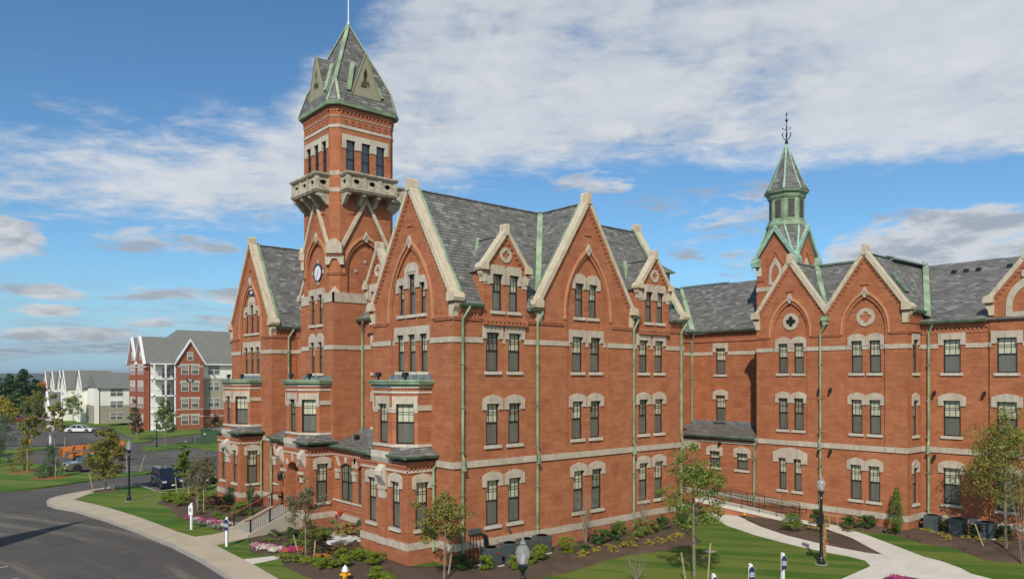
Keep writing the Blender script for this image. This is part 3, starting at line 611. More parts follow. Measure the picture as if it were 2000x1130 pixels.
def bay(f,c,entrance=False):
    p1=[(c-2.5,.08),(c-2.5,-1.8),(c+2.5,-1.8),(c+2.5,.08)]
    fr=f.sh(y=-1.8); sd=f.rot(c+2.5,-1.8,90); sl_=f.rot(c-2.5,0,-90)
    if not entrance:
        facade(fr,[(c-2.5,-.4),(c+2.5,-.4),(c+2.5,5.6),(c-2.5,5.6)],[(c-1.28,1.9,.92,2.6),(c+1.28,1.9,.92,2.6)],parent=B)
        MB().box(fr,c-.32,c+.32,-.10,.05,-.4,4.0).build('brick_pier','brick',B)
        MB().box(fr,c-.42,c+.42,-.17,.05,3.95,4.15).box(fr,c-.36,c+.36,-.14,.05,3.45,3.7).box(fr,c-.33,c+.33,-.13,.05,3.7,3.95).build('pier_capital','stone',B); MB().box(fr,c-.42,c+.42,-.16,.05,*BASE).build('pier_base','stone',B)
        MB().prism(fr.rot(c-.34,0,90),[(0,5.45),(-.42,5.0),(-.42,4.75),(0,4.15)],-.68,0).build('stone_bracket','white_stone',B)
    else:
        A=[(c-.95,1.2),(c+.95,1.2)]+[(c+.95*math.cos(a),3.75+.72*math.sin(a)) for a in[math.pi*i/12 for i in range(13)]]
        wall(fr,[(c-2.5,-.4),(c+2.5,-.4),(c+2.5,5.6),(c-2.5,5.6)],[A,rect(c-1.95,1.9,.5,2.2)],depth=.7); window(fr,c-1.95,1.9,.5,2.2,None,parent=B,dy=.1)
        wall(fr.sh(y=.7),rect(c,1.2,2.2,3.7),[rect(c,1.22,1.3,2.9)],m='brick')
        d=MB().box(fr,c-.65,c-.55,.62,.72,1.25,4.15).box(fr,c+.55,c+.65,.62,.72,1.25,4.15).box(fr,c-.55,c+.55,.62,.72,3.35,3.45).box(fr,c-.04,c+.04,.62,.72,1.25,3.35).box(fr,c-.55,c+.55,.62,.72,4.05,4.15).build('door','frame',B)
        MB().poly([fr.p(c-.6,.68,1.25),fr.p(c+.6,.68,1.25),fr.p(c+.6,.68,4.1),fr.p(c-.6,.68,4.1)]).build('pane','curtain',d)
        for s in(-1,1):
            b=MB(); b.box(fr,c+s*1.35-.36,c+s*1.35+.36,-.16,.05,3.72,3.92); b.box(fr,c+s*1.35-.30,c+s*1.35+.30,-.12,.05,3.2,3.5)
            b.build('impost','stone',B); MB().prism(fr.rot(c+s*1.75-.28,0,90),[(0,5.5),(-.40,5.1),(-.40,4.8),(0,4.2)],-.56,0).build('stone_bracket','white_stone',B)
        for i,a in enumerate((40,90,140)):
            ca,sa=math.cos(R(a)),math.sin(R(a)); 
            for s_ in(0,):
                x0,z0=c+.98*ca,3.75+.75*sa; x1,z1=c+1.30*ca,3.75+1.28*sa; nx,nz=-sa*.13,ca*.13
                MB().prism(fr,[(x0-nx*.7,z0-nz*.7),(x1-nx,z1-nz),(x1+nx,z1+nz),(x0+nx*.7,z0+nz*.7)],-.06,.03).build('voussoir','stone',B)
        MB().box(fr,c-1.22,c-.97,-.12,.02,1.2,3.7).box(fr,c+.97,c+1.22,-.12,.02,1.2,3.7).build('brick_pier','brick',B)
    facade(sd,[(0,-.4),(1.8,-.4),(1.8,5.6),(0,5.6)],[(.95,1.9,.86,2.6,'arch',True,.22)])
    wall(sl_,[(0,-.4),(1.8,-.4),(1.8,5.6),(0,5.6)])
    for g,x0,x1 in((fr,c-2.5,c+2.5),(sd,0,1.8),(sl_,0,1.8)):
        base(g,x0,x1) if not(entrance and g is fr) else (base(g,c-2.5,c-1.3),base(g,c+1.3,c+2.5))
        MB().box(g,x0,x1,-.06,.03,5.05,5.18).build('stone_band','white_stone',B); eave(g,x0,x1,5.62)
    MB().plate([(q.x,q.y) for q in[f.p(x,y,0) for x,y in p1]],5.55,5.65).build('roof_deck','lead',B)
    o=[(c-2.85,.0),(c-2.85,-2.15),(c+2.85,-2.15),(c+2.85,.0)]
    for s in(-1,1):
        a=[f.p(c+s*1.05,-2.15,5.98),f.p(c+s*2.85,-2.15,5.98),f.p(c+s*2.85,.0,5.98),f.p(c+s*2.1,.0,6.42),f.p(c+s*2.1,-.95,6.42),f.p(c+s*1.05,-1.78,6.42)]
        MB().add(a,[(0,1,4,5),(1,2,3,4)]).build('skirt_roof','slate',B,fix=False)
        MB().poly([f.p(c+s*1.05,-1.8,5.7),f.p(c+s*1.05,-2.15,5.98),f.p(c+s*1.05,-1.8,6.42)]).build('skirt_roof','slate',B,fix=False)
        for i in range(5): pass
    gutter(fr,c+1.05,c+2.9,-.33,6.0); gutter(fr,c-2.9,c-1.05,-.33,6.0); gutter(sd,-.38,1.85,-.33,6.0); gutter(sl_,-.05,2.15,-.33,6.0)
    MB().prism(f.rot(c-1.06,-1.8,90),[(.05,5.35),(-.05,5.35),(-.22,5.75),(-.22,6.12),(.05,6.12)],-2.12,0).build('stone_corbel','white_stone',B)
    p2=[(c-2.15,.08),(c-2.15,-.88),(c-1.0,-1.83),(c+1.0,-1.83),(c+2.15,-.88),(c+2.15,.08)]
    fr2=f.sh(y=-1.83); ct=f.rot(c+1.0,-1.83,39.56); cl=f.rot(c-2.15,-.88,-39.56); s2=f.rot(c+2.15,-.88,90); s3=f.rot(c-2.15,0,-90)
    L=math.hypot(1.15,.95)
    facade(fr2,[(c-1,6),(c+1,6),(c+1,9.85),(c-1,9.85)],[(c,6.55,.98,2.25,'flat',False,.24)])
    for g in(ct,cl): facade(g,[(0,6),(L,6),(L,9.85),(0,9.85)],[(L/2,6.55,1.04,2.25,'flat',False,.22)])
    wall(s2,[(0,6),(.88,6),(.88,9.85),(0,9.85)]); wall(s3,[(0,6),(.88,6),(.88,9.85),(0,9.85)])
    band(s2,0,.88,8.42,8.72); 
    for g,a in((fr2,1.0),(ct,L/2)):
        x0=c-1 if g is fr2 else 0; w_=.98 if g is fr2 else 1.04; cc=c if g is fr2 else L/2
        band(g,x0,x0+2*a,8.30,8.6,gaps=[(cc-w_/2-.0,cc+w_/2+.0)],proud=.04)
    course(f,p2,.07,6.38,6.54,'white_stone','sill_course'); course(f,p2,.05,9.38,9.50,'white_stone','stone_band'); course(f,p2,.10,9.68,9.80,'white_stone','stone_band')
    b=MB()
    for g,n in((fr2,8),(ct,6),(s2,4)):
        x0=c-1 if g is fr2 else 0; W_={8:2.,6:L,4:.88}[n]
        for i in range(int(W_/.2)): b.box(g,x0+i*.2+.05,x0+i*.2+.15,-.07,.01,9.53,9.67)
    b.build('dentil_course','brick2',B); course(f,p2,.012,9.5,9.69,'brick2','brick_course')
    course(f,p2,.16,9.80,9.90,'green','cornice'); course(f,p2,.28,9.90,10.02,'green','cornice'); course(f,p2,.33,10.02,10.14,'green','cornice')
    MB().box(f,c-2.2,c+2.2,-.06,.01,10.1,10.42).build('lead_upstand','lead',B)
bay(FR_,4.25); bay(FL_,4.25); bay(FT,2.53,True)
# infill walls and lean-to roofs between bays
for y0,y1 in((13.72,8.5),(24.05,18.77)):
    f=F(0,y0,-90); Wd=y0-y1
    A=lambda c,w_,z,zs: [(c-w_/2,z),(c+w_/2,z)]+[(c+w_/2*math.cos(a),zs+.42*math.sin(a)) for a in[math.pi*i/10 for i in range(11)]]
    wall(f,[(0,-.4),(Wd,-.4),(Wd,5.5),(0,5.5)],[A(1.75,1.7,2.1,4.15),A(3.75,1.0,2.1,4.15)])
    for c,w_ in((1.75,1.7),(3.75,1.0)):
        b=MB(); n=2 if w_>1.2 else 1
        for i in range(n):
            x0=c-w_/2+i*w_/n; x1=x0+w_/n; b.box(f,x0,x0+.05,.13,.2,2.1,4.57); b.box(f,x1-.05,x1,.13,.2,2.1,4.57); b.box(f,x0,x1,.12,.2,3.3,3.37); b.box(f,x0,x1,.13,.2,2.1,2.16)
            for q in(.33,.66): b.box(f,x0+(x1-x0)*q-.01,x0+(x1-x0)*q+.01,.14,.19,3.37,4.5)
            b.box(f,x0,x1,.14,.19,3.9,3.92)
        o=b.build('window','frame',B); MB().poly([f.p(c-w_/2,.18,3.35),f.p(c+w_/2,.18,3.35),f.p(c+w_/2,.18,4.6),f.p(c-w_/2,.18,4.6)]).build('pane','curtain',o); MB().poly([f.p(c-w_/2,.175,2.1),f.p(c+w_/2,.175,2.1),f.p(c+w_/2,.175,3.35),f.p(c-w_/2,.175,3.35)]).build('pane','screen',o)
    for x in(.62,2.92,4.6): MB().box(f,x-.3,x+.3,-.14,.03,3.95,4.15).box(f,x-.24,x+.24,-.10,.03,3.5,3.95).build('impost','stone',B)
    for c in(1.75,3.75):
        for dx in(-.95,-.0,.95) if c<2 else(-.6,.6):
            tl=dx*.35; MB().prism(f,[(c+dx-.13,4.35 if dx else 4.62),(c+dx+.13,4.35 if dx else 4.62),(c+dx+.2+tl,5.0),(c+dx-.2+tl,5.0)],-.06,.03).build('voussoir','stone',B)
    MB().box(f,0,Wd,-.1,.05,1.98,2.1).build('sill_course','white_stone',B)
    q=MB()
    for i in range(16): q.box(f,.7+i*.27,.8+i*.27,-.06,.01,1.45,1.6); q.box(f,.7+i*.27,.8+i*.27,-.06,.01,1.7,1.85)
    q.box(f,.66,5.1,-.015,.01,1.4,1.9); q.build('brick_diaper','brick2',B)
    base(f,0,Wd); MB().box(f,0,Wd,-.06,.03,5.05,5.18).build('stone_band','white_stone',B); eave(f,0,Wd,5.5); gutter(f,0,Wd,-.3,5.72)
    slope([f.p(0,-.32,5.72),f.p(Wd,-.32,5.72),f.p(Wd,2.07,6.5),f.p(0,2.07,6.5)]); MB().box(f,0,Wd,1.99,2.04,6.4,6.75).build('lead_upstand','lead',B)
    # recessed main wall, gabled dormer and roof above
    fr=F(2.05,y0,-90); dc=Wd/2
    ww=[(dc-.62,14.0,.6,2.1,None),(dc+.62,14.0,.6,2.1,None)]; l3=[(dc-.62,10.6,.7,2.2,'flat',True,.2),(dc+.62,10.6,.7,2.2,'flat',True,.2),(dc-.62,6.9,.7,2.1,'arch',True,.2),(dc+.62,6.9,.7,2.1,'arch',True,.2)]
    facade(fr,[(0,0),(Wd,0),(Wd,13.92),(0,13.92)],l3); band(fr,0,Wd,*UP,gaps=gaps(l3,*UP,.2))
    fd=fr.sh(y=-.12); facade(fd,[(dc-1.5,13.3),(dc+1.5,13.3),(dc+1.5,16.3),(dc,18.7),(dc-1.5,16.3)],ww)
    b=MB()
    for dx in(-.62,.62): b.prism(fd,[(dc+dx-.5,15.5),(dc+dx-.29,15.5),(dc+dx-.29,16.09),(dc+dx+.29,16.09),(dc+dx+.29,15.5),(dc+dx+.5,15.5),(dc+dx+.5,16.6),(dc+dx-.5,16.6)],-.08,.1)
    b.build('dormer_lintel','stone',B)
    for s in(-1.5,1.5): MB().poly([fd.p(dc+s,0,13.3),fd.p(dc+s,2.4,13.3),fd.p(dc+s,2.4,16.4),fd.p(dc+s,0,16.4)]).build('dormer_cheek','brick',B,fix=False)
    coping(fd,dc,1.5,16.35,18.7,t=.45,depth=.5,kn=.62,flash=True); groof(fd,dc,1.5,16.45,18.75,.2,4.,name='dormer_roof'); ring(fd,dc,17.45,.25,.42,-.06,.03,m='white_stone',lobes=4)
    eave(fr,0,Wd,14.1); gutter(fr,0,Wd,-.25,14.32)
    MB().box(fd,dc-1.5,dc+1.5,-.1,.05,13.3,13.5).build('corbel_table','brick2',B)
pipe(F(2.05,13.72,-90),.5,14.2,6.3,kick=()); pipe(F(0,24.1,0),1.35,14.2,6.2,kick=(),out=.14)
pipe(F(0,24.05,-90),.3,5.7,.2,kick=(),out=.18,gy=.35)
for f,c in((FR_,4.25),(FL_,4.25)): pipe(f.rot(c+2.5,-1.8,90),1.62,5.9,.6,kick=(),out=.15,gy=.38)
slope([(1.8,8.2,14.3),(1.8,24.3,14.3),(6.6,24.3,20.4),(6.6,8.2,20.4)]); slope([(11.4,8.2,14.3),(11.4,24.3,14.3),(6.6,24.3,20.4),(6.6,8.2,20.4)])
wall(F(11.2,8.5,90),[(0,-.4),(15.6,-.4),(15.6,14.4),(0,14.4)])
# ---------------- clock tower
TC=Vector((2.45,16.22,0)); TW=2.5; Z1=16.1
faces=[F(TC.x-TW,TC.y+TW,-90),F(TC.x-TW,TC.y-TW,0),F(TC.x+TW,TC.y-TW,90),F(TC.x+TW,TC.y+TW,180)]
CH=.5
for i,f in enumerate(faces):
    ww=[(TW-.60,10.58,.62,2.2,'tall',True,.24),(TW+.60,10.58,.62,2.2,'tall',True,.24),(TW-.60,13.98,.62,2.1,'flat',True,.24),(TW+.60,13.98,.62,2.1,'flat',True,.24)] if i==0 else []
    facade(f,[(0,-.4),(5,-.4),(5,Z1),(0,Z1)],ww)
    band(f,0,5,*UP,gaps=gaps(ww,*UP,.2)); band(f,-.05,5.05,15.45,Z1,gaps=gaps(ww,15.45,16,.2),proud=.05)
    tri=[(TW+d,23.9,.72,2.75,None,False,.2,'belfry') for d in(-1.18,0,1.18)]
    facade(f,[(CH,Z1),(5-CH,Z1),(5-CH,28.9),(CH,28.9)],tri,[(TW,1.42,Z1+.02,17.75,19.75)],rec=.16)
    g=f.rot(5-CH,0,45); L=CH*math.sqrt(2); wall(g,[(0,Z1),(L,Z1),(L,28.9),(0,28.9)])
    for z0,z1,m in((27.42,27.62,'white_stone'),(28.18,28.36,'white_stone')): band(f,CH,5-CH,z0,z1,m=m,proud=.04); band(g,0,L,z0,z1,m=m,proud=.04)
    for z0,z1 in((23.0,23.3),(24.15,24.45)): band(g,0,L,z0,z1,proud=.02,m='stone')
    MB().add([f.p(5-CH,-.02,Z1),f.p(5.02,-.02,Z1),f.p(5.02,CH,Z1),f.p(5-CH/2,CH/2,Z1+.45)],[(0,1,3),(1,2,3),(0,2,1)]).build('corner_stop','stone',B)
    eave(f,CH,5-CH,28.85,.3); eave(g,0,L,28.85,.2)
    b=MB()
    for j in range(7): x=.95+j*.52; b.box(f,x-.05,x+.05,-.05,.01,27.72,28.02); b.box(f,x-.13,x+.13,-.05,.01,27.9,27.97)
    b.box(f,.85,4.15,-.015,.01,27.7,28.04); b.build('brick_ornament','brick2',B)
    # belfry lintel
    pts=[(TW-1.82,26.05)]
    for d in(-1.18,0,1.18): pts+=[(TW+d-.348,26.05),(TW+d-.348,26.64),(TW+d+.348,26.64),(TW+d+.348,26.05)]
    pts+=[(TW+1.82,26.05),(TW+1.82,27.02),(TW-1.82,27.02)]
    MB().prism(f,pts,-.05,.1).build('lintel','white_stone',B)
    # stone chevrons (gablet outline on the wall) with dentils
    b=MB()
    for s in(-1,1):
        P=[(TW+s*1.85,19.1),(TW,22.45),(TW,22.95),(TW+s*1.85,19.6),]
        b.prism(f,P if s<0 else P[::-1],-.16,.03)
    b.build('chevron_moulding','coping',B)
    b=MB()
    for s in(-1,1):
        for j in range(14): u=j/14; x=TW+s*(1.72-1.65*u); z=19.0+3.2*u; b.box(f,x-.05,x+.05,-.05,.01,z,z+.12)
    b.build('dentil_course','brick2',B)
    for dx in(-1.,1.): MB().prism(f,rect(TW+dx,21.9,.3,.6),-.02,.03).box(f,TW+dx-.25,TW+dx+.25,-.07,.02,21.6,21.75).build('blind_slit','brick2',B)
    # corner kneeler block on the chamfer
    kb=MB().box(g,-.22,L+.22,-.30,.1,18.75,19.35).prism(g,[(-.22,19.35),(L+.22,19.35),(L*.75,19.75),(L*.25,19.75)],-.28,.1)
    kb.prism(g,[(-.3,18.0),(-.02,18.0),(.1,18.25),(.2,18.42),(L-.2,18.42),(L-.1,18.25),(L+.02,18.0),(L+.3,18.0),(L+.3,18.6),(-.3,18.6)],-.12,.1); kb.build('corner_kneeler','stone',B)
    MB().box(g,-.2,L+.2,-.2,.1,18.6,18.75).build('kneeler_course','brick2',B)
    label_stop(f,[(CH,TW-1.7),(TW+1.7,5-CH)],17.35); label_stop(g,[(0,L)],17.35)
    fi=f.sh(y=.16)
    if i!=0:
        ring(fi,TW,17.7,.62,.78,-.03,.03,'brick2','brick_ring'); ring(fi,TW,17.7,0.02,.6,-.02,.02,'brick2','blind_roundel')
        for a in(0,90,180,270): MB().box(fi,TW+.7*math.cos(R(a))-.1,TW+.7*math.cos(R(a))+.1,-.08,.02,17.7+.7*math.sin(R(a))-.1,17.7+.7*math.sin(R(a))+.1).build('roundel_block','stone',B)
    # balcony
    b=MB(); x0,x1=TW-1.95,TW+1.95; D=-.98
    b.box(f,x0-.06,x1+.06,D-.06,.02,23.06,23.2); b.box(f,x0,x1,D,.02,22.95,23.06)
    b.box(f,x0-.07,x1+.07,D-.07,.03,24.06,24.14); b.box(f,x0-.12,x1+.12,D-.12,.05,24.14,24.24)
    for j in range(4): x=x0+.13+(x1-x0-.26)*j/3; b.box(f,x-.13,x+.13,D+.0,D+.24,23.2,24.06)
    for s in(x0,x1-.13): b.box(f,s,s+.13,-.12,0,23.2,24.06)
    b.build('balcony','belfry_stone',B)
    def pan(g2,u0,u1):
        c=(u0+u1)/2; H=[(c+.20*math.cos(R(a))*1.25,23.63+.17*math.sin(R(a))) for a in range(0,360,45)]
        S=[(c-.22,23.2),(c+.22,23.2),(c+.22,23.26),(c-.22,23.26)]
        n0=wall(g2,[(u0,23.2),(u1,23.2),(u1,24.06),(u0,24.06)],[H,S],m='belfry_stone',depth=.1,name='balcony_panel')
    w3=(x1-x0-.26)/3
    for j in range(3): pan(f.sh(y=D+.06),x0+.13+w3*j+.13,x0+.13+w3*(j+1)-.13)
    pan(f.rot(x1-.06,D,90),.24,.88); pan(f.rot(x0+.06,0,-90),.12,.76)
    for j in range(4):
        x=x0+.2+(x1-x0-.4)*j/3
        MB().prism(f.rot(x-.13,0,90),[(.0,22.1),(.0,22.95),(-.86,22.95),(-.86,22.72),(-.62,22.62),(-.18,22.15)],-.26,0).build('bracket','belfry_stone',B)
# clock
cf=faces[0].sh(y=.16); ck=bpy.data.objects.new('clock',None); COL.objects.link(ck)
ck.parent=B; ck.location=cf.p(TW,0,17.68); ck.rotation_euler=(0,0,cf.a)
ring(ID,0,0,.57,.62,-.12,.02,'navy','clock_bezel',parent=ck)
MB().prism(ID,[(.57*math.cos(R(a)),.57*math.sin(R(a))) for a in range(0,360,12)],-.05,.01).build('clock_face','white',ck)
b=MB()
for i in range(12):
    a=R(30*i); ca,sa=math.sin(a),math.cos(a); nx,nz=sa*.018,-ca*.018
    b.prism(ID,[(ca*.40-nx,sa*.40-nz),(ca*.40+nx,sa*.40+nz),(ca*.50+nx,sa*.50+nz),(ca*.50-nx,sa*.50-nz)],-.058,-.052)
b.build('hour_marks','black',ck)
for nm,a,l,wd in(('hour_hand',18,.27,.028),('minute_hand',217,.42,.02)):
    ca,sa=math.sin(R(a)),math.cos(R(a)); nx,nz=sa*wd,-ca*wd
    MB().prism(ID,[(-ca*.07-nx,-sa*.07-nz),(-ca*.07+nx,-sa*.07+nz),(ca*l+nx*.3,sa*l+nz*.3),(ca*l-nx*.3,sa*l-nz*.3)],-.075,-.062).build(nm,'black',ck)
ring(cf,TW,17.68,.80,.92,-.03,.03,'brick2','brick_ring')
for a in(0,90,180,270): MB().box(cf,TW+.78*math.cos(R(a))-.11,TW+.78*math.cos(R(a))+.11,-.08,.02,17.68+.78*math.sin(R(a))-.13,17.68+.78*math.sin(R(a))+.13).build('roundel_block','stone',B)
# tower roof: flared chamfered pyramid
def oct8(h,c,z): return [Vector((TC.x+x,TC.y+y,z)) for x,y in((-h+c,-h),(h-c,-h),(h,-h+c),(h,h-c),(h-c,h),(-h+c,h),(-h,h-c),(-h,-h+c))]
r0=oct8(2.80,.60,29.12); r1=oct8(2.22,.06,30.75); ap=Vector((TC.x,TC.y,35.9))
b=MB(); b.add(r0+r1+[ap],[(i,(i+1)%8,(i+1)%8+8,i+8) for i in range(8)]+[(i+8,(i+1)%8+8,16) for i in range(8)]); b.build('tower_roof','slate',B)
b=MB(); e=oct8(2.82,.60,28.9); e2=oct8(2.87,.60,29.12); b.add(e+e2,[tuple(range(8)),tuple(range(15,7,-1))]+[(i,(i+1)%8,(i+1)%8+8,i+8) for i in range(8)]); b.build('tower_eave','green',B)
b=MB()
for i in range(8):
    nn=(r0[i]-TC); nn.z=2.; b.beam(r0[i]+Vector((0,0,.03)),r1[i]+Vector((0,0,.03)),.16,.05,nn)
for i in(1,3,5,7):
    mm=(r1[i]+r1[(i+1)%8])/2; nn=mm-TC; nn.z=1.5; b.beam(mm,ap+Vector((0,0,.02)),.26,.07,nn)
b.build('hip_flashing','green',B)
for i,f in enumerate(faces):
    o=.02; MB().add([f.p(TW-1.15,o,29.95),f.p(TW+1.15,o,29.95),f.p(TW,o,32.85),f.p(TW,1.35,32.9),f.p(TW-1.15,.35,30.3),f.p(TW+1.15,.35,30.3)],[(0,2,3,4),(1,5,3,2)]).build('lucarne_roof','slate',B)
    T=[(TW+x_,z_-.4) for x_,z_ in((-.42,30.95),(.42,30.95),(.38,31.2),(.19,31.5),(.2,31.85),(0,32.4),(-.2,31.85),(-.19,31.5),(-.38,31.2))]
    wall(f.sh(y=o-.06),[(TW-1.12,29.9),(TW+1.12,29.9),(TW,32.9)],[T],m='olive',depth=.35,name='lucarne_panel')
    wall(f.sh(y=o+.28),[(TW-.9,30.1),(TW+.9,30.1),(TW,32.5)],m='olive',name='lucarne_back')
    b=MB()
    for s in(-1,1): b.beam(f.p(TW+s*1.12,o-.06,29.9),f.p(TW+s*.01,o-.06,32.93),.10,.05,f.p(s,0,.4)-f.p(0,0,0))
    b.build('lucarne_verge','olive',B)
    for s in(-1,1): MB().beam(f.p(TW+s*1.33,.02,30.1),f.p(TW+s*.50,.98,32.45),.30,.10,f.p(s*.35,-1,.5)-f.p(0,0,0)).build('lucarne_flashing','green',B)
MB().tube([ap,ap+Vector((0,0,3.2))],[.05,.03],8).lathe(ap,[(.12,-.05),(.12,.12),(.05,.2)],8).build('flag_pole','white',B)
# ---------------- east wing
FW=F(27.5,-1.6,-90); WW=10.95; ze,zp=14.85,18.62; zv=14.8
g1,g2=2.74,8.22
def wp(c): return [(c-.62,6.42,.78,2.35),(c+.62,6.42,.78,2.35),(c-.62,10.58,.78,2.23),(c+.62,10.58,.78,2.23)]
w1=[w+('arch',True,.22) for w in wp(g1)+wp(g2)]+[(g2-.62,1.9,.78,2.4,'arch',True,.22),(g2+.62,1.9,.78,2.4,'arch',True,.22)]
w0=[(g1-.60,1.98,.6,2.36,None,True),(g1+.60,1.98,.6,2.36,None,True)]
facade(FW,[(0,-.4),(WW,-.4),(WW,ze),(g2,zp),(5.48,zv),(g1,zp),(0,ze)],w1+w0,[(g1,1.33,5.8,13.6,15.75),(g2,1.33,5.8,13.6,15.75)])
b=MB().prism(FW,[(g1-1.35,4.0),(g1-.912,4.0),(g1-.912,4.33),(g1-.30,4.33),(g1-.30,4.0),(g1+.30,4.0),(g1+.30,4.33),(g1+.888,4.33),(g1+.888,4.0),(g1+1.35,4.0),(g1+1.35,4.75),(g1+.7,5.05),(g1,5.15),(g1-.7,5.05),(g1-1.35,4.75)],-.07,.1).build('lintel','stone',B)
base(FW,0,WW); band(FW,0,WW,*BELT,proud=.08)
for c in(g1,g2): band(FW.sh(y=.12),c-1.33,c+1.33,*UP,gaps=[(c-1.0,c-.24),(c+.24,c+1.0)],proud=.04)
for a,c in((0,g1-1.33),(g1+1.33,g2-1.33),(g2+1.33,WW)): band(FW,a,c,*UP)
label_stop(FW,[(0,g1-1.68),(g1+1.68,g2-1.68),(g2+1.68,WW)],13.2)
for c,dk in((g1,True),(g2,False)):
    fi=FW.sh(y=.12); ring(fi,c,14.4,.40,.62,-.06,.02,'stone','quatrefoil_ring',lobes=4)
    MB().prism(fi,[(c+.38*math.cos(R(a)),14.4+.38*math.sin(R(a))) for a in range(0,360,20)],-.012,-.004).build('quatrefoil_opening','dark' if dk else 'brick2',B)
    MB().prism(FW,rect(c,16.95,.3,.55),-.02,.03).prism(FW,rect(c,17.5,.22,.12),-.02,.03).box(FW,c-.3,c+.3,-.07,.02,16.6,16.72).build('blind_slit','brick2',B)
coping(FW,g1,2.73,ze-.05,zp,t=.48,depth=.5,kn=.8,flash=True,kr=False)
coping(FW,g2,2.73,ze-.05,zp,t=.48,depth=.5,kn=.8,flash=True,kl=False)
MB().box(FW,5.1,5.86,.02,.7,14.4,15.25).build('lead_gutter','lead',B)
MB().box(FW,5.25,5.72,-.32,0,14.3,14.62).box(FW,5.32,5.65,-.26,0,14.0,14.3).build('rain_hopper','green',B)
groof(FW,g1,2.73,ze+.1,zp+.15,.25,5.5); groof(FW,g2,2.73,ze+.1,zp+.15,.25,10.4)
slope([(27.6,-1.5,14.75),(27.6,-10.0,14.75),(31.4,-10.0,18.82),(31.4,-1.5,18.82)])
strip((27.75,-6.95,14.95),(31.2,-4.5,18.8),.36,(-1,-1,1.4)); strip((31.35,-4.2,18.86),(31.35,-9.7,18.86),.4,(0,0,1),name='ridge_flashing'); strip((30.6,-9.82,18.86),(37.6,-9.82,18.86),.36,(0,0,1),name='ridge_flashing')
pf=lambda x,zt,zb,k=(5.45,),o=.14: pipe(FW,x,zt,zb,out=o,kick=k,gy=.2)
pipe(F(27.5,-1.6,-90),5.13,14.1,.3,out=.16,gy=.2)
# return wall and set-back range
FRT=F(27.5,-12.55,0); wr_=[(1.35,z,.80,h,s,True,.2) for (z,h,s) in((1.9,2.4,'arch'),(6.42,2.35,'arch'),(10.58,2.23,'flat'))]
facade(FRT,[(0,-.4),(2.35,-.4),(2.35,14.8),(0,14.8)],wr_); base(FRT,0,2.35); band(FRT,0,2.35,*BELT,proud=.08); band(FRT,0,2.35,*UP,gaps=gaps(wr_,*UP,.2)); label_stop(FRT,[(0,2.35)],13.2)
eave(FRT,0.,2.35,14.5); gutter(FRT,.4,2.3,-.2,14.74)
FB=F(29.85,-12.55,-90)
wb=[(1.87,z,1.05,h,s,True,.3) for (z,h,s) in((1.95,2.4,'arch'),(6.42,2.35,'arch'),(10.57,2.2,'flat'))]
facade(FB,[(0,-.4),(4.1,-.4),(4.1,14),(0,14)],wb); base(FB,0,4.1); band(FB,0,4.1,*BELT,proud=.08); band(FB,0,4.1,*UP,gaps=gaps(wb,*UP,.3))
eave(FB,0,4.1,13.8); gutter(FB,-.25,4.0,-.3,14.0)
FB3=FB.sh(y=-.15); c3=6.1
w3=[(x,z,1.12,h,s,True,.3) for x in(5.05,7.15) for (z,h,s) in((1.95,2.4,'arch'),(6.42,2.35,'arch'),(10.55,2.22,'flat'))]
facade(FB3,[(4.1,-.4),(8.1,-.4),(8.1,15.0),(c3,17.55),(4.1,15.0)],w3); MB().poly([FB3.p(4.1,0,-.4),FB3.p(4.1,.3,-.4),FB3.p(4.1,.3,15),FB3.p(4.1,0,15)]).build('wall','brick',B,fix=False)
base(FB3,4.1,8.1); band(FB3,4.1,8.1,*BELT,proud=.08); band(FB3,4.1,8.1,*UP,gaps=gaps(w3,*UP,.3))
coping(FB3,c3,2.0,15.05,17.55,t=.45,depth=.5,kn=.75,flash=False); groof(FB3,c3,2.,15.15,17.6,.2,4.5)
b=MB(); I=archp(c3,.75,14.35,14.7,15.9); O=archp(c3,1.1,14.05,14.7,16.45); n=len(I)
b.add([FB3.p(x,-.07,z) for x,z in I+O]+[FB3.p(x,.02,z) for x,z in I+O],[(i,(i+1)%n,n+(i+1)%n,n+i) for i in range(n)]+[(n+i,n+(i+1)%n,3*n+(i+1)%n,3*n+i) for i in range(n)]+[(i,2*n+i,2*n+(i+1)%n,(i+1)%n) for i in range(n)]).build('trefoil_ring','stone',B)
MB().box(FB3,c3-.25,c3+.25,-.1,.02,16.45,16.85).build('keystone','stone',B)
facade(FB,[(8.1,-.4),(24,-.4),(24,14),(8.1,14)],[(x,z,1.05,h,s,True,.3) for x in(10.5,13.5) for (z,h,s) in((1.95,2.4,'arch'),(6.42,2.35,'arch'),(10.57,2.2,'flat'))]); base(FB,8.1,24); band(FB,8.1,24,*BELT); gutter(FB,8.1,24,-.3,14.0)
slope([(29.5,-12.4,13.95),(29.5,-36.6,13.95),(37.7,-36.6,18.85),(37.7,-8.5,18.85),(31.5,-10.5,15.1)][:4]); slope([(45.5,-1.,13.95),(45.5,-36.6,13.95),(37.7,-36.6,18.85),(37.7,-1,18.85)])
slope([(31.4,-1.5,18.78),(31.4,-10.2,18.78),(37.7,-10.2,18.84),(37.7,-1.5,18.84)],'lead','roof_deck')
strip((29.75,-12.95,14.38),(37.5,-9.9,19.08),.42,(-.5,-.9,1.2),h=.08)
pipe(FB,.5,14.0,.2,out=.14)
wall(F(45.3,-36.6,90),[(0,-.4),(48,-.4),(48,14),(0,14)]); wall(F(29.85,-36.55,0),[(0,-.4),(15.4,-.4),(15.4,13.9),(7.8,18.7),(0,13.9)])
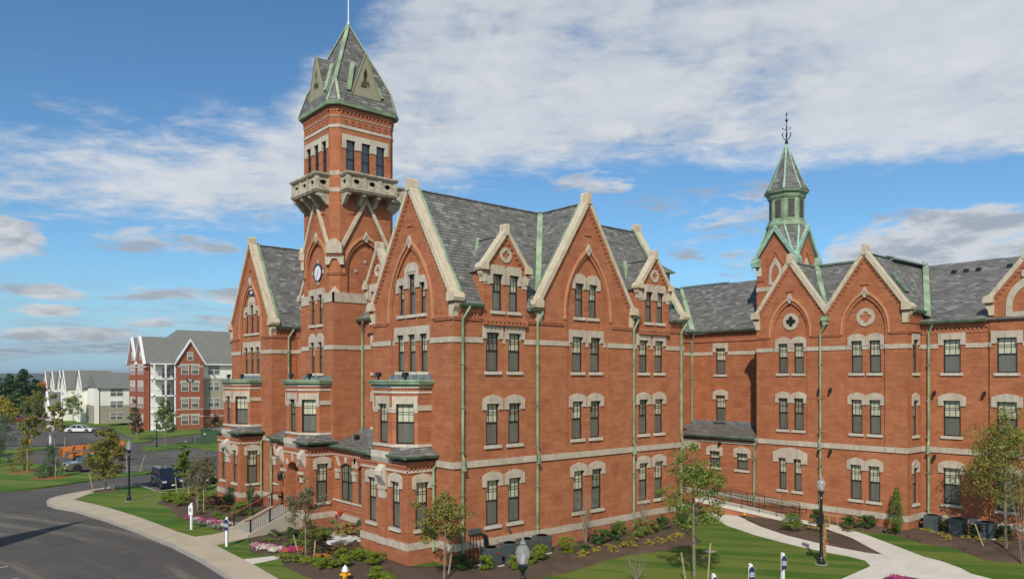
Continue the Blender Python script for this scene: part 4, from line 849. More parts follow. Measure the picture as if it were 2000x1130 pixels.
# roof vents and skylight
for q,(y_,x_) in enumerate(((-12.4,36.2),(-13.2,36.2),(-14.0,36.2),(-15.9,36.3))):
    z_=13.95+(x_-29.5)*.598; MB().prism(F(x_,y_,-90),[(-.16,z_-.1),(.16,z_-.1),(.13,z_+.16),(-.13,z_+.16)],-.2,.2).build('roof_vent','black',B)
n_=Vector((0,-1.37,1)).normalized(); p0=Vector((29.6,-11.55,16.5)); 
MB().beam((29.3,-11.85,16.05),(29.3,-10.9,17.35),.5,.12,(0,-1.37,1)).build('skylight','gutter',B)
MB().box(ID,8.6,8.85,1.2,1.45,16.8,17.0).build('roof_vent','black',B)
MB().tube([(4.9,1.55,16.0),(4.9,1.45,17.1)],.07,6).build('roof_vent','black',B); MB().tube([(9.,24.9,16),(9.,24.8,17.2)],.1,6).build('roof_vent','black',B)
# ---------------- connector, low range
FC2=F(31,6.9,-90); wc2=[(2.95,10.55,.98,2.25,'flat',True,.25),(2.95,6.5,.98,2.3,'arch',True,.25)]
facade(FC2,[(0,-.4),(8.6,-.4),(8.6,14.1),(0,14.1)],wc2); band(FC2,0,8.6,*UP,gaps=gaps(wc2,*UP,.25)); eave(FC2,0,8.6,14.1); gutter(FC2,-.1,8.2,-.28,14.3)
MB().box(FC2,0,8.6,-.07,.02,13.35,13.5).build('string_course','brick2',B)
FD=F(20.5,6.9,0); wall(FD,[(0,-.4),(10.5,-.4),(10.5,14.1),(0,14.1)]); band(FD,0,10.5,*UP); eave(FD,0,10.5,14.1); gutter(FD,0,10.3,-.28,14.3); MB().box(FD,0,10.5,-.07,.02,13.35,13.5).build('string_course','brick2',B)
pipe(FC2,.15,14.2,6.45,kick=(),out=.14)
slope([(30.7,11.3,14.3),(30.7,-1.4,14.3),(35.4,-1.4,18.9),(35.4,11.3,18.9)]); slope([(40.2,11.3,14.3),(40.2,-1.4,14.3),(35.4,-1.4,18.9),(35.4,11.3,18.9)])
slope([(20.3,6.6,14.3),(35.4,6.6,14.3),(35.4,11.3,18.75),(20.3,11.3,18.75)]); slope([(20.3,16.,14.3),(40,16.,14.3),(35.4,11.3,18.75),(20.3,11.3,18.75)])
strip((30.75,6.65,14.45),(35.35,11.2,18.85),.42,(-1,-1,1.4)); strip((20.5,11.3,18.8),(35.4,11.3,18.8),.4,(0,0,1),name='ridge_flashing'); strip((35.4,11.3,18.95),(35.4,6.0,18.95),.4,(0,0,1),name='ridge_flashing')
wall(F(40,-1.4,90),[(0,-.4),(17.4,-.4),(17.4,14.3),(0,14.3)]); wall(F(40,16,180),[(0,-.4),(19.5,-.4),(19.5,14.3),(0,14.3)])
o=MB().box(ID,27.8,29.6,8.2,9.9,15.5,19.6).build('roof_ventilator','olive',B)
MB().add([(27.5,7.9,19.6),(29.9,7.9,19.6),(29.9,10.2,19.6),(27.5,10.2,19.6),(28.7,8.6,20.25),(28.7,9.5,20.25)],[(0,1,4),(1,2,5,4),(2,3,5),(3,0,4,5),(3,2,1,0)]).build('ventilator_hood','slate',B)
MB().box(ID,27.45,29.95,7.85,10.25,19.46,19.6).build('ventilator_eave','green',B)
FLW=F(27.5,6.9,-90)
ws=[(4.75,3.12,1.0,1.3,'arch',True,.25),(7.25,3.12,1.0,1.3,'arch',True,.25)]
facade(FLW,[(0,-.4),(8.5,-.4),(8.5,5.5),(0,5.5)],ws); base(FLW,0,8.5); MB().box(FLW,0,8.5,-.07,.02,5.12,5.3).build('stone_band','stone',B)
MB().prism(FLW,[(1.4,4.45),(3.4,4.45),(3.4,4.95),(2.9,5.08),(1.9,5.08),(1.4,4.95)],-.07,.02).build('lintel','stone',B)
gutter(FLW,0,8.45,-.25,5.66); MB().box(FLW,0,8.45,-.18,.02,5.45,5.7).build('fascia','green',B)
slope([FLW.p(0,-.3,5.72),FLW.p(8.45,-.3,5.72),FLW.p(8.45,3.5,6.3),FLW.p(0,3.5,6.3)],'slate'); MB().box(FLW,0,8.45,3.4,3.48,6.25,6.62).build('lead_upstand','lead',B)
wall(F(20.5,6.9,0).sh(),[(0,-.4),(7,-.4),(7,5.5),(0,5.5)])
wall(F(27.5,-1.6,180).sh(),[(-3.6,5),(0,5),(0,14.6),(-3.6,14.6)])
pipe(FLW,8.38,5.55,.3,kick=(),out=.16,gy=.3)
# ---------------- cupola tower
CC=Vector((32.7,-1.15,0)); h=1.68
for i,f in enumerate((F(CC.x-h,CC.y+h,-90),F(CC.x-h,CC.y-h,0),F(CC.x+h,CC.y-h,90),F(CC.x+h,CC.y+h,180))):
    wall(f,[(0,13),(2*h,13),(2*h,19.6),(h,21.9),(0,19.6)]); band(f,0,2*h,17.25,17.6); label_stop(f,[(0,.7),(2*h-.7,2*h)],18.1)
    b=MB()
    for s in(-1,1):
        P=[(h+s*(h+.22),19.35),(h,22.0),(h,22.45),(h+s*(h+.22),19.8)]; b.prism(f,P if s<0 else P[::-1],-.25,.2)
        q=lambda x:h+s*(h+x); P=[(q(-.15),19.25),(q(.32),19.25),(q(.36),19.65),(q(.2),19.95),(q(-.1),19.95)]; b.prism(f,P if s>0 else P[::-1],-.3,.35)
    b.build('copper_verge','verdigris',B)
    for s in(0,2*h-.45): MB().box(f,s,s+.45,-.06,.02,18.5,19.2).build('stone_block','white_stone',B)
    b=MB(); I=archp(h,.34,17.95,18.5,19.35,6); O=archp(h,.56,17.72,18.5,19.85,6); n=len(I)
    b.add([f.p(x,-.06,z) for x,z in I+O]+[f.p(x,.02,z) for x,z in I+O],[(k_,(k_+1)%n,n+(k_+1)%n,n+k_) for k_ in range(n)]+[(n+k_,n+(k_+1)%n,3*n+(k_+1)%n,3*n+k_) for k_ in range(n)]+[(k_,2*n+k_,2*n+(k_+1)%n,(k_+1)%n) for k_ in range(n)]).build('trefoil_ring','stone',B)
    MB().prism(f,[(h-.75,19.3),(h,20.5),(h+.75,19.3),(h+.65,19.25),(h,20.3),(h-.65,19.25)],-.07,.02).prism(f,[(h-.18,20.3),(h,20.62),(h+.18,20.3)],-.1,.02).build('arch_moulding','brick2',B)
    g=MB().add([f.p(-.1,-.1,19.7),f.p(h,-.15,22.35),f.p(2*h+.1,-.1,19.7),f.p(h,1.2,22.6)],[(0,1,3),(1,2,3)]); g.build('gablet_roof','verdigris',B)
def oc(r,z,rot=.5): return [Vector((CC.x+r*math.cos(2*math.pi*(k+rot)/8+0),CC.y+r*math.sin(2*math.pi*(k+rot)/8),z)) for k in range(8)]
def octa(prof,name,m): MB().lathe((CC.x,CC.y,0),prof,8,.5).build(name,m,B)
v8=[Vector((CC.x+1.5*math.cos(2*math.pi*(k_+.5)/8),CC.y+1.5*math.sin(2*math.pi*(k_+.5)/8),22.5)) for k_ in range(8)]
b=MB(); hb=MB()
for k_ in range(4):
    a=math.pi/2*k_+math.pi/4; Pc=CC+Vector((2.72*math.cos(a),2.72*math.sin(a),19.0)); va,vb=v8[2*k_],v8[2*k_+1]
    pk=[CC+Vector((1.8*math.cos(a+d_),1.8*math.sin(a+d_),22.25)) for d_ in(-math.pi/4,math.pi/4)]
    b.add([Pc,va,vb,pk[0],pk[1]],[(0,1,2),(0,3,1),(0,2,4)])
    for q_ in(va,vb): hb.beam(Pc,q_,.13,.06,(math.cos(a),math.sin(a),.5))
b.build('skirt_roof','slate',B,fix=False); hb.build('skirt_flashing','verdigris',B)
octa([(1.5,22.35),(1.62,22.45),(1.62,22.62),(1.48,22.8),(1.48,22.95)],'drum_base','green')
octa([(1.36,22.95),(1.36,24.95)],'drum','green'); octa([(1.42,24.7),(1.5,24.85),(1.5,25.0),(1.70,25.15),(1.74,25.3)],'drum_cornice','green')
octa([(1.76,25.3),(1.26,26.15),(.06,29.2)],'spire_roof','slate')
b=MB()
a0,a1=oc(1.76,25.3),oc(1.26,26.15); tp=CC+Vector((0,0,29.3))
for k_ in range(8): nn=a0[k_]-CC; nn.z=1.; b.beam(a0[k_],a1[k_],.14,.05,nn); b.beam(a1[k_],tp,.13,.05,nn)
b.lathe((CC.x,CC.y,0),[(.30,28.5),(.06,29.3),(.06,29.4)],8,.5); b.build('hip_flashing','verdigris',B)
for k_ in range(8):
    a=2*math.pi*k_/8; f=F(CC.x+1.257*math.cos(a),CC.y+1.257*math.sin(a),math.degrees(a)+90)
    lv=MB().box(f,-.28,.28,-.04,-.01,23.15,24.65).build('louvre_frame','gutter',B)
    b=MB()
    for j in range(9): z=23.22+j*.155; b.add([f.p(-.23,-.10,z),f.p(.23,-.10,z),f.p(.23,-.045,z+.11),f.p(-.23,-.045,z+.11)],[(0,1,2,3)])
    b.build('louvre','louver',lv)
CF=CC-Vector((0,0,.7)); b=MB().tube([CF+Vector((0,0,30)),CF+Vector((0,0,32.6))],[.05,.02],6).lathe(CF,[(.12,30.0),(.16,30.1),(.06,30.22)],8).lathe(CF,[(.02,31.75),(.11,31.85),(.11,31.95),(.02,32.05)],8).lathe(CF,[(.02,32.25),(.07,32.35),(.01,32.6)],8)
for k_ in range(4):
    a=k_*math.pi/2+.6; dx,dy=math.cos(a),math.sin(a)
    b.tube([CF+Vector((0,0,30.2)),CF+Vector((dx*.22,dy*.22,30.45)),CF+Vector((dx*.34,dy*.34,30.8)),CF+Vector((dx*.22,dy*.22,30.9))],[.04,.035,.05,.03],5)
    b.tube([CF+Vector((0,0,31.1)),CF+Vector((dx*.25,dy*.25,31.18)),CF+Vector((dx*.3,dy*.3,31.3))],[.02,.02,.07],5)
b.build('finial','blackiron',B)
# ---------------- entrance stair (moves with the building)
s0x,s1x=-5.5,-1.8; yc=16.22; hwid=1.25
st=MB(); ns=8
for i in range(ns): x0=-2.6-(i+1)*.36; st.box(ID,x0,-2.6-i*.36,yc-hwid,yc+hwid,-.2,1.2-(i+1)*.15+.0)
st.box(ID,-2.6,-1.8,yc-hwid,yc+hwid,-.2,1.2); st.build('stair','concrete',B)
b=MB()
for s in(-1,1):
    y0=yc+s*(hwid+.2); fz=F(0,y0+.2,0)
    MB().prism(fz,[(-5.6,-.2),(-1.75,-.2),(-1.75,1.35),(-2.7,1.35),(-5.6,.2)],-.38,0).build('stair_cheek','conc_cheek',B)

for s in(-1,1):
    y0=yc+s*(hwid+.2)
    P=[Vector((-5.7,y0,1.05)),Vector((-5.35,y0,1.1)),Vector((-2.7,y0,2.25)),Vector((-1.9,y0,2.25))]
    rl=MB()
    for x,z0,z1 in((-5.35,.1,1.1),(-4.05,.6,1.68),(-2.7,1.2,2.25),(-1.95,1.2,2.25)): rl.box(ID,x-.045,x+.045,y0-.045,y0+.045,z0,z1)
    for d_ in(.12,.85): rl.tube([Vector((-5.35,y0,.1+d_+.05)),Vector((-2.7,y0,1.25+d_+.05)),Vector((-1.95,y0,1.25+d_+.05))],.016,4)
    x=-5.2
    while x<-2.0:
        t_=min(1,(x+5.35)/2.65); z=.1+1.15*t_; rl.tube([(x,y0,z+.15),(x,y0,z+.9)],.011,4); x+=.13
    o=rl.build('railing','black',B); MB().tube(P,.045,8).build('handrail','redwood',o)
# entrance lantern, wall packs, floodlights, fire bells, meters
ln=MB().box(ID,-.03,.03,-.35,0,.2,.26).lathe((0,-.35,0),[(.10,-.28),(.15,-.2),(.17,.12),(.2,.14),(.05,.32),(.02,.42)],6); o=ln.build('wall_lantern','black',B); o.location=F(0,18.77,-90).sh(y=-1.8).p(2.53-1.35,0,3.35); o.rotation_euler=(0,0,R(-90)); 
MB().lathe((0,-.35,0),[(.13,-.19),(.155,.1)],6).build('lantern_glass','carglass',o)
# ================================================================ GROUND
P={}
P['kerb']=[(-11.2, -11.8),(-10.8, -6.7),(-10.4, -0.5),(-10.0, 5.1),(-9.8, 10.3),(-9.9, 15.7),(-10.3, 21.3),(-10.9, 27.1),(-11.8, 33.2),(-12.7, 36.1),(-12.9, 37.9),(-12.7, 39.7),(-12.3, 41.1),(-11.6, 42.2),(-10.3, 43.4),(-8.4, 44.6),(-6.7, 45.5),(-5.2, 46.0),(-4.2, 45.7),(-4.2, 39.8),(-2.0, 40.2)]
P['plate_left']=[(-0.1, 40.7),(1.8, 40.9)]
P['sw_in']=[(-9.9, -7.5),(-8.9, -0.3),(-8.2, 3.8),(-8.0, 7.8),(-8.0, 9.0),(-7.9, 13.9),(-8.0, 16.7),(-8.4, 19.5),(-8.6, 23.0),(-9.0, 27.9),(-9.6, 32.8),(-10.3, 36.5),(-10.9, 39.3),(-9.2, 41.9),(-6.5, 44.7),(-4.5, 44.5)]
P['walk']=[(-8.0, 16.9),(-7.1, 16.3),(-5.7, 17.4),(-5.7, 14.4),(-7.9, 13.8)]
P['stub']=[(-8.0, 9.1),(-6.0, 8.7),(-6.0, 8.0),(-8.0, 7.7)]
P['path1']=[(26.9, 3.4),(27.9, 2.5),(26.2, -0.7),(26.4, -1.1),(23.9, -3.0),(22.6, -4.9),(21.3, -7.5),(20.7, -9.8),(20.4, -11.5),(20.5, -13.2),(20.6, -14.4),(18.1, -15.4),(14.2, -16.1),(9.2, -16.9),(7.8, -15.7),(13.6, -14.9),(17.3, -14.7),(18.4, -13.9),(18.7, -12.8),(18.7, -11.5),(18.9, -9.8),(19.3, -8.0),(19.9, -6.0),(21.3, -3.0),(24.1, 0.3),(24.5, 2.0)]
P['path2']=[(28.3, -3.3),(28.1, -4.5),(29.1, -5.4),(28.4, -6.7),(27.4, -8.9),(25.8, -11.0),(23.5, -13.7),(21.8, -15.7),(21.9, -16.8),(20.7, -18.1),(19.7, -18.8),(19.2, -20.2),(18.3, -22.6),(12.1, -21.3),(7.1, -17.0),(14.7, -15.9),(19.2, -14.8),(20.7, -14.0),(23.8, -10.6),(25.3, -8.2),(25.8, -6.9),(26.0, -5.4),(26.6, -4.3)]
P['bed_mid']=[(25.1, -1.4),(26.6, -1.0),(25.5, -4.9),(25.7, -5.6),(25.6, -7.0),(25.1, -8.3),(23.6, -10.7),(20.6, -13.9),(20.3, -13.3),(20.4, -11.5),(20.8, -9.8),(21.4, -7.4),(22.8, -4.8)]
P['bed_side']=[(-7.2, 0.5),(-6.8, 2.6),(-7.0, 3.6),(-6.9, 5.6),(-6.5, 7.5),(-6.0, 8.8),(-6.9, 9.9),(-6.9, 10.9),(-5.7, 14.2),(-3.1, 15.6),(4.5, 22.6),(-0.8, 8.5),(-1.8, 1.6),(0.1, -0.1),(23.3, 1.8),(26.9, 3.4),(24.2, 0.5),(20.2, -1.4),(16.9, -3.2),(15.7, -4.9),(14.0, -5.4),(12.5, -5.0),(10.9, -4.9),(9.1, -4.4),(6.7, -4.5),(4.1, -4.9),(1.7, -4.8),(-0.4, -5.4)]
P['bed_left']=[(-6.2, 32.2),(-5.8, 30.2),(-6.4, 27.8),(-6.7, 25.2),(-6.6, 22.6),(-6.3, 19.9),(-6.1, 17.7),(-5.5, 17.9),(1.0, 25.6),(-1.2, 27.5),(-1.6, 31.2),(-1.3, 36.1),(-2.8, 36.4),(-4.8, 35.3)]
P['bed_right']=[(26.7, -8.4),(26.3, -10.8),(26.8, -11.8),(25.8, -13.7),(25.5, -15.1),(25.8, -15.9),(24.7, -17.1),(23.6, -18.3),(24.4, -19.9),(24.7, -21.7),(36.0, -19.1),(35.5, -11.5),(29.6, -12.0),(30.0, -7.2)]
P['patch']=[(-2.7, 9.5),(-0.8, 12.3),(-0.6, 11.9),(-0.3, 10.4),(-0.6, 9.8),(-1.4, 8.9),(-2.3, 7.9),(-3.0, 7.7)]
P['islA']=[(-17.1, 50.2),(-14.9, 49.3),(-12.0, 49.4),(-8.4, 51.4),(-4.6, 53.2),(-1.4, 53.9),(-0.4, 55.3),(-0.6, 57.0),(-4.1, 55.5),(-6.2, 57.3),(-7.0, 67.2),(-9.0, 74.3),(-10.8, 86.2),(-13.0, 99.4)]
P['islB']=[(-14.1, 86.5),(-10.7, 87.4),(-6.4, 92.7),(-2.4, 95.5),(-2.4, 98.3),(-5.0, 98.9),(-9.8, 95.6),(-13.4, 93.9)]
P['grassC']=[(16.5, 151.3),(23.4, 158.3),(38.0, 135.2),(26.6, 104.4),(24.1, 111.7),(16.6, 106.6),(11.6, 103.5),(10.4, 106.0),(12.5, 125.2)]
P['grassD']=[(7.1, 103.2),(10.0, 104.2),(12.6, 102.6),(10.5, 97.7),(6.6, 95.9)]
P['islE']=[(6.0, 84.6),(7.3, 88.3),(9.3, 90.6),(15.4, 92.2),(19.3, 90.7),(22.2, 88.9),(15.4, 71.0),(13.8, 75.0),(12.8, 84.1),(7.8, 82.0),(6.3, 81.8)]
P['farlawn']=[(7.5, 166.6),(13.1, 191.2),(24.4, 163.0),(20.6, 147.8),(9.6, 147.9),(8.7, 160.4)]
def S(o): o['kind']='structure'; return o
def plate(name,poly,z0,z1,m): return S(MB().plate(poly,z0,z1).build(name,m))
Bg=5000
S(MB().poly([(-Bg,-Bg,-.32),(Bg,-Bg,-.32),(Bg,Bg,-.32),(-Bg,Bg,-.32)]).build('ground','terrain'))
plate('road',[(-70,-60),(-5,-60),(20,-55),(60,30),(60,100),(45,135),(32,150),(24,170),(14,210),(-10,205),(-25,190),(-70,120)],-.25,-.14,'asphalt')
K=P['kerb']
lawn=[(-11.4,-30)]+K+[(1.9,40.9),(1.9,44.5),(2.2,46),(36,46),(60,40),(85,0),(85,-60),(0,-75),(-10,-60)]
plate('lawn',lawn,-.3,0,'lawn')
sw=[(-9.85,-30),(-11.35,-30)]+K[:18]+P['sw_in'][::-1]
plate('pavement',sw,-.05,.012,'walk')
b=MB(); kk=[(-11.45,-30)]+K[:18]
for i in range(len(kk)-1):
    a=Vector((*kk[i],-.24)); c=Vector((*kk[i+1],-.24)); b.beam(a,c,.17,.26,(0,0,1))
S(b.build('kerb','kerb'))
plate('walkway',[(-8.2,17.0),(-7.1,16.9),(-5.5,17.6),(-4.9,17.6),(-4.9,14.8),(-5.5,14.7),(-5.7,14.4),(-8.2,13.6)],-.05,.05,'walk')
plate('garden_path',P['stub'],-.05,.012,'path')
p1=[(26.9,3.4),(27.3,2.2),(26.2,-.7),(26.0,-1.1),(23.9,-3.0),(22.6,-4.9),(21.3,-7.5),(20.7,-9.8),(20.4,-11.5),(20.5,-13.2),(21.2,-14.0),(20.4,-15.4),(18.1,-16.6),(14.2,-18),(7.,-20),(5,-18),(13.6,-14.9),(17.3,-14.7),(18.4,-13.9),(18.7,-12.8),(18.7,-11.5),(18.9,-9.8),(19.3,-8.0),(19.9,-6.0),(21.3,-3.0),(24.1,0.3),(24.5,2.0)]
plate('garden_path',p1,-.05,.020,'path')
p2=[(26.9,-3.2),(27.1,-5.2),(27.1,-6.6),(26.9,-8.2),(25.3,-11.0),(23.3,-13.7),(21.8,-15.7),(21.4,-16.8),(20.5,-18.1),(19.7,-18.8),(19.2,-20.2),(16.,-24.6),(9.1,-23.3),(10.1,-19.0),(16.7,-16.2),(19.2,-15.),(20.5,-13.95),(23.8,-10.6),(25.3,-8.2),(25.8,-6.9),(26.0,-5.4),(26.2,-4.3)]
plate('garden_path',p2,-.05,.028,'path')
def mound(name,poly,h,m='mulch',cell=.45,fn=None,bz=.035):
    xs=[p[0] for p in poly]; ys=[p[1] for p in poly]
    def inside(x,y):
        c=False; n=len(poly); j=n-1
        for i in range(n):
            if (poly[i][1]>y)!=(poly[j][1]>y) and x<(poly[j][0]-poly[i][0])*(y-poly[i][1])/(poly[j][1]-poly[i][1])+poly[i][0]: c=not c
            j=i
        return c
    def dist(x,y):
        d=9e9; n=len(poly)
        for i in range(n):
            ax,ay=poly[i]; bx,by=poly[(i+1)%n]; L=(bx-ax)**2+(by-ay)**2; t=max(0,min(1,((x-ax)*(bx-ax)+(y-ay)*(by-ay))/(L+1e-9)))
            d=min(d,math.hypot(x-ax-t*(bx-ax),y-ay-t*(by-ay)))
        return d
    b=MB().plate(poly,-.1,bz); 
    n1=int((max(xs)-min(xs))/cell)+2; n2=int((max(ys)-min(ys))/cell)+2; idx={}; V=[];Fc=[]
    for i in range(n1+1):
        for j in range(n2+1):
            x=min(xs)+i*cell; y=min(ys)+j*cell
            d=dist(x,y) if inside(x,y) else -.1
            z=bz+(h*min(1,max(0,d)/1.2)+random.uniform(-.02,.03) if d>0 else -.12)
            if fn and d>0: z+=fn(x,y)
            idx[i,j]=len(V); V.append((x,y,z))
    for i in range(n1):
        for j in range(n2):
            q=[idx[i,j],idx[i+1,j],idx[i+1,j+1],idx[i,j+1]]
            if sum(V[k][2]>0 for k in q)>=2: Fc.append(tuple(q))
    b.add(V,Fc); o=b.build(name,m,smooth=True); return S(o)
mound('mulch_bed',P['bed_side'],.10); mound('mulch_bed',P['bed_left'],.10)
mound('mulch_bed',P['bed_mid'],.05); mound('mulch_bed',P['bed_right'],.08,fn=lambda x,y:.2*max(0,min(1,(x-25)/2)))
mound('gravel_patch',P['patch'],.05,'marble',.3,bz=.16)
for k in('islA','islB','grassC','grassD','islE','farlawn'): plate('lawn',P[k],-.3,.0,'lawn')
plate('lawn',[(36,150),(20,300),(200,260),(200,60),(60,60),(40,95),(38,118),(24.2,122)],-.3,-.01,'lawn')
# parking lines
b=MB()
def ln_(x0,y0,x1,y1,w=.12): b.beam((x0,y0,-.139),(x1,y1,-.139),w,.004,(0,0,1))
for y in(56.9,59.5,62.1,64.7,67.3): ln_(-6.2,y,-.3,y)
for y in(70.5,73.1,75.7,78.3): ln_(6.2,y,12,y)
for i in range(8): ln_(4.8,104+i*2.8,10.6,104.8+i*2.8)
for i in range(6): ln_(-8,97+i*2.8,-3.2,98+i*2.8)
ln_(2.0,45,2.0,41,.15); ln_(-18.6,16.59,-15,16.59,.1) if False else None
for y in(16.59,13.25,9.9): ln_(-24,y,-18.2,y,.1)
for i in range(9): ln_(15+i*2.8,92.5,16+i*2.8,97.5)
S(b.build('parking_lines','line'))
b=MB(); b.beam((-4.2,45.7,-.1),(-4.2,39.8,-.1),.14,.13,(0,0,1)); b.beam((-4.2,39.8,-.1),(-.2,40.5,-.1),.14,.13,(0,0,1)); S(b.build('kerb','kerb'))
# ================================================================ FAR LAND
def ridge(name,m,x0,d,h,seed,wid):
    rr=random.Random(seed); n=90; V=[];Fc=[]
    for i in range(n+1):
        a=R(-62+130*i/n); q=h*(.72+.18*math.sin(i*.23+seed)+.10*math.sin(i*.71+2*seed))+rr.uniform(-.02,.02)*h
        for dd,z in((d-wid,-3),(d-wid*.5,q*.62),(d,q),(d+wid,-3)):
            rx_=math.sin(a)*dd; fy=math.cos(a)*dd; V.append((-24+.7586*rx_+.6516*fy,-33-.6516*rx_+.7586*fy,z))
    for i in range(n):
        for j in range(3): a=i*4+j; Fc.append((a,a+4,a+5,a+1))
    return S(MB().add(V,Fc).build(name,m,smooth=True))
M['woods']=ground('wooded_hill',(.025,.045,.018),(.045,.06,.022),(.09,.06,.025),.006,.06,.95,.8,3.)[0]
ridge('hills','woods',0,4200,36,3,900); ridge('hills','woods',0,1500,12,5,350)
# ================================================================ FOLIAGE
def leafmesh(clumps,n,size,rs,droop=.0,asp=1.6):
    b=MB(); V=[];Fc=[]
    tot=sum(c[3] for c in clumps)
    for cx,cy,cz,wt,rx,ry,rz in clumps:
        k=max(3,int(n*wt/tot))
        for _ in range(k):
            while True:
                u=Vector((rs.uniform(-1,1),rs.uniform(-1,1),rs.uniform(-1,1)))
                if u.length<=1: break
            u*= (.55+.45*rs.random())/max(.2,u.length)**.5 if u.length>.05 else 1
            p=Vector((cx+u.x*rx,cy+u.y*ry,cz+u.z*rz))
            s=size*rs.uniform(.6,1.3); nrm=(Vector((u.x,u.y,u.z+.35))+Vector((rs.uniform(-1,1),rs.uniform(-1,1),rs.uniform(-1,1)))*.9).normalized()
            t=nrm.cross(Vector((rs.uniform(-1,1),rs.uniform(-1,1),rs.uniform(-1,1)))).normalized(); q=nrm.cross(t)
            o=len(V); V+=[tuple(p-t*s*.5),tuple(p+q*s*.5/asp),tuple(p+t*s*.5),tuple(p-q*s*.5/asp)]; Fc.append((o,o+1,o+2,o+3))
    b.v=V;b.f=Fc; return b
def tree(name,label,cat,x,y,h,r,z0,lm,n,size=.11,tr=.06,seed=1,group=None,bark='bark',nb=14,vase=True,z=0.,dens=1.,shape=None,full=0):
    rs=random.Random(seed); t=thing(name,label,cat,(x,y,z),0,group)
    b=MB(); lean=(rs.uniform(-.02,.02),rs.uniform(-.02,.02))
    tp=[Vector((lean[0]*q*h,lean[1]*q*h,-.1 if q==0 else q*h)) for q in(0,.25,.5,.75,.95)]
    b.tube(tp,[tr*1.15,tr,tr*.75,tr*.45,tr*.15],7); cl=[]
    for i in range(nb):
        u=(i+.5)/nb; zs=z0*.92+(h*.86-z0*.92)*u*.8; a=i*2.4+rs.uniform(-.4,.4)
        prof=shape(u) if shape else (.65+.35*math.sin(math.pi*min(1,u*1.15)))*(1-.55*u*u)
        L=r*prof*rs.uniform(.75,1.1); ez=zs+L*(.9 if vase else .25)*rs.uniform(.7,1.2); ez=min(ez,h*.98)
        st=Vector((lean[0]*zs,lean[1]*zs,zs)); e=Vector((L*math.cos(a),L*math.sin(a),ez)); mid=(st+e)/2+Vector((0,0,-.06*L if vase else .05*L))
        b.tube([st,mid,e],[tr*.42*(1-.5*u),tr*.25,tr*.09],5,cap=False)
        for q,wt in((.5,.7),(.78,1.),(1.,.9)):
            c=st.lerp(e,q); sp=r*.24*rs.uniform(.7,1.25)
            cl.append((c.x+rs.uniform(-.1,.1)*r,c.y+rs.uniform(-.1,.1)*r,c.z+rs.uniform(-.05,.1)*r,wt*rs.uniform(.4,1.3)*dens,sp*1.15,sp*1.15,sp*.72))
        for _ in range(2):
            q=rs.uniform(.4,.9); c=st.lerp(e,q); e2=c+Vector((rs.uniform(-.3,.3)*r,rs.uniform(-.3,.3)*r,rs.uniform(.0,.35)*r)); b.tube([c,e2],[tr*.13,tr*.05],4,cap=False); cl.append((e2.x,e2.y,e2.z,.45*dens,r*.16,r*.16,r*.12))
    cl.append((0,0,h*.93,.6,r*.2,r*.2,h*.06))
    for i in range(full):
        a=rs.uniform(0,6.28); u=rs.random(); zz=z0+(h-z0)*(.06+.88*u); rr=r*math.sqrt(max(.04,1-abs(2*u-.75)**2.2*.62))*math.sqrt(rs.uniform(.05,.9))*.9; s_=r*rs.uniform(.16,.30)
        cl.append((rr*math.cos(a),rr*math.sin(a),zz,1.,s_,s_,s_*.8))
    b.build('trunk',bark,t); leafmesh(cl,n,size,rs).build('crown',lm,t,fix=False); return t
def shrub(name,label,cat,x,y,w_,h,lm,n=500,size=.07,seed=1,group=None,z=.08,clip=True,cone=False,stems=0):
    rs=random.Random(seed); t=thing(name,label,cat,(x,y,z),0,group); cl=[]
    k=26 if clip else 16
    for i in range(k):
        a=rs.uniform(0,6.28); u=rs.uniform(.08,1)
        if cone: rr=w_/2*(1-u)**.8*rs.uniform(.3,1.0); zz=h*u
        elif clip: rr=w_/2*math.sqrt(max(.05,1-(2*u-1)**2*.85))*rs.uniform(.3,.92); zz=h*(.08+.84*u)
        else: rr=w_/2*rs.uniform(.1,.95); zz=h*u*rs.uniform(.5,1.)
        cl.append((rr*math.cos(a),rr*math.sin(a),zz,1,w_*.17,w_*.17,h*.14))
    b=MB()
    for i in range(max(4,stems)):
        a=rs.uniform(0,6.28); q=rs.uniform(.3,.9)*w_/2*(1 if stems else .5); b.tube([(0,0,-.1),(q*.4*math.cos(a),q*.4*math.sin(a),h*.4),(q*math.cos(a),q*math.sin(a),h*rs.uniform(.7,1.))],[.02,.013,.005],4,cap=False)
    b.build('stems','darkbark' if not stems else 'bark',t); leafmesh(cl,n,size,rs).build('foliage',lm,t,fix=False); return t

hz,t_,b_=mat('haze'); hz.node_tree.nodes.remove(b_); pv=hz.node_tree.nodes.new('ShaderNodeVolumePrincipled'); pv.inputs['Color'].default_value=C(.72,.82,.95); pv.inputs['Density'].default_value=.00016; pv.inputs['Anisotropy'].default_value=.3
hz.node_tree.links.new(pv.outputs[0],hz.node_tree.nodes['Material Output'].inputs['Volume']); M['haze']=hz
hb_=MB().box(ID,-5100,5100,-5100,5100,-1.4,44).build('haze','haze'); hb_['kind']='stuff'
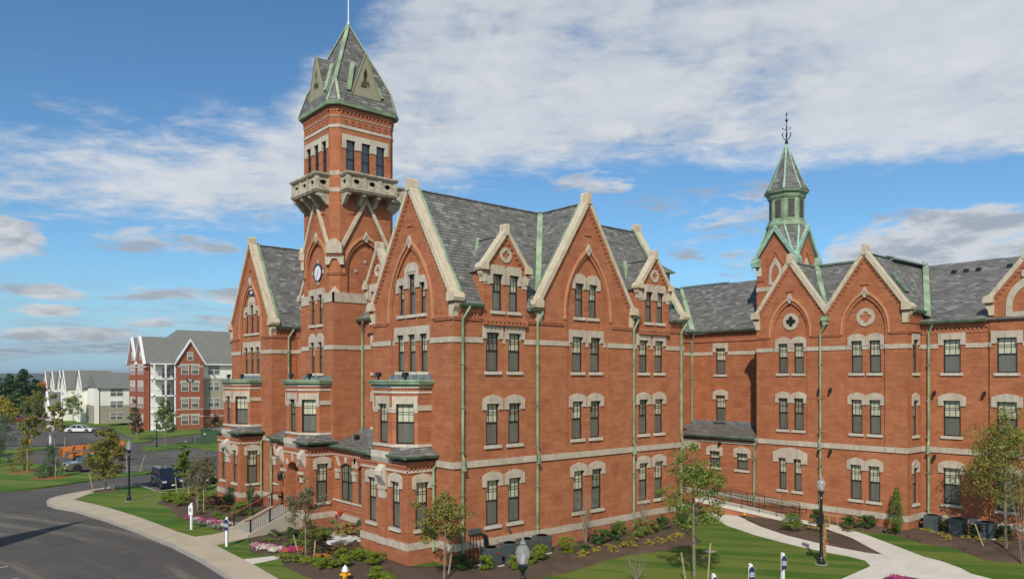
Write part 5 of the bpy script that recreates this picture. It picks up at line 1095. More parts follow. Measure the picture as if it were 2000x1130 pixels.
# ================================================================ YOUNG TREES, EVERGREENS, SHRUBS
tree('young_tree','bushy olive young tree in a bark ring beside the curved sidewalk corner','tree',-7.66,42.94,5.9,1.75,1.0,'leaf_olive',11000,.17,.07,11,'young street trees',full=60)
tree('young_tree','thin grey green sapling standing in front of the entrance stairs','tree',-5.66,6.09,4.95,1.15,1.7,'leaf_grey',4200,.10,.045,12,'young street trees')
tree('young_tree','airy green vase shaped tree on the lawn before the ramp','tree',7.45,-10.3,7.1,1.75,2.6,'leaf_green',6200,.12,.075,13,'young street trees',nb=22,full=14)
tree('young_tree','tall orange tinged tree in mulch by the condensers at the right edge','tree',26.5,-18.46,8.9,2.6,2.5,'leaf_mixed',11000,.13,.08,14,'young street trees',nb=26,full=26)
tree('young_tree','small half leafed tree at the near corner of the brick bay','tree',-2.25,-2.3,4.6,1.45,1.7,'leaf_olive',6000,.12,.05,15,'young street trees',full=14)
tree('young_tree','dense green narrow tree just right of the dark blue car','tree',-3.0,36.0,4.6,.85,1.1,'leaf_green',5500,.15,.05,16,'young street trees',full=30)
tree('young_tree','thin brownish tree with see-through crown behind the white sign post','tree',-5.19,25.46,4.8,1.25,1.5,'leaf_grey',4200,.10,.045,17,'young street trees')
tree('young_tree','brown twiggy tree against the left bay of the brick hall','tree',-2.2,32.6,4.2,1.2,1.2,'leaf_grey',4200,.10,.04,18,'young street trees')
far=[(-4.18,132.5,6.4,1.9,'leaf_yellow','golden green tree left of the red pickup'),(-2.77,97.0,8.2,1.7,'leaf_olive','tall narrow olive tree beside the round white sign'),(-5.5,99.3,5.2,1.9,'leaf_mixed','broad yellowing tree beside the far small hydrant'),
 (11.7,162.9,7.5,2.4,'leaf_green','small green tree in front of the white town houses'),(10.7,107.15,7.0,1.1,'leaf_grey','slender nearly bare tree left of the far red brick block'),(10.2,103.3,4.6,1.1,'leaf_rust','low russet tree beside the slender bare one'),
 (10.55,88.96,7.6,1.7,'leaf_green','green open tree before the white balconies'),(2.3,152,8.2,3.0,'leaf_olive','wide light green tree before the far low roofs'),(-1.2,168,6.6,1.9,'leaf_yellow','yellow topped sapling at the left edge of the far lot'),(20.5,96,4.5,1.6,'leaf_rust','small reddish tree against the far cream block')]
for i,(x,y,h,r,lm,lb) in enumerate(far): tree('young_tree',lb,'tree',x,y,h,r,h*.22,lm,2000,.30,.08,40+i,'young trees around the far car park',nb=11,z=-.05,full=14)
# far woods
def pine(name,label,x,y,h,r,lm,seed,n=4200,group='tall trees behind the far car park',crown=.12):
    rs=random.Random(seed); t=thing(name,label,'tree',(x,y,-.3),0,group); b=MB().tube([(0,0,0),(0,0,h*.95)],[.35,.06],7); cl=[]
    for i in range(34):
        u=i/33; z=h*(crown+(.98-crown)*u); L=r*(1-u)**.75*rs.uniform(.65,1.15)+.4; 
        for a in (rs.uniform(0,6.28),rs.uniform(0,6.28)): 
            b.tube([(0,0,z),(L*.9*math.cos(a),L*.9*math.sin(a),z+.1*L)],[.09,.03],4,cap=False)
            for q in(.45,.85): cl.append((L*q*math.cos(a),L*q*math.sin(a),z+.12*L*q,1,L*.34+.3,L*.34+.3,.45))
    b.build('trunk','darkbark',t); leafmesh(cl,n,.55,rs).build('crown',lm,t,fix=False)
def broad(name,label,x,y,h,r,lm,seed,n=2600,group='tall trees behind the far car park'):
    rs=random.Random(seed); t=thing(name,label,'tree',(x,y,-.3),0,group); b=MB().tube([(0,0,0),(0,0,h*.7)],[.3,.1],7); cl=[]
    for i in range(30):
        a=rs.uniform(0,6.28); u=rs.random(); rr=r*math.sqrt(max(.05,1-(2*u-1)**2*.8))*rs.uniform(.3,.85); z=h*(.22+.72*u)
        b.tube([(0,0,z*.6),(rr*math.cos(a),rr*math.sin(a),z)],[.08,.02],4,cap=False); cl.append((rr*math.cos(a),rr*math.sin(a),z,1,r*.3,r*.3,h*.1))
    b.build('trunk','darkbark',t); leafmesh(cl,n,.5,rs).build('crown',lm,t,fix=False)
pine('pine_tree','tallest dark pine behind the far car park',6.8,197.6,12.9,4.4,'leaf_dark',61,6500)
pine('pine_tree','dark pine directly left of the tallest pine',4.0,200,11.6,4.2,'leaf_dark',62,4500)
pine('pine_tree','dark pine cut by the left edge of the picture',1.,202,12.2,4.2,'leaf_dark',63,4500)
pine('pine_tree','shorter dark pine right of the tallest pine',9.6,199,10.2,3.6,'leaf_dark',64,3500)
broad('maple_tree','orange maple between the pines and the white houses',11.3,203,9.6,2.6,'leaf_orange',65)
broad('maple_tree','second orange maple nearest the white house gable',12.6,214,9.4,2.4,'leaf_orange',66)
broad('maple_tree','rust tinted maple rising behind the left edge pine',-.5,208,12.8,4,'leaf_rust',67)
broad('oak_tree','green oak in front of the left pines',3.6,192,6.5,3.2,'leaf_deep',68); broad('oak_tree','low green oak beside the far shed roof',9.6,191,4.2,2.2,'leaf_blue',69)
broad('oak_tree','olive oak behind the far red pickup',7.0,190,5.2,3,'leaf_deep',70)
for i in range(10):
    x=-30+i*14; broad('oak_tree',['far oak on the left skyline','far oak behind the pines','far oak left of the white houses','far oak hidden behind the white houses','far oak behind the red brick block'][min(4,i//2)],x+random.uniform(-4,4),300+i*3,7.5+random.uniform(-1.5,2),7,'leaf_deep' if i%3 else 'leaf_rust',80+i,1200,'far oaks behind the houses')
shrub('spruce','broad yellow green spruce nearest the tan truck','shrub',-9.81,56.92,2.7,3.2,'leaf_blue',2600,.14,21,'evergreens on the left lawn',z=0,cone=True)
shrub('spruce','olive spruce in the middle of the left lawn island','shrub',-11.0,64.72,3.,3.6,'leaf_olive',2400,.15,22,'evergreens on the left lawn',z=0,cone=True)
shrub('spruce','dark spruce cut by the left edge on the lawn island','shrub',-12.5,72.1,3.2,3.,'leaf_dark',1800,.15,23,'evergreens on the left lawn',z=0,cone=True)
shrub('spruce','pale conical spruce at the left edge of the far island','shrub',-8.2,104.5,3.6,4.6,'leaf_blue',1800,.2,24,'evergreens on the left lawn',z=0,cone=True)
for x,y,r in((-9.81,56.9,1.9),(-11.,64.7,1.9)): S(MB().lathe((x,y,0),[(r,-.02),(r*.8,.05),(.05,.1)],18).build('mulch_bed','straw'))
S(MB().lathe((-7.66,42.94,0),[(1.25,-.02),(1.,.06),(.05,.1)],18).build('mulch_bed','mulch'))
g='clipped round shrubs in the front bed'
for i,(x,y,w_,h,lb) in enumerate([(.69,-1.95,.95,.85,'round green shrub left of the first condenser'),(1.97,-2.94,.95,.85,'round green shrub right of the first condenser'),(4.28,-2.34,1.05,.95,'round green shrub before the fourth condenser'),(3.25,-2.61,.85,.75,'small round shrub half hidden by its bigger neighbour before the condensers'),(6.64,-2.07,1.15,1.0,'round green shrub right of the last near condenser'),
  (-5.61,3.7,1.1,.7,'low green shrub beside the fire hydrant'),(-4.69,3.4,1.0,.7,'green shrub right behind the fire hydrant'),(-3.55,4.1,1.0,.75,'green shrub below the middle of the near bay'),(-3.3,2.82,.95,.7,'green shrub under the near bay corner pier'),(-4.75,-1.0,.9,.55,'bright green shrub cut by the bottom edge left'),(-4.5,.4,1.2,.6,'bright green wide shrub at the bottom of the bed'),(-3.85,5.3,.85,.6,'small shrub behind the hydrant bed row')]):
    shrub('round_shrub',lb,'shrub',x,y,w_,h,'leaf_shrub',3200,.065,100+i,g)
mix=[(-4.12,11.28,1.0,.9,'leaf_deep','dark shrub at the foot of the stair wall'),(-3.07,11.2,1.1,1.,'leaf_rust','rust shrub beside the stair wall'),(-3.9,9.3,1.2,1.1,'leaf_green','green shrub under the sapling by the stairs'),(-2.6,10.1,1.2,1.2,'leaf_green','big green shrub beside the gravel patch'),(-.5,8.9,.9,1.3,'leaf_blue','upright bluish shrub against the near bay'),
  (-2.55,6.2,1.3,.5,'leaf_rust','low russet groundcover right of the sapling'),(-3.6,6.8,1.1,.5,'leaf_rust','low brown shrub in front of the gravel patch'),(-4.7,5.7,1.0,.4,'leaf_orange','low orange shrub near the hydrant'),(-4.7,9.7,1.2,.5,'leaf_green','low green cover behind the near flowers'),(-.2,-.95,1.3,1.2,'leaf_deep','dark shrub at the near brick corner'),
  (-5.26,32.3,1.4,.8,'leaf_shrub','yellow green shrub at the tip of the left bed'),(-4.4,31.4,1.4,.9,'leaf_shrub','yellow green shrub second in the left bed'),(-5.1,29.7,1.4,.8,'leaf_shrub','low yellow shrub before the left bed stakes'),(-2.8,34.1,1.4,1.,'leaf_yellow','yellow shrub at the back of the left bed'),(-3.52,29.5,1.3,.9,'leaf_shrub','olive shrub in the middle of the left bed'),(-3.16,27.6,1.5,1.,'leaf_rust','reddish shrub in the left bed'),(-1.9,27.2,1.8,1.5,'leaf_deep','dark green shrub against the left bay corner'),(-3.38,24.8,1.4,.8,'leaf_rust','brown shrub left of the entrance hedge'),(-3.2,21.9,1.8,1.1,'leaf_green','bright green shrub left of the stair railing'),(-3.2,19.6,1.6,1.,'leaf_green','green shrub close beside the stair railing'),(-1.3,25.0,.9,1.9,'leaf_blue','tall conical evergreen beside the left downspout'),(-1.2,30.3,1.6,1.,'leaf_deep','dark low shrub before the left bay'),
  (9.71,-1.73,1.1,1.0,'leaf_deep','dark shrub right of the bare bush along the flank'),(10.9,-1.86,1.3,1.2,'leaf_deep','bigger dark shrub along the flank wall'),(12.6,-.9,1.2,1.0,'leaf_green','mid green shrub under the central flank windows'),(13.2,-1.71,1.3,1.1,'leaf_green','wide green shrub along the flank wall'),(14.6,-1.59,1.3,1.0,'leaf_olive','olive shrub along the flank wall'),(16.2,-1.46,1.3,1.1,'leaf_deep','dark shrub near the far flank corner'),(18.2,-1.7,1.3,1.,'leaf_deep','low dark shrub at the far flank corner'),(20.9,-.6,1.3,1.,'leaf_grey','grey green shrub before the ramp'),
  (22.58,-7.14,1.4,1.2,'leaf_green','rounded green shrub in the bed below the ramp'),(23.8,-8.4,1.2,.9,'leaf_straw','pale yellow grass clump by the lamp'),(26.3,-7.1,1.1,.9,'leaf_deep','green shrub behind the lamp post'),(26.6,-9.07,1.4,.8,'leaf_deep','low green hedge shrub under the right gable windows'),(26.75,-10.3,1.3,.8,'leaf_deep','second hedge shrub under the right gable windows'),(29.2,-13.1,.75,.8,'leaf_deep','small round shrub left of the far condensers'),(29.0,-14.5,.9,.9,'leaf_deep','round shrub between the first two far condensers'),(28.6,-16.2,.9,.95,'leaf_deep','round shrub before the last far condenser'),(29.2,-17.6,.9,.9,'leaf_deep','round shrub right of the last far condenser')]
for i,(x,y,w_,h,lm,lb) in enumerate(mix): shrub('garden_shrub',lb,'shrub',x,y,w_*1.02,h,lm,2400,.085,200+i,'mixed shrubs in the beds',z=.1 if x<25 else .25,clip=i%2==0)
low=[(-6.3,6.6,'leaf_green','low green clump at the lawn edge left of the hydrant'),(-5.9,5.0,'leaf_shrub','yellow green clump left of the hydrant'),(-5.2,7.2,'leaf_rust','low rust clump behind the daylilies'),(-4.2,7.9,'leaf_green','low green clump right of the stake by the sapling'),(-3.0,7.4,'leaf_rust','rust clump in front of the gravel'),(-2.6,5.0,'leaf_shrub','small clipped clump before the near bay'),(-2.4,3.8,'leaf_green','small green clump close to the near bay'),(-5.0,12.2,'leaf_green','low green clump beside the stair foot'),(-4.3,13.4,'leaf_deep','dark clump under the stair cheek'),(-3.2,13.0,'leaf_green','green clump below the stair landing'),(-2.,13.2,'leaf_rust','russet clump by the porch base'),(-1.6,11.8,'leaf_deep','dark clump by the porch corner'),
 (-4.3,26.6,'leaf_green','low green clump in the left bed middle'),(-5.3,24.6,'leaf_rust','low rust clump near the left bed flowers'),(-4.6,23.1,'leaf_shrub','yellow green clump above the left bed flowers'),(-4.9,21.2,'leaf_green','green clump above the pink blooms'),(-2.4,23.4,'leaf_deep','dark clump at the left bay foot'),(-4.6,33.6,'leaf_rust','brown clump at the back of the left bed'),(8.2,-2.,'leaf_deep','small dark clump right of the clipped shrubs on the flank'),(11.8,-2.6,'leaf_olive','olive clump in the flank bed'),(17.2,-2.6,'leaf_green','green clump near the far flank bed'),(19.4,-1.5,'leaf_green','green clump where the flank bed meets the path'),(24.3,-6.3,'leaf_green','green clump in the bed below the ramp'),(25.6,-9.6,'leaf_rust','rust clump on the path side of the right bed')]
for i,(x,y,lm,lb) in enumerate(low): shrub('low_perennial',lb,'plant',x,y,random.uniform(.8,1.2),random.uniform(.35,.6),lm,900,.075,500+i,'low perennials in the beds',clip=False)
shrub('straw_grass','straw coloured ornamental grass mound beside the gravel patch','plant',-.75,10.6,1.9,.85,'leaf_straw',2600,.10,301)
shrub('arborvitae','pointed bright green arborvitae at the right gable corner','shrub',26.75,-12.2,1.35,2.75,'leaf_green',5200,.07,302,z=.2,cone=True)
yl=[(6.91,-3.13),(8.14,-2.86),(9.18,-3.24),(10.22,-3.25),(10.94,-3.52),(12.03,-3.72),(13.,-3.81),(13.95,-3.86),(15.2,-3.6)]
ords=['first','second','third','fourth','fifth','sixth','seventh','eighth','ninth']
for i,(x,y) in enumerate(yl): shrub('yellow_perennial',f'low yellow perennial in the flank bed, {ords[i]} from the condensers','plant',x,y,.75,.42,'leaf_yellow',300,.09,310+i,'yellow perennials in the flank bed',clip=False)
for i,(x,y) in enumerate([(28.1,-13.44),(27.4,-14.39),(26.69,-15.19),(28.0,-16.05),(27.2,-16.77),(28.,-17.88)]): shrub('yellow_perennial',f'low yellow plant in the far condenser bed, {ords[i]} from the brick corner','plant',x,y,.8,.4,'leaf_yellow',260,.08,330+i,'yellow plants in the far condenser bed',z=.2,clip=False)
for i,(x,y,h,w_,lb) in enumerate([(9.3,-1.0,3.3,1.5,'bare twiggy bush with a few leaves against the flank wall'),(14.9,-.9,2.6,1.2,'bare branching bush under the far flank windows'),(.15,5.6,.1,.1,'')][:2]): shrub('bare_bush',lb,'shrub',x,y,w_,h,'leaf_grey',160,.06,350+i,stems=22)
shrub('bare_bush','pale twiggy bush cut by the bottom edge on the lawn','shrub',5.0,-8.6,1.7,1.4,'leaf_grey',240,.06,353,stems=22)
shrub('bare_bush','tall thin bare stems at the right edge','shrub',24.2,-19.9,2.4,6.5,'leaf_grey',120,.07,354,stems=10)
shrub('bare_bush','rust bare shrub in front of the left bay','shrub',-2.2,27.9,1.4,1.9,'leaf_rust',200,.06,355,stems=22)
shrub('bare_bush','dark bare shrub under the porch wall','shrub',-.5,12.4,1.5,1.3,'leaf_rust',180,.06,356,stems=18)
def flowers(name,label,pts,lms,n,size,z=.15,seed=5):
    rs=random.Random(seed); t=thing(name,label,'flowers',(pts[0][0],pts[0][1],0)); t['kind']='stuff'
    for j,lm in enumerate(lms):
        cl=[(x-pts[0][0]+rs.uniform(-.25,.25),y-pts[0][1]+rs.uniform(-.25,.25),z+.1,1,.34,.34,.13) for x,y in pts[j::len(lms)]*2]
        leafmesh(cl,n,size,rs,asp=1.1).build('blooms',lm,t,fix=False)
def line(a,b,n): return [(a[0]+(b[0]-a[0])*i/(n-1),a[1]+(b[1]-a[1])*i/(n-1)) for i in range(n)]
flowers('flower_bed','white and pink blooms edging the lawn right of the stairs',line((-6.5,11.3),(-6.2,9.2),7)+line((-6.1,10.9),(-5.8,9.4),6),['leaf_white','leaf_pink','leaf_white'],700,.075)
flowers('flower_bed','coral and magenta blooms at the end of the short path',line((-5.8,8.5),(-4.9,8.6),5)+line((-5.6,9.0),(-5.0,9.0),3),['leaf_coral','leaf_pink'],600,.075)
flowers('flower_bed','pink blooms along the lawn left of the stairs',line((-6.6,23.3),(-5.6,19.0),9)+line((-6.,21.3),(-5.0,18.8),6),['leaf_pink','leaf_pink','leaf_white'],900,.08)
flowers('flower_bed','grey green ornamental cabbages edging the left bed',line((-6.6,21.8),(-6.2,18.5),7),['leaf_cabbage'],500,.10)
flowers('flower_bed','yellow daylilies along the front edge of the near bed',line((-6.2,7.9),(-5.4,4.7),9),['leaf_green','leaf_green','leaf_yellow'],500,.08)
flowers('flower_bed','magenta blooms at the bottom edge by the right path',line((15.01, -16.92),(14.94, -17.84),4),['leaf_pink'],500,.08)
S(MB().lathe((15.44,-17.3,0),[(1.15,-.02),(1.05,.05),(.5,.09),(.05,.1)],16).build('mulch_bed','mulch'))
# stakes
def stake(label,x,y,h=1.3,lean=(.1,0),col='wood'):
    o=MB().beam((0,0,-.1),(lean[0],lean[1],h),.055,.05,(0,-1,0)).build('tree_stake',col); o.location=(x,y,.02); tag(o,label,'stake','wooden tree stakes')
for a in [('wood stake left of the bushy corner tree',-8.76,42.26,1.7,(-.35,.1)),('wood stake right of the bushy corner tree',-7.0,42.95,1.8,(.0,0)),('leaning stake left of the twiggy tree by the left bed',-4.92,26.3,1.5,(-.1,0)),('stake at the back of the left bed below the car bumper',-4.23,33.5,1.9,(-.2,0)),('tall stake behind the left bed',-3.4,33.33,2.3,(.05,0)),('stake right of the thin brownish tree',-5.0,24.75,1.9,(.0,0)),('pale leaning stake left of the entrance sapling',-5.11,8.18,1.15,(-.28,.1)),('stake right of the entrance sapling',-5.01,6.47,1.1,(.1,.0)),
  ('stake left of the lawn tree before the ramp',7.0,-10.1,1.5,(-.25,.1)),('leaning stake right of the lawn tree before the ramp',7.9,-10.75,1.9,(.25,0)),('leaning stake at the near brick corner tree',-1.3,-1.3,1.3,(.25,0)),('stake in front of the broad yellow green spruce',-9.45,56.3,2.1,(.1,0)),('thin stake beside the olive spruce',-10.9,63.4,2.6,(0,0)),('stake on the grass strip right of the tan truck',-3.3,56.9,1.4,(-.25,0)),('second stake on the grass strip right of the tan truck',-2.5,56.9,1.9,(-.1,0)),('leaning stake nearest the parking lines',-1.5,56,1.8,(.55,0)),('leaning stake by the tree at the right edge',26.4,-17.4,1.5,(-.3,.45)),('stake on the road edge left of the orange machine',-4.66,79.2,2.6,(.1,0))]: stake(*a)
# ================================================================ STREET FURNITURE
def lamp(label,x,y,h=4.6,box=False):
    t=thing('street_lamp',label,'lamp',(x,y,0),0,'black acorn lamp posts'); k=h/4.6
    MB().lathe((0,0,0),[(.24,-.02),(.24,.06),(.19,.10),(.21,.2),(.15,.28),(.17,.34),(.12,.42),(.10,.7),(.085,.8),(.075,3.55*k),(.10,3.6*k),(.07,3.66*k),(.07,3.76*k),(.15,3.86*k),(.18,3.96*k),(.12,4.0*k)],16).build('post','lampgreen',t,smooth=False)
    c=4.0*k; MB().lathe((0,0,c),[(.13,0),(.19,.12),(.235,.28),(.23,.42),(.19,.52),(.12,.60),(.09,.63)],18).build('globe','globe',t,smooth=True)
    MB().lathe((0,0,c),[(.10,.63),(.11,.66),(.07,.72),(.04,.76),(.03,.80),(.045,.84),(.01,.90)],14).build('globe_cap','globe',t,smooth=True); MB().lathe((0,0,c),[(.05,.02),(.05,.3),(.02,.33)],8).build('bulb','white',t)
    if box: MB().box(F(0,0,20),-.75,-.25,-.17,.17,2.35,2.75).tube([(0,0,2.25),(-.5,-.1,2.2),(-.5,-.1,2.36)],.03,6).build('floodlight','black',t)
    MB().lathe((0,0,0),[(.33,-.03),(.33,.03)],14).build('footing','concrete',t); return t
lamp('black lamp post on the left lawn by the curved sidewalk',-7.48,35.59,4.9); lamp('black lamp post with a floodlight box on the right lawn',15.71,-12.72,4.65,True)
lamp('acorn lamp whose globe stands before the flank condensers, base out of frame',-8.16,-14.93,4.9); lamp('far black lamp post on the grass tongue before the red brick block',8.56,86.14,4.7); lamp('farthest dark lamp post before the white town houses',6.35,144.2,5.6)
def txt(s,size,mat_,parent,loc,rot,name='lettering',ext=.004,bold=.0):
    cu=bpy.data.curves.new('t','FONT'); cu.body=s; cu.size=size; cu.align_x='CENTER'; cu.align_y='CENTER'; cu.extrude=ext; cu.offset=bold; cu.space_line=.95
    o=bpy.data.objects.new('t',cu); COL.objects.link(o); bpy.context.view_layer.update()
    me=bpy.data.meshes.new_from_object(o.evaluated_get(bpy.context.evaluated_depsgraph_get())); bpy.data.objects.remove(o); me.materials.clear(); me.materials.append(M[mat_])
    q=bpy.data.objects.new(name,me); COL.objects.link(q); q.parent=parent; q.location=loc; q.rotation_euler=rot; return q
def sign(label,x,y,rz,ang=-90,h=1.75,back=False):
    t=thing('sign_post',label,'sign',(x,y,0),R(rz),'small white sign posts'); MB().box(ID,-.065,.065,-.065,.065,-.05,h).prism(ID,[(-.065,h),(.065,h),(0,h+.05)],-.065,.065).build('post','white',t)
    p=[(-.17,h-.75),(.17,h-.75),(.17,h-.22),(.1,h-.12),(0,h-.08),(-.1,h-.12),(-.17,h-.22)]
    b=MB().prism(ID,[(x_*1.08,z_+(.012 if z_>h-.5 else -.012)) for x_,z_ in p],-.095,-.068).build('sign_back','white',t)
    o=MB().prism(ID,p,-.105,-.095).build('sign_face','white' if back else 'navy',t)
    if back: MB().prism(ID,[(.1*math.cos(R(a)),h-.42+.15*math.sin(R(a))) for a in range(0,360,30)],-.110,-.105).build('emblem','concrete',o)
    else: txt('Future\nResident\nParking',.085,'white',o,(0,-.107,h-.44),(R(90),0,0),bold=.002)
    return t
sign('white post sign with a pale oval, on the lawn left of the entrance','%s' and -7.44,19.77,-62,back=True); sign('navy sign on a white post beside the entrance walk',-7.49,13.04,-55)
sign('navy sign post nearest the lamp on the right lawn',9.5,-13.95,-18); sign('navy sign post in the middle of the three on the right lawn',6.43,-14.1,-18); sign('navy sign post mostly below the bottom edge on the right lawn',3.63,-14.05,-18)
t=thing('road_sign','round white sign backing the far car park lane','sign',(-3.3,97.43,-.1)); MB().box(ID,-.12,.12,-.12,.12,0,2.6).build('post','white',t); MB().prism(F(0,0,-14),[(.55*math.cos(R(a+22)),2.9+.55*math.sin(R(a+22))) for a in range(0,360,45)],-.16,-.12).build('sign_face','line',t)
for lb,x,y in(('yellow small hydrant on the far island',-4.9,103.4),): 
    t=thing('hydrant',lb,'hydrant',(x,y,0)); MB().lathe((0,0,0),[(.2,0),(.2,.6),(.26,.62),(.22,.8),(.05,.95)],10).build('body','yellow',t); MB().box(ID,-.08,.08,-.08,.08,.9,1.7).build('flag','white',t)
t=thing('fire_hydrant','yellow fire hydrant with white cap in the near bed','hydrant',(-5.98,.95,.0),R(-30)); 
MB().lathe((0,0,0),[(.17,-.02),(.17,.05),(.12,.06),(.12,.10),(.12,.50),(.17,.52),(.17,.57),(.13,.58)],18).lathe((0,0,0),[(.13,.58),(.13,.62)],18).build('barrel','yellow',t)
MB().lathe((0,0,0),[(.18,.60),(.18,.65),(.14,.67),(.13,.75),(.09,.82),(.04,.84),(.04,.9),(.0,.9)],18).build('bonnet','white',t)
for s in(-1,1): MB().tube([(s*.08,0,.42),(s*.24,0,.42)],.06,10).tube([(s*.22,0,.42),(s*.27,0,.42)],.035,6).build('nozzle','yellow',t)
MB().tube([(0,-.08,.40),(0,-.22,.40)],.08,10).tube([(0,-.2,.40),(0,-.27,.40)],.04,6).build('nozzle','yellow',t)
# condensers
def condenser():
    t=thing('condenser_unit','','x'); 
    b=MB().box(ID,-.42,.42,-.42,.42,.05,.98); 
    for z in [.14+i*.055 for i in range(14)]:
        for f in(F(-.42,-.42,0),F(-.42,.42,-90)): b.box(f,.06,.78,-.012,.0,z,z+.022)
    b.box(ID,-.44,.44,-.44,.44,.98,1.02).build('cabinet','ac',t); MB().lathe((0,0,1.02),[(.34,0),(.34,.03),(.30,.035),(.30,.0)],20).build('fan_guard','black',t); MB().box(F(-.42,-.42,0),.5,.7,-.018,-.012,.74,.80).build('badge','red',t)
    MB().box(ID,-.55,.55,-.55,.55,-.05,.06).build('pad','path',t); return t
c0=condenser(); first=True
for lb,x,y,z,gp in(('grey condenser nearest the meter boxes on the flank',1.45,-1.45,.08,0),('grey condenser second from the meter boxes',2.95,-1.25,.08,0),('grey condenser third from the meter boxes, partly behind a shrub',4.35,-1.1,.08,0),('grey condenser fourth from the meter boxes',5.65,-1.0,.08,0),('far condenser closest to the right corner downspout',28.9,-13.6,.25,1),('middle far condenser under the shaded window',28.9,-15.1,.25,1),('far condenser nearest the right edge tree',28.9,-16.75,.25,1)):
    o=c0 if first else copy_tree(c0); first=False; o.location=(x,y,z); tag(o,lb,'condenser','condensers along the walls'); 
mt=MB()
for i in range(4): mt.box(FS,.98+i*.22,1.16+i*.22,-.14,.0,1.62,1.9)
mt.build('meter_box','ac',B); b=MB()
for i in range(4): x=1.07+i*.22; b.tube([(x,-.06,1.62),(x,-.12,1.3),(x+.05*i,-.12,.2)],.02,5)
for i in range(7): b.tube([(1.8,-.1,1.65),(1.95+.04*i,-.22,1.45),(2.0+.05*i,-.2,.9),(2.05+.07*i,-.3-.02*i,.1)],.028,5)
b.build('conduit','black',B); MB().box(FS,3.9,4.0,-.16,0,1.45,1.56).build('vent_cap','ac',B)
# floodlights on bay roofs and wall packs
def flood(f,x,y,z): MB().box(f,x-.05,x+.05,y-.05,y+.05,z,z+.16).prism(f.rot(x-.18,y,90),[(-.14,z+.13),(.12,z+.2),(.12,z+.42),(-.1,z+.42)],-.36,0).build('floodlight','black',B)
for f,c in((FR_,4.25),(FL_,4.25),(FT,2.53)):
    for dx in(-1.4,1.5): flood(f,c+dx,-1.3,10.14)
flood(F(2.05,13.7,-90),1.6,-1.2,6.0)
for f,x,z in((FW,4.95,9.35),(FW,5.75,9.35),(FW,4.95,5.0),(FW,5.75,5.0),(FB,.75,9.2),(FB,3.7,9.2),(FB,.75,4.95),(FB,3.7,4.95),(FLW,5.2,5.0)): MB().prism(f.rot(x,0,90),[(0,z+.2),(-.22,z+.1),(-.28,z-.12),(-.1,z-.05),(0,z-.05)],-.16,0).build('wall_light','black',B)
b=MB(); f=F(0,13.72,-90)
for x,z in((1.2,1.25),(.75,.98)): b.lathe(f.p(x,-.16,z),[(.02,-.16),(.15,-.05),(.17,.08),(.06,.14)],12)
b.tube([f.p(1.2,-.1,1.2),f.p(1.2,.0,1.2)],.04,6).tube([f.p(.75,-.1,.9),f.p(.75,.0,.9)],.04,6).build('fire_bell','red',B)
# signs on the gables
fz=FL_.sh(y=.10); p=MB().prism(fz,[(3.85,17.02),(4.75,17.02),(4.75,17.75),(4.6,17.95),(4.3,18.05),(4.0,17.95),(3.85,17.75)],-.07,.0).build('name_board','navy',B)
q=fz.p(4.3,-.08,17.62); txt('BUILDING',.19,'white',p,q,(R(90),0,R(-90)),bold=.006); txt('1000',.27,'white',p,fz.p(4.3,-.08,17.3),(R(90),0,R(-90)),bold=.01)
# ramp
rp=thing('access_ramp','pale concrete ramp on a brick base climbing left to the low range','ramp',(27.3,-4.5,0))
def RP(*a): return a
pts=[(21.6+1.9,5.5,1.15),(24.6,-.5,.95),(25.4,-3.,.55),(26.2,-5.6,.08)]
A0=Vector((24.15,1.6,1.05)); A1=Vector((25.9,-5.6,.10)); wd=Vector((1.35,.33,0))
b=MB()
def rel(v): return tuple(Vector(v)-Vector((27.3,-4.5,0)))
b.add([rel(v) for v in(A0,A1,A1+wd,A0+wd,A0-Vector((0,0,.28)),A1-Vector((0,0,.2)),A1+wd-Vector((0,0,.2)),A0+wd-Vector((0,0,.28)))],[(0,1,2,3),(7,6,5,4),(0,4,5,1),(3,7,6,2),(0,3,7,4),(1,5,6,2)]); b.build('deck','path',rp)
o_=Vector((.05,.01,0)); MB().add([rel(v) for v in(A0+o_-Vector((0,0,.28)),A1+o_-Vector((0,0,.2)),(A1.x+.05,A1.y,-.2),(A0.x+.05,A0.y,-.2))],[(0,1,2,3)]).build('brick_base','brick',rp)
for off,nm in((Vector((.06,.01,0)),'railing'),(wd*.95,'railing')):
    b=MB(); n=58; H=Vector((0,0,1.05))
    for i in range(n+1):
        t_=i/n; p_=A0+off+(A1-A0)*t_; r_=.028 if i%10==8 else .010
        b.tube([rel(p_+Vector((0,0,-.15 if r_>.02 else .12))),rel(p_+H*(1. if r_>.02 else .88))],r_,4)
    for z in(.12,.62,.93,1.05): b.tube([rel(A0+off+Vector((0,0,z))),rel(A1+off+Vector((0,0,z)))],.022 if z in(1.05,.62) else .013,5)
    b.tube([rel(A1+off+Vector((0,0,.86))),rel(A1+off+Vector((.08,-.45,.86))),rel(A1+off+Vector((.08,-.45,.4))),rel(A1+off+Vector((0,0,.4)))],.02,5); b.build(nm,'black',rp)
b=MB(); b.beam((26.9,-7.0,.7),(26.9,-8.9,.66),.04,.03,(0,0,1))
for y in(-7.0,-7.6,-8.2,-8.9): b.tube([(26.9,y,0),(26.9,y,.7)],.02,4)
tag(b.build('low_fence','wood'),'low tan metal fence at the wall behind the lamp','fence')
b=leafmesh([(0,0,z*.22,1,.16-.0*z,.16,.2) for z in range(1,9)],900,.20,random.Random(3),asp=4); t=thing('corn_stalks','dry yellow corn stalk bundle tied behind the right lamp post','decoration',(16.3,-12.55,.0)); b.build('leaves','leaf_tan',t,fix=False); q=MB()
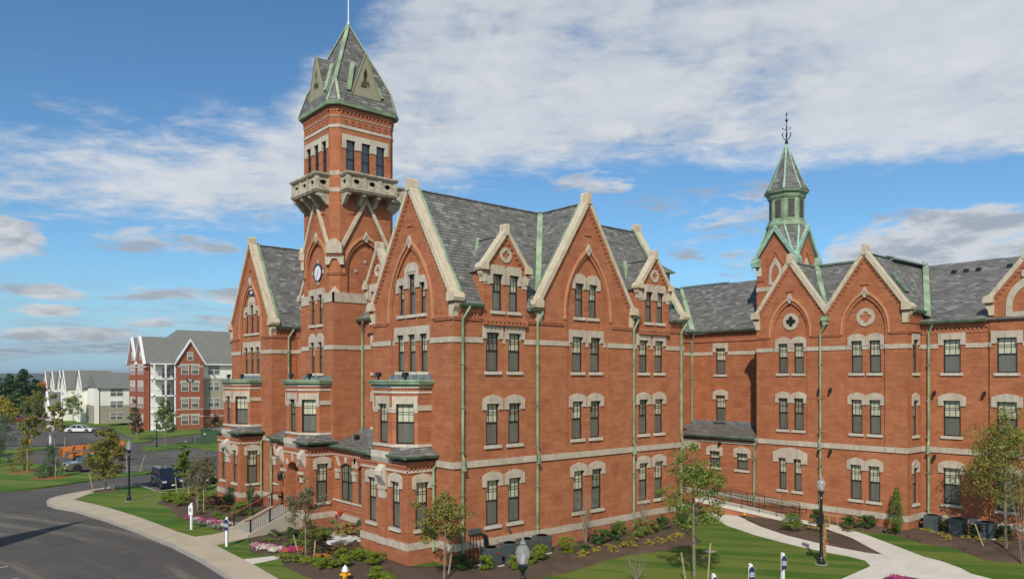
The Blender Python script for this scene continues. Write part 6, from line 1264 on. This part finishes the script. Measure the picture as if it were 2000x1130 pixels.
for i in range(9): a=i*.7; q.tube([(.12*math.cos(a),.12*math.sin(a),0),(.05*math.cos(a),.05*math.sin(a),1.6),(.2*math.cos(a),.2*math.sin(a),2.1)],.012,4)
q.build('stalks','leaf_tan',t); MB().lathe((.05,-.2,1.05),[(.05,-.06),(.09,0),(.05,.06)],8).build('bow','red',t)
tag(MB().lathe((24.9,-2.2,.1),[(.03,0),(.12,.08),(.12,.16),(.03,.2)],10).build('pumpkin','yellow'),'small yellow pumpkin at the tip of the bed below the ramp','pumpkin')
tag(MB().box(ID,13.2,14.0,-7.2,-6.7,-.02,.03).build('drain_cover','concrete'),'small pale concrete cover set in the right lawn','drain cover')
tag(MB().box(ID,-4.3,-3.8,38.2,38.7,-.02,.03).build('drain_cover','concrete'),'small pale concrete cover in the lawn before the blue car','drain cover')
# ================================================================ VEHICLES
def wheel(r,wd,parent,x,y,side):
    o=MB().lathe((0,0,0),[(r*.62,-wd/2),(r*.95,-wd/2),(r,-wd*.35),(r,wd*.35),(r*.95,wd/2),(r*.62,wd/2)],20).build('wheel','tyre',parent); o.rotation_euler=(R(90),0,0); o.location=(x,y,r)
    MB().lathe((0,0,0),[(r*.62,-wd*.48),(r*.64,wd*.48),(r*.2,wd*.52)],14).build('rim','rim',o); return o
def car(name,label,cat,loc,rz,L,Wd,H,paint,kind='sedan',group=None,wr=.36,gl=None):
    t=thing(name,label,cat,loc,R(rz),group); h=Wd/2; cl=.24
    belt=H*.60 if kind!='suv' else H*.56
    if kind=='sedan': low=[(-L/2,cl+.15),(-L/2+.1,cl),(L/2-.1,cl),(L/2,cl+.15),(L/2-.02,belt-.16),(L/2-.35,belt-.06),(L*.20,belt),(-L*.30,belt+.02),(-L/2+.12,belt-.02),(-L/2,belt-.15)]; gh=[(L*.22,belt-.02),(L*.07,H),(-L*.18,H),(-L*.34,belt)]
    elif kind=='suv': low=[(-L/2,cl+.2),(-L/2+.1,cl+.05),(L/2-.1,cl+.05),(L/2,cl+.2),(L/2-.02,belt-.22),(L/2-.25,belt-.08),(L*.20,belt+.02),(-L/2+.06,belt+.04),(-L/2,belt-.2)]; gh=[(L*.22,belt),(L*.09,H),(-L*.44,H),(-L*.49,belt)]
    else: low=[(-L/2,cl+.3),(-L/2+.05,cl+.15),(L/2-.1,cl+.1),(L/2,cl+.25),(L/2-.02,belt-.2),(L/2-.3,belt-.05),(L*.22,belt+.04),(-L/2+.02,belt+.04)]; gh=[(L*.24,belt),(L*.12,H),(-L*.12,H),(-L*.17,belt)]
    wx=(L*.31,-L*.30)
    # body side with wheel arches cut
    def arch(poly):
        top=[p for p in poly]; out=[]; 
        return top
    b=MB(); bot=[]; n=8
    pts=[low[0],low[1]]
    for cx in sorted(wx): pts+=[(cx-wr*1.18*math.cos(math.pi*i/n),max(cl,wr+wr*1.15*math.sin(math.pi*i/n)) if 0<i<n else cl+.02) for i in range(n+1)]
    pts+=low[2:]
    b.prism(ID,pts,-h,h)
    o=b.build('body',paint,t); bv=o.modifiers.new('bevel','BEVEL'); bv.width=.05; bv.segments=2; bv.limit_method='ANGLE'
    MB().box(ID,-L*.42,L*.42,-h+.12,h-.12,cl,wr*1.9).build('wheel_well','dark',t)
    ins=.16; k=len(gh); g=MB(); V=[Vector((x,s*(h-.05-(ins if z>belt+.1 else 0)),z)) for s in(-1,1) for x,z in gh]
    g.add(V,[(0,1,2,3),(7,6,5,4),(0,4,5,1),(1,5,6,2),(2,6,7,3),(3,7,4,0)]); g.build('glasshouse','carglass',t)
    r=MB(); zt=gh[1][1]; r.add([Vector((gh[1][0]-.02,s*(h-.05-ins+.01),zt-.02)) for s in(-1,1)]+[Vector((gh[2][0]+.02,s*(h-.05-ins+.01),zt-.02)) for s in(1,-1)]+[Vector((gh[1][0]-.1,s*(h-.12-ins),zt+.05)) for s in(-1,1)]+[Vector((gh[2][0]+.1,s*(h-.12-ins),zt+.05)) for s in(1,-1)],[(0,1,2,3),(4,5,6,7),(0,1,5,4),(1,2,6,5),(2,3,7,6),(3,0,4,7)])
    r.build('roof_panel',paint,t); p=MB()
    for s in(-1,1):
        yb=s*(h-.04); yt=s*(h-.05-ins+.012)
        for (x0,z0),(x1,z1) in((gh[0],gh[1]),(gh[3],gh[2])): p.beam((x0,yb,z0),(x1,yt,z1),.08,.03,(0,s,.2))
        for u in((.5,) if kind!='suv' else (.36,.68)): xa=gh[0][0]+(gh[3][0]-gh[0][0])*u; p.beam((xa,yb,belt),(xa*.92,yt,H),.08,.02,(0,s,.2))
    p.build('pillars',paint,t)
    for x in wx:
        for s in(-1,1): wheel(wr,.22,t,x,s*(h-.10),s)
    zf=belt-.30
    for s in(-1,1):
        MB().box(ID,L/2-.10,L/2+.015,s*h*.82-.17,s*h*.82+.17,zf,zf+.17).build('headlight','headlight',t); MB().box(ID,-L/2-.015,-L/2+.05,s*h*.85-.12,s*h*.85+.12,zf,zf+.25).build('tail_light','red',t)
        MB().box(ID,L*.17,L*.17+.12,s*(h+.09)-.1,s*(h+.09)+.1,belt+.02,belt+.18).build('mirror',paint,t)
    gr=MB().box(ID,L/2-.06,L/2+.02,-h*.55,h*.55,zf-.02,zf+.17); gr.box(ID,L/2-.05,L/2+.03,-h*.9,h*.9,cl+.02,cl+.16).build('grille','black',t); MB().box(ID,L/2+.012,L/2+.04,-.16,.16,cl+.18,cl+.30).build('number_plate','white',t); MB().box(ID,L/2+.0,L/2+.035,-h*.62,h*.62,zf+.06,zf+.085).build('grille_bar','rim',t)
    if kind=='pickup': MB().box(ID,-L/2+.1,-L*.18,-h+.1,h-.1,belt-.35,belt+.045).build('bed_liner','black',t)
    ln=MB(); 
    for s in(-1,1): ln.box(ID,-.012,.012,s*h-.004,s*h+.004,cl+.2,belt-.02); ln.box(ID,-L*.2,-L*.2+.02,s*h-.004,s*h+.004,cl+.35,belt-.02); ln.box(ID,L*.2,L*.2+.02,s*h-.004,s*h+.004,cl+.2,belt-.04)
    ln.build('door_gap','black',t); return t
M['navycar']=carpaint('dark_blue_car_paint',(.014,.026,.065)); M['whitecar']=carpaint('white_car_paint',(.7,.7,.68),.3,0); M['redcar']=carpaint('red_car_paint',(.30,.015,.015)); M['tancar']=carpaint('tan_metallic_paint',(.30,.26,.20),.3,.6); M['darkcar']=carpaint('dark_car_paint',(.03,.02,.035))
car('parked_suv','dark blue suv parked nose out beside the bushy corner tree','car',(-2.4,42.9,-.14),-93,4.9,1.85,1.82,'navycar','suv',wr=.37)
car('parked_suv','dark suv parked behind the twiggy tree, only its end and wheel showing','car',(1.0,44.2,-.14),-90,4.6,1.8,1.75,'darkcar','suv')
car('parked_truck','tan metallic pickup parked left of the bushy corner tree','car',(-4.9,62.0,-.14),183,5.4,1.95,1.85,'tancar','pickup',wr=.40)
car('parked_sedan','white sedan alone in the far car park','car',(7.1,131.0,-.14),-40,5.2,1.8,1.42,'whitecar','sedan',wr=.34)
car('parked_truck','red pickup truck at the far edge of the car park','car',(5.8,179.,-.14),-42,5.3,1.9,1.75,'redcar','pickup')
car('parked_sedan','dark purple sedan at the far left edge of the car park','car',(.9,186.4,-.14),-40,4.6,1.8,1.45,'darkcar','sedan')
car('parked_sedan','silver hatchback between the far left sedan and the red pickup','car',(3.3,185.2,-.14),-40,4.4,1.8,1.5,'tancar','sedan')
t=thing('telehandler','orange telescopic handler behind the tan pickup','machine',(-2.2,71.5,-.14),R(-8)); t.scale=(.95,.85,.82)
MB().prism(ID,[(-3.6,.9),(-2.9,.75),(2.8,.75),(3.0,1.6),(1.2,1.8),(-1.2,1.6),(-3.4,1.7)],-.7,.7).build('chassis','orange',t)
MB().prism(ID,[(-4.4,1.2),(-4.1,1.1),(-3.7,1.9),(3.0,2.55),(3.0,2.95),(-3.9,2.5),(-4.4,2.35)],-1.05,-.75).prism(ID,[(-4.4,1.2),(-4.1,1.1),(-3.7,1.9),(3.0,2.55),(3.0,2.95),(-3.9,2.5),(-4.4,2.35)],.55,.85).box(ID,-4.4,-4.15,-1.05,.85,1.1,2.4).build('boom','orange',t)
for i in range(6): MB().beam((-3.3+i*1.15,-1.1,1.6),(-2.9+i*1.15,-1.1,2.75),.12,.12,(0,-1,0)).build('brace','orange',t)
MB().box(ID,.1,1.6,-.2,.9,1.7,2.9).build('cab','carglass',t)
for x in(-2.4,2.2):
    for s in(-1,1): wheel(.62,.4,t,x,s*.95,s)
# ================================================================ FAR BUILDINGS
def fwin(p,f,x,z,w_,h,n=2,frm='white'):
    b=MB(); t=.07; b.box(f,x-w_/2-t,x+w_/2+t,-.06,.02,z-t,z); b.box(f,x-w_/2-t,x+w_/2+t,-.06,.02,z+h,z+h+t); b.box(f,x-w_/2-t,x-w_/2,-.06,.02,z,z+h); b.box(f,x+w_/2,x+w_/2+t,-.06,.02,z,z+h); b.box(f,x-w_/2,x+w_/2,-.05,.02,z+h*.5-.04,z+h*.5+.04)
    if w_>1.6: b.box(f,x-.06,x+.06,-.06,.02,z,z+h)
    k=4 if w_<1.6 else 8
    for i in range(1,k): xx=x-w_/2+w_*i/k; b.box(f,xx-.015,xx+.015,-.04,.02,z+h*.5,z+h)
    o=b.build('window',frm,p); MB().poly([f.p(x-w_/2,-.01,z),f.p(x+w_/2,-.01,z),f.p(x+w_/2,-.01,z+h*.5),f.p(x-w_/2,-.01,z+h*.5)]).build('pane','screen',o,fix=False); MB().poly([f.p(x-w_/2,-.01,z+h*.5),f.p(x+w_/2,-.01,z+h*.5),f.p(x+w_/2,-.01,z+h),f.p(x-w_/2,-.01,z+h)]).build('pane','curtain',o,fix=False); return o
RB=thing('apartment_building','red brick and cream apartment block with white balconies and grey gabled roof','building',(22.5,124,0))
def pp(mb,name,m): 
    return mb.build(name,m,RB)
RB.location=(0,0,0)
rx0,ry0=22.6,123.8   # front-left corner of the gabled brick bay
def rw(f,poly,m,name='wall',wins=()): return wall(f,poly,[],RB,m=m,name=name)
fA=F(rx0,ry0,0); SH=3.35; EV=13.2
rw(fA,[(0,-.3),(5.2,-.3),(5.2,13.5),(2.6,17.6),(0,13.5)],'brickfar')
for x in(0,5.2): MB().poly([fA.p(x,0,-.3),fA.p(x,1.6,-.3),fA.p(x,1.6,13.5),fA.p(x,0,13.5)]).build('wall','brickfar',RB,fix=False)
for i in range(4):
    z=1.05+i*SH
    for x in(1.6,3.6): fwin(RB,fA,x,z,1.3,1.75)
    MB().box(fA,.7,4.5,-.05,.02,z+1.84,z+2.1).box(fA,.7,.85,-.05,.02,z+1.5,z+1.84).box(fA,4.35,4.5,-.05,.02,z+1.5,z+1.84).build('lintel','white_stone',RB)
for z in(2.5,12.55): MB().box(fA,0,.7,-.05,.02,z,z+.25).build('stone_band','white_stone',RB); MB().box(fA,4.5,5.2,-.05,.02,z,z+.25).build('stone_band','white_stone',RB)
MB().box(fA,0,5.2,-.05,.02,3.95,4.15).build('stone_band','white_stone',RB); fwin(RB,fA,2.6,13.9,1.0,1.6)
MB().prism(fA,[(-.35,13.0),(2.6,17.7),(2.6,18.15),(-.65,13.0)],-.4,.1).prism(fA,[(5.55,13.0),(5.85,13.0),(2.6,18.15),(2.6,17.7)],-.4,.1).build('bargeboard','white',RB)
b=MB(); 
for s,xx in((-1,-.6),(1,5.8)): b.add([fA.p(2.6,-.4,18.05),fA.p(2.6,7,18.05),fA.p(xx,7,13.1),fA.p(xx,-.4,13.1)],[(0,1,2,3)])
b.build('roof','shingle',RB); p=MB().box(fA,1.9,3.3,-.08,0,9.55,10.15).build('name_board','black',RB); txt('BUILDING\n2000',.22,'white',p,fA.p(2.6,-.1,9.86),(R(90),0,0),bold=.01)
fB=F(rx0+5.2,ry0+1.5,0); Wb=26
rw(fB,[(0,-.3),(Wb,-.3),(Wb,3.9),(0,3.9)],'brickfar'); rw(fB,[(0,3.9),(Wb,3.9),(Wb,10.3),(0,10.3)],'tansiding'); rw(fB,[(0,10.3),(Wb,10.3),(Wb,13.4),(0,13.4)],'siding')
MB().box(fB,0,Wb,-.06,.02,3.85,4.05).build('stone_band','white_stone',RB); MB().box(fB,0,Wb,-.06,.02,2.4,2.6).build('stone_band','white_stone',RB)
for i in range(4):
    for x in([2.6,9.2,15,21] if i else [2.6,7.0,10.0,15,21]): fwin(RB,fB,x,1.05+i*SH,2.3 if i else 1.4,1.75)
b=MB(); 
for x in (.2,18.): b.tube([fB.p(x,-.12,13.2),fB.p(x,-.12,0)],.09,6)
b.build('downspout','white',RB)
g2f=fB.sh(x=7.2,y=-.3); rw(g2f,[(0,11.0),(4.4,11.0),(4.4,13.4),(2.2,16.2),(0,13.4)],'siding'); MB().prism(g2f,[(-.5,13.0),(2.2,16.3),(2.2,16.75),(-.9,13.0)],-.4,.1).prism(g2f,[(4.9,13.0),(5.3,13.0),(2.2,16.75),(2.2,16.3)],-.4,.1).build('bargeboard','white',RB); fwin(RB,g2f,2.2,14.1,.8,.8,frm='navy')
b=MB().add([g2f.p(2.2,-.4,16.7),g2f.p(2.2,5,16.7),g2f.p(-.8,5,13.1),g2f.p(-.8,-.4,13.1),g2f.p(5.2,5,13.1),g2f.p(5.2,-.4,13.1)],[(0,1,2,3),(0,1,4,5)]).build('roof','shingle',RB)
# main roof (hipped)
hx0,hx1,hy0,hy1=rx0-4.6,rx0+6+Wb,ry0+.9,ry0+18
b=MB().add([(hx0,hy0,13.2),(hx1,hy0,13.2),(hx1,hy1,13.2),(hx0,hy1,13.2),(hx0+7.5,(hy0+hy1)/2,20.5),(hx1-7,(hy0+hy1)/2,20.5)],[(0,1,5,4),(1,2,5),(2,3,4,5),(3,0,4)]).build('roof','shingle',RB)
MB().box(ID,hx0-.1,hx1,hy0-.1,hy0+.05,13.0,13.25).build('gutter','white',RB)
for x in(rx0+13,rx0+14,rx0+15,rx0+21.5,rx0+24): MB().box(ID,x,x+.5,hy0+5.2,hy0+5.6,17.3,18.1).build('roof_vent','black',RB)
# balconies at the corner
cx0=rx0-4.2
for i in range(4):
    z=.1+i*SH
    MB().box(ID,cx0,rx0,ry0+.2,ry0+2.4,z-.12,z+.12).build('balcony_floor','white',RB)
    if True:
        b=MB(); x=cx0+.1
        while x<rx0: b.box(ID,x,x+.03,ry0+.25,ry0+.28,z+.15,z+1.1); x+=.16
        b.box(ID,cx0,rx0,ry0+.24,ry0+.3,z+1.08,z+1.14); b.box(ID,cx0+.02,cx0+.06,ry0+.2,ry0+2.3,z+1.08,z+1.14); b.build('balcony_railing','black',RB)
for x in(cx0+.0,cx0+2.1,rx0-.35): MB().box(ID,x,x+.28,ry0+.2,ry0+.48,0,13.1).build('column','white',RB)
rw(F(cx0,ry0+2.4,0),[(0,-.3),(4.2,-.3),(4.2,13.3),(0,13.3)],'siding')
for i in range(4): 
    o=fwin(RB,F(cx0,ry0+2.4,0),2.9,.25+i*SH,1.5,2.1)
# west wall with two gabled brick bays
fC=F(rx0-4.4,ry0+17,-90)
rw(fC,[(0,-.3),(14.6,-.3),(14.6,13.3),(0,13.3)],'brickfar')
for k_,x0 in enumerate((1.6,7.6)):
    f=fC.sh(y=-.5); rw(f,[(x0,-.3),(x0+5.4,-.3),(x0+5.4,13.6),(x0+2.7,18.2),(x0,13.6)],'brickfar')
    MB().prism(f,[(x0-.4,13.1),(x0+2.7,18.3),(x0+2.7,18.8),(x0-.8,13.1)],-.4,.1).prism(f,[(x0+5.8,13.1),(x0+6.2,13.1),(x0+2.7,18.8),(x0+2.7,18.3)],-.4,.1).build('bargeboard','white',RB)
    for i in range(4):
        for x in(1.6,3.8): fwin(RB,f,x0+x,1.05+i*SH,1.3,1.75)
        MB().box(f,x0+.7,x0+4.7,-.05,.02,2.89+i*SH,3.15+i*SH).build('lintel','white_stone',RB)
    fwin(RB,f,x0+2.7,14.,.9,1.7)
    MB().add([f.p(x0+2.7,-.4,18.7),f.p(x0+2.7,9,18.7),f.p(x0-.6,9,13.1),f.p(x0-.6,-.4,13.1),f.p(x0+6.,9,13.1),f.p(x0+6.,-.4,13.1)],[(0,1,2,3),(0,1,4,5)]).build('roof','shingle',RB)
    MB().poly([f.p(x0+5.4,0,-.3),f.p(x0+5.4,.5,-.3),f.p(x0+5.4,.5,13.6),f.p(x0+5.4,0,13.6)]).build('wall','brickfar',RB,fix=False)
MB().box(fC,0,14.6,-.6,-.45,12.45,12.7).build('stone_band','white_stone',RB)
rw(F(hx0+.3,hy1-.8,180).sh(x=-30),[(0,-.3),(30,-.3),(30,13.2),(0,13.2)],'siding'); rw(F(rx0+6+Wb,ry0+1.5,90),[(0,-.3),(15,-.3),(15,13.2),(0,13.2)],'siding')
# back-left balconies of the same block
for i in range(4): MB().box(fC,-2.2,0,.5,2.6,i*SH-.02,i*SH+.2).box(fC,-2.2,0,.5,.56,i*SH+1.1,i*SH+1.18).build('balcony_floor','white',RB); MB().box(fC,-2.1,-.1,.52,.55,i*SH+.2,i*SH+1.1).build('balcony_railing','black',RB)
for x in(-2.2,-.3): MB().box(fC,x,x+.22,.45,.7,0,13).build('column','white',RB)
MB().add([fC.p(-3,-.6,12.9),fC.p(0,-.6,12.9),fC.p(0,6,15),fC.p(-3,6,15)],[(0,1,2,3)]).build('roof','shingle',RB)
# white town houses
WH=thing('town_houses','long cream and tan terrace with a row of steep gables and grey roofs','building',(0,0,0))
def ww_(f,poly,m): return wall(f,poly,[],WH,m=m)
wx0,wy0=15.9,157.5; fE=F(wx0,wy0,0); E2=8.0
ww_(fE,[(0,-.3),(16,-.3),(16,4.1),(0,4.1)],'tansiding'); ww_(fE,[(0,4.1),(16,4.1),(16,E2),(0,E2)],'siding')
for i in range(3): fwin(WH,fE,3.6,.85+i*2.7,2.6,1.5)
MB().box(fE,6.3,6.5,-.1,.02,0,3.2).box(fE,6.3,13,-.1,.02,3.0,3.25).build('door_frame','white',WH); MB().box(fE,6.6,12.5,-.03,.02,0,2.9).build('garage_recess','tansiding',WH)
RZ=11.6; YB=wy0+60
b=MB().add([(wx0-.5,wy0-.5,E2),(wx0+16.5,wy0-.5,E2),(wx0+16.5,wy0+6,RZ),(wx0-.5,wy0+6,RZ),(wx0-.5,wy0+12,E2),(wx0+16.5,wy0+12,E2)],[(0,1,2,3),(3,2,5,4),(0,3,4)]).build('roof','shingle',WH)
# long west front with gables
Ln=58; fG=F(wx0-1.,wy0+Ln,-90)
ww_(fG,[(0,-.3),(Ln,-.3),(Ln,4.1),(0,4.1)],'tansiding'); ww_(fG,[(0,4.1),(Ln,4.1),(Ln,E2),(0,E2)],'siding'); MB().poly([fG.p(Ln,0,-.3),fG.p(Ln,1.2,-.3),fG.p(Ln,1.2,E2),fG.p(Ln,0,E2)]).build('wall','siding',WH,fix=False)
Lr=Ln-6; b=MB().add([fG.p(0,-.5,E2),fG.p(Lr,-.5,E2),fG.p(Lr,7,RZ),fG.p(0,7,RZ),fG.p(0,15,E2),fG.p(Lr,15,E2)],[(0,1,2,3),(3,2,5,4)]).build('roof','shingle',WH)
for k_,(x0,pr,zz) in enumerate(((1,1.2,8.0),(11.5,1.2,8.0),(22,1.2,8.0),(34,2.5,8.0),(44,1.,8.0))):
    f=fG.sh(y=-pr); ww_(f,[(x0,-.3),(x0+5.5,-.3),(x0+5.5,zz),(x0+2.75,11.9),(x0,zz)],'siding')
    MB().poly([f.p(x0+5.5,0,-.3),f.p(x0+5.5,pr,-.3),f.p(x0+5.5,pr,zz),f.p(x0+5.5,0,zz)]).build('wall','siding',WH,fix=False)
    MB().prism(f,[(x0-.3,zz-.3),(x0+2.75,11.95),(x0+2.75,12.25),(x0-.48,zz-.3)],-.12,.1).prism(f,[(x0+5.8,zz-.3),(x0+5.98,zz-.3),(x0+2.75,12.25),(x0+2.75,11.95)],-.12,.1).build('bargeboard','white',WH)
    MB().add([f.p(x0+2.75,-.3,12.2),f.p(x0+2.75,7,12.2),f.p(x0-.4,7,zz-.2),f.p(x0-.4,-.3,zz-.2),f.p(x0+5.9,7,zz-.2),f.p(x0+5.9,-.3,zz-.2)],[(0,1,2,3),(0,1,4,5)]).build('roof','shingle',WH)
    for z in(.9,3.6,6.2): fwin(WH,f,x0+2.75,z,1.6,1.4)
for x0 in(14,29):   # low garage gables
    f=fG.sh(y=-5); ww_(f,[(x0,-.3),(x0+5,-.3),(x0+5,3.2),(x0+2.5,6.8),(x0,3.2)],'siding'); MB().add([f.p(x0+2.5,-.3,6.9),f.p(x0+2.5,5,6.9),f.p(x0-.4,5,2.9),f.p(x0-.4,-.3,2.9),f.p(x0+5.4,5,2.9),f.p(x0+5.4,-.3,2.9)],[(0,1,2,3),(0,1,4,5)]).build('roof','shingle',WH)
    ww_(f.rot(x0+5,0,90),[(0,-.3),(5,-.3),(5,3.2),(0,3.2)],'siding'); MB().prism(f,[(x0-.3,2.9),(x0+2.5,6.7),(x0+2.5,7.1),(x0-.6,2.9)],-.3,.1).prism(f,[(x0+5.3,2.9),(x0+5.6,2.9),(x0+2.5,7.1),(x0+2.5,6.7)],-.3,.1).build('bargeboard','white',WH)
f=F(9.5,176,0); 
SHD=thing('shed','small white outbuilding with a low grey roof beyond the red pickup','building',(9.0,196,-.3)); MB().box(ID,-3.5,3.5,-3,3,0,2.7).build('wall','siding',SHD); MB().add([(-4.2,-3.6,2.6),(4.2,-3.6,2.6),(4.2,3.6,2.6),(-4.2,3.6,2.6),(-2,0,4.2),(2,0,4.2)],[(0,1,5,4),(1,2,5),(2,3,4,5),(3,0,4)]).build('roof','shingle',SHD)
# utility cabinet and bollards
t=thing('utility_cabinet','dark green transformer cabinet beside the left wing','cabinet',(17.2,88.9,-.1),R(-20)); MB().box(ID,-1.3,1.3,-.9,.9,0,2.2).prism(ID,[(-1.4,2.2),(1.4,2.2),(1.3,2.4),(-1.3,2.4)],-1.,1.).build('housing','utility',t); MB().box(ID,-1.2,-.02,-.93,-.9,.15,2.05).box(ID,.02,1.2,-.93,-.9,.15,2.05).build('door','utility',t); MB().box(ID,-.8,-.6,-.95,-.93,1.5,1.7).build('label_plate','white',t)
for i,(x,y,lb) in enumerate(((14.6,89.3,'green bollard farthest from the cabinet'),(15.2,88.2,'middle green bollard by the cabinet'),(15.7,87.0,'green bollard nearest the brick hall'))):
    o=MB().lathe((0,0,0),[(.13,-.1),(.13,1.05),(.09,1.14),(.0,1.16)],12).build('bollard','utility'); o.location=(x,y,0); tag(o,lb,'bollard','green bollards by the cabinet')

# spire added unseen, left of the view, to cast a pointed shadow on the road
t=thing('shadow_spire','tall narrow slate spire added out of view to cast the pointed shadow on the road','spire',(-24.6,19.2,-.14)); MB().lathe((0,0,0),[(1.9,0),(1.9,2.4)],8).build('base','brick',t); MB().lathe((0,0,0),[(2.2,2.4),(.02,14.)],8).build('roof','slate',t)
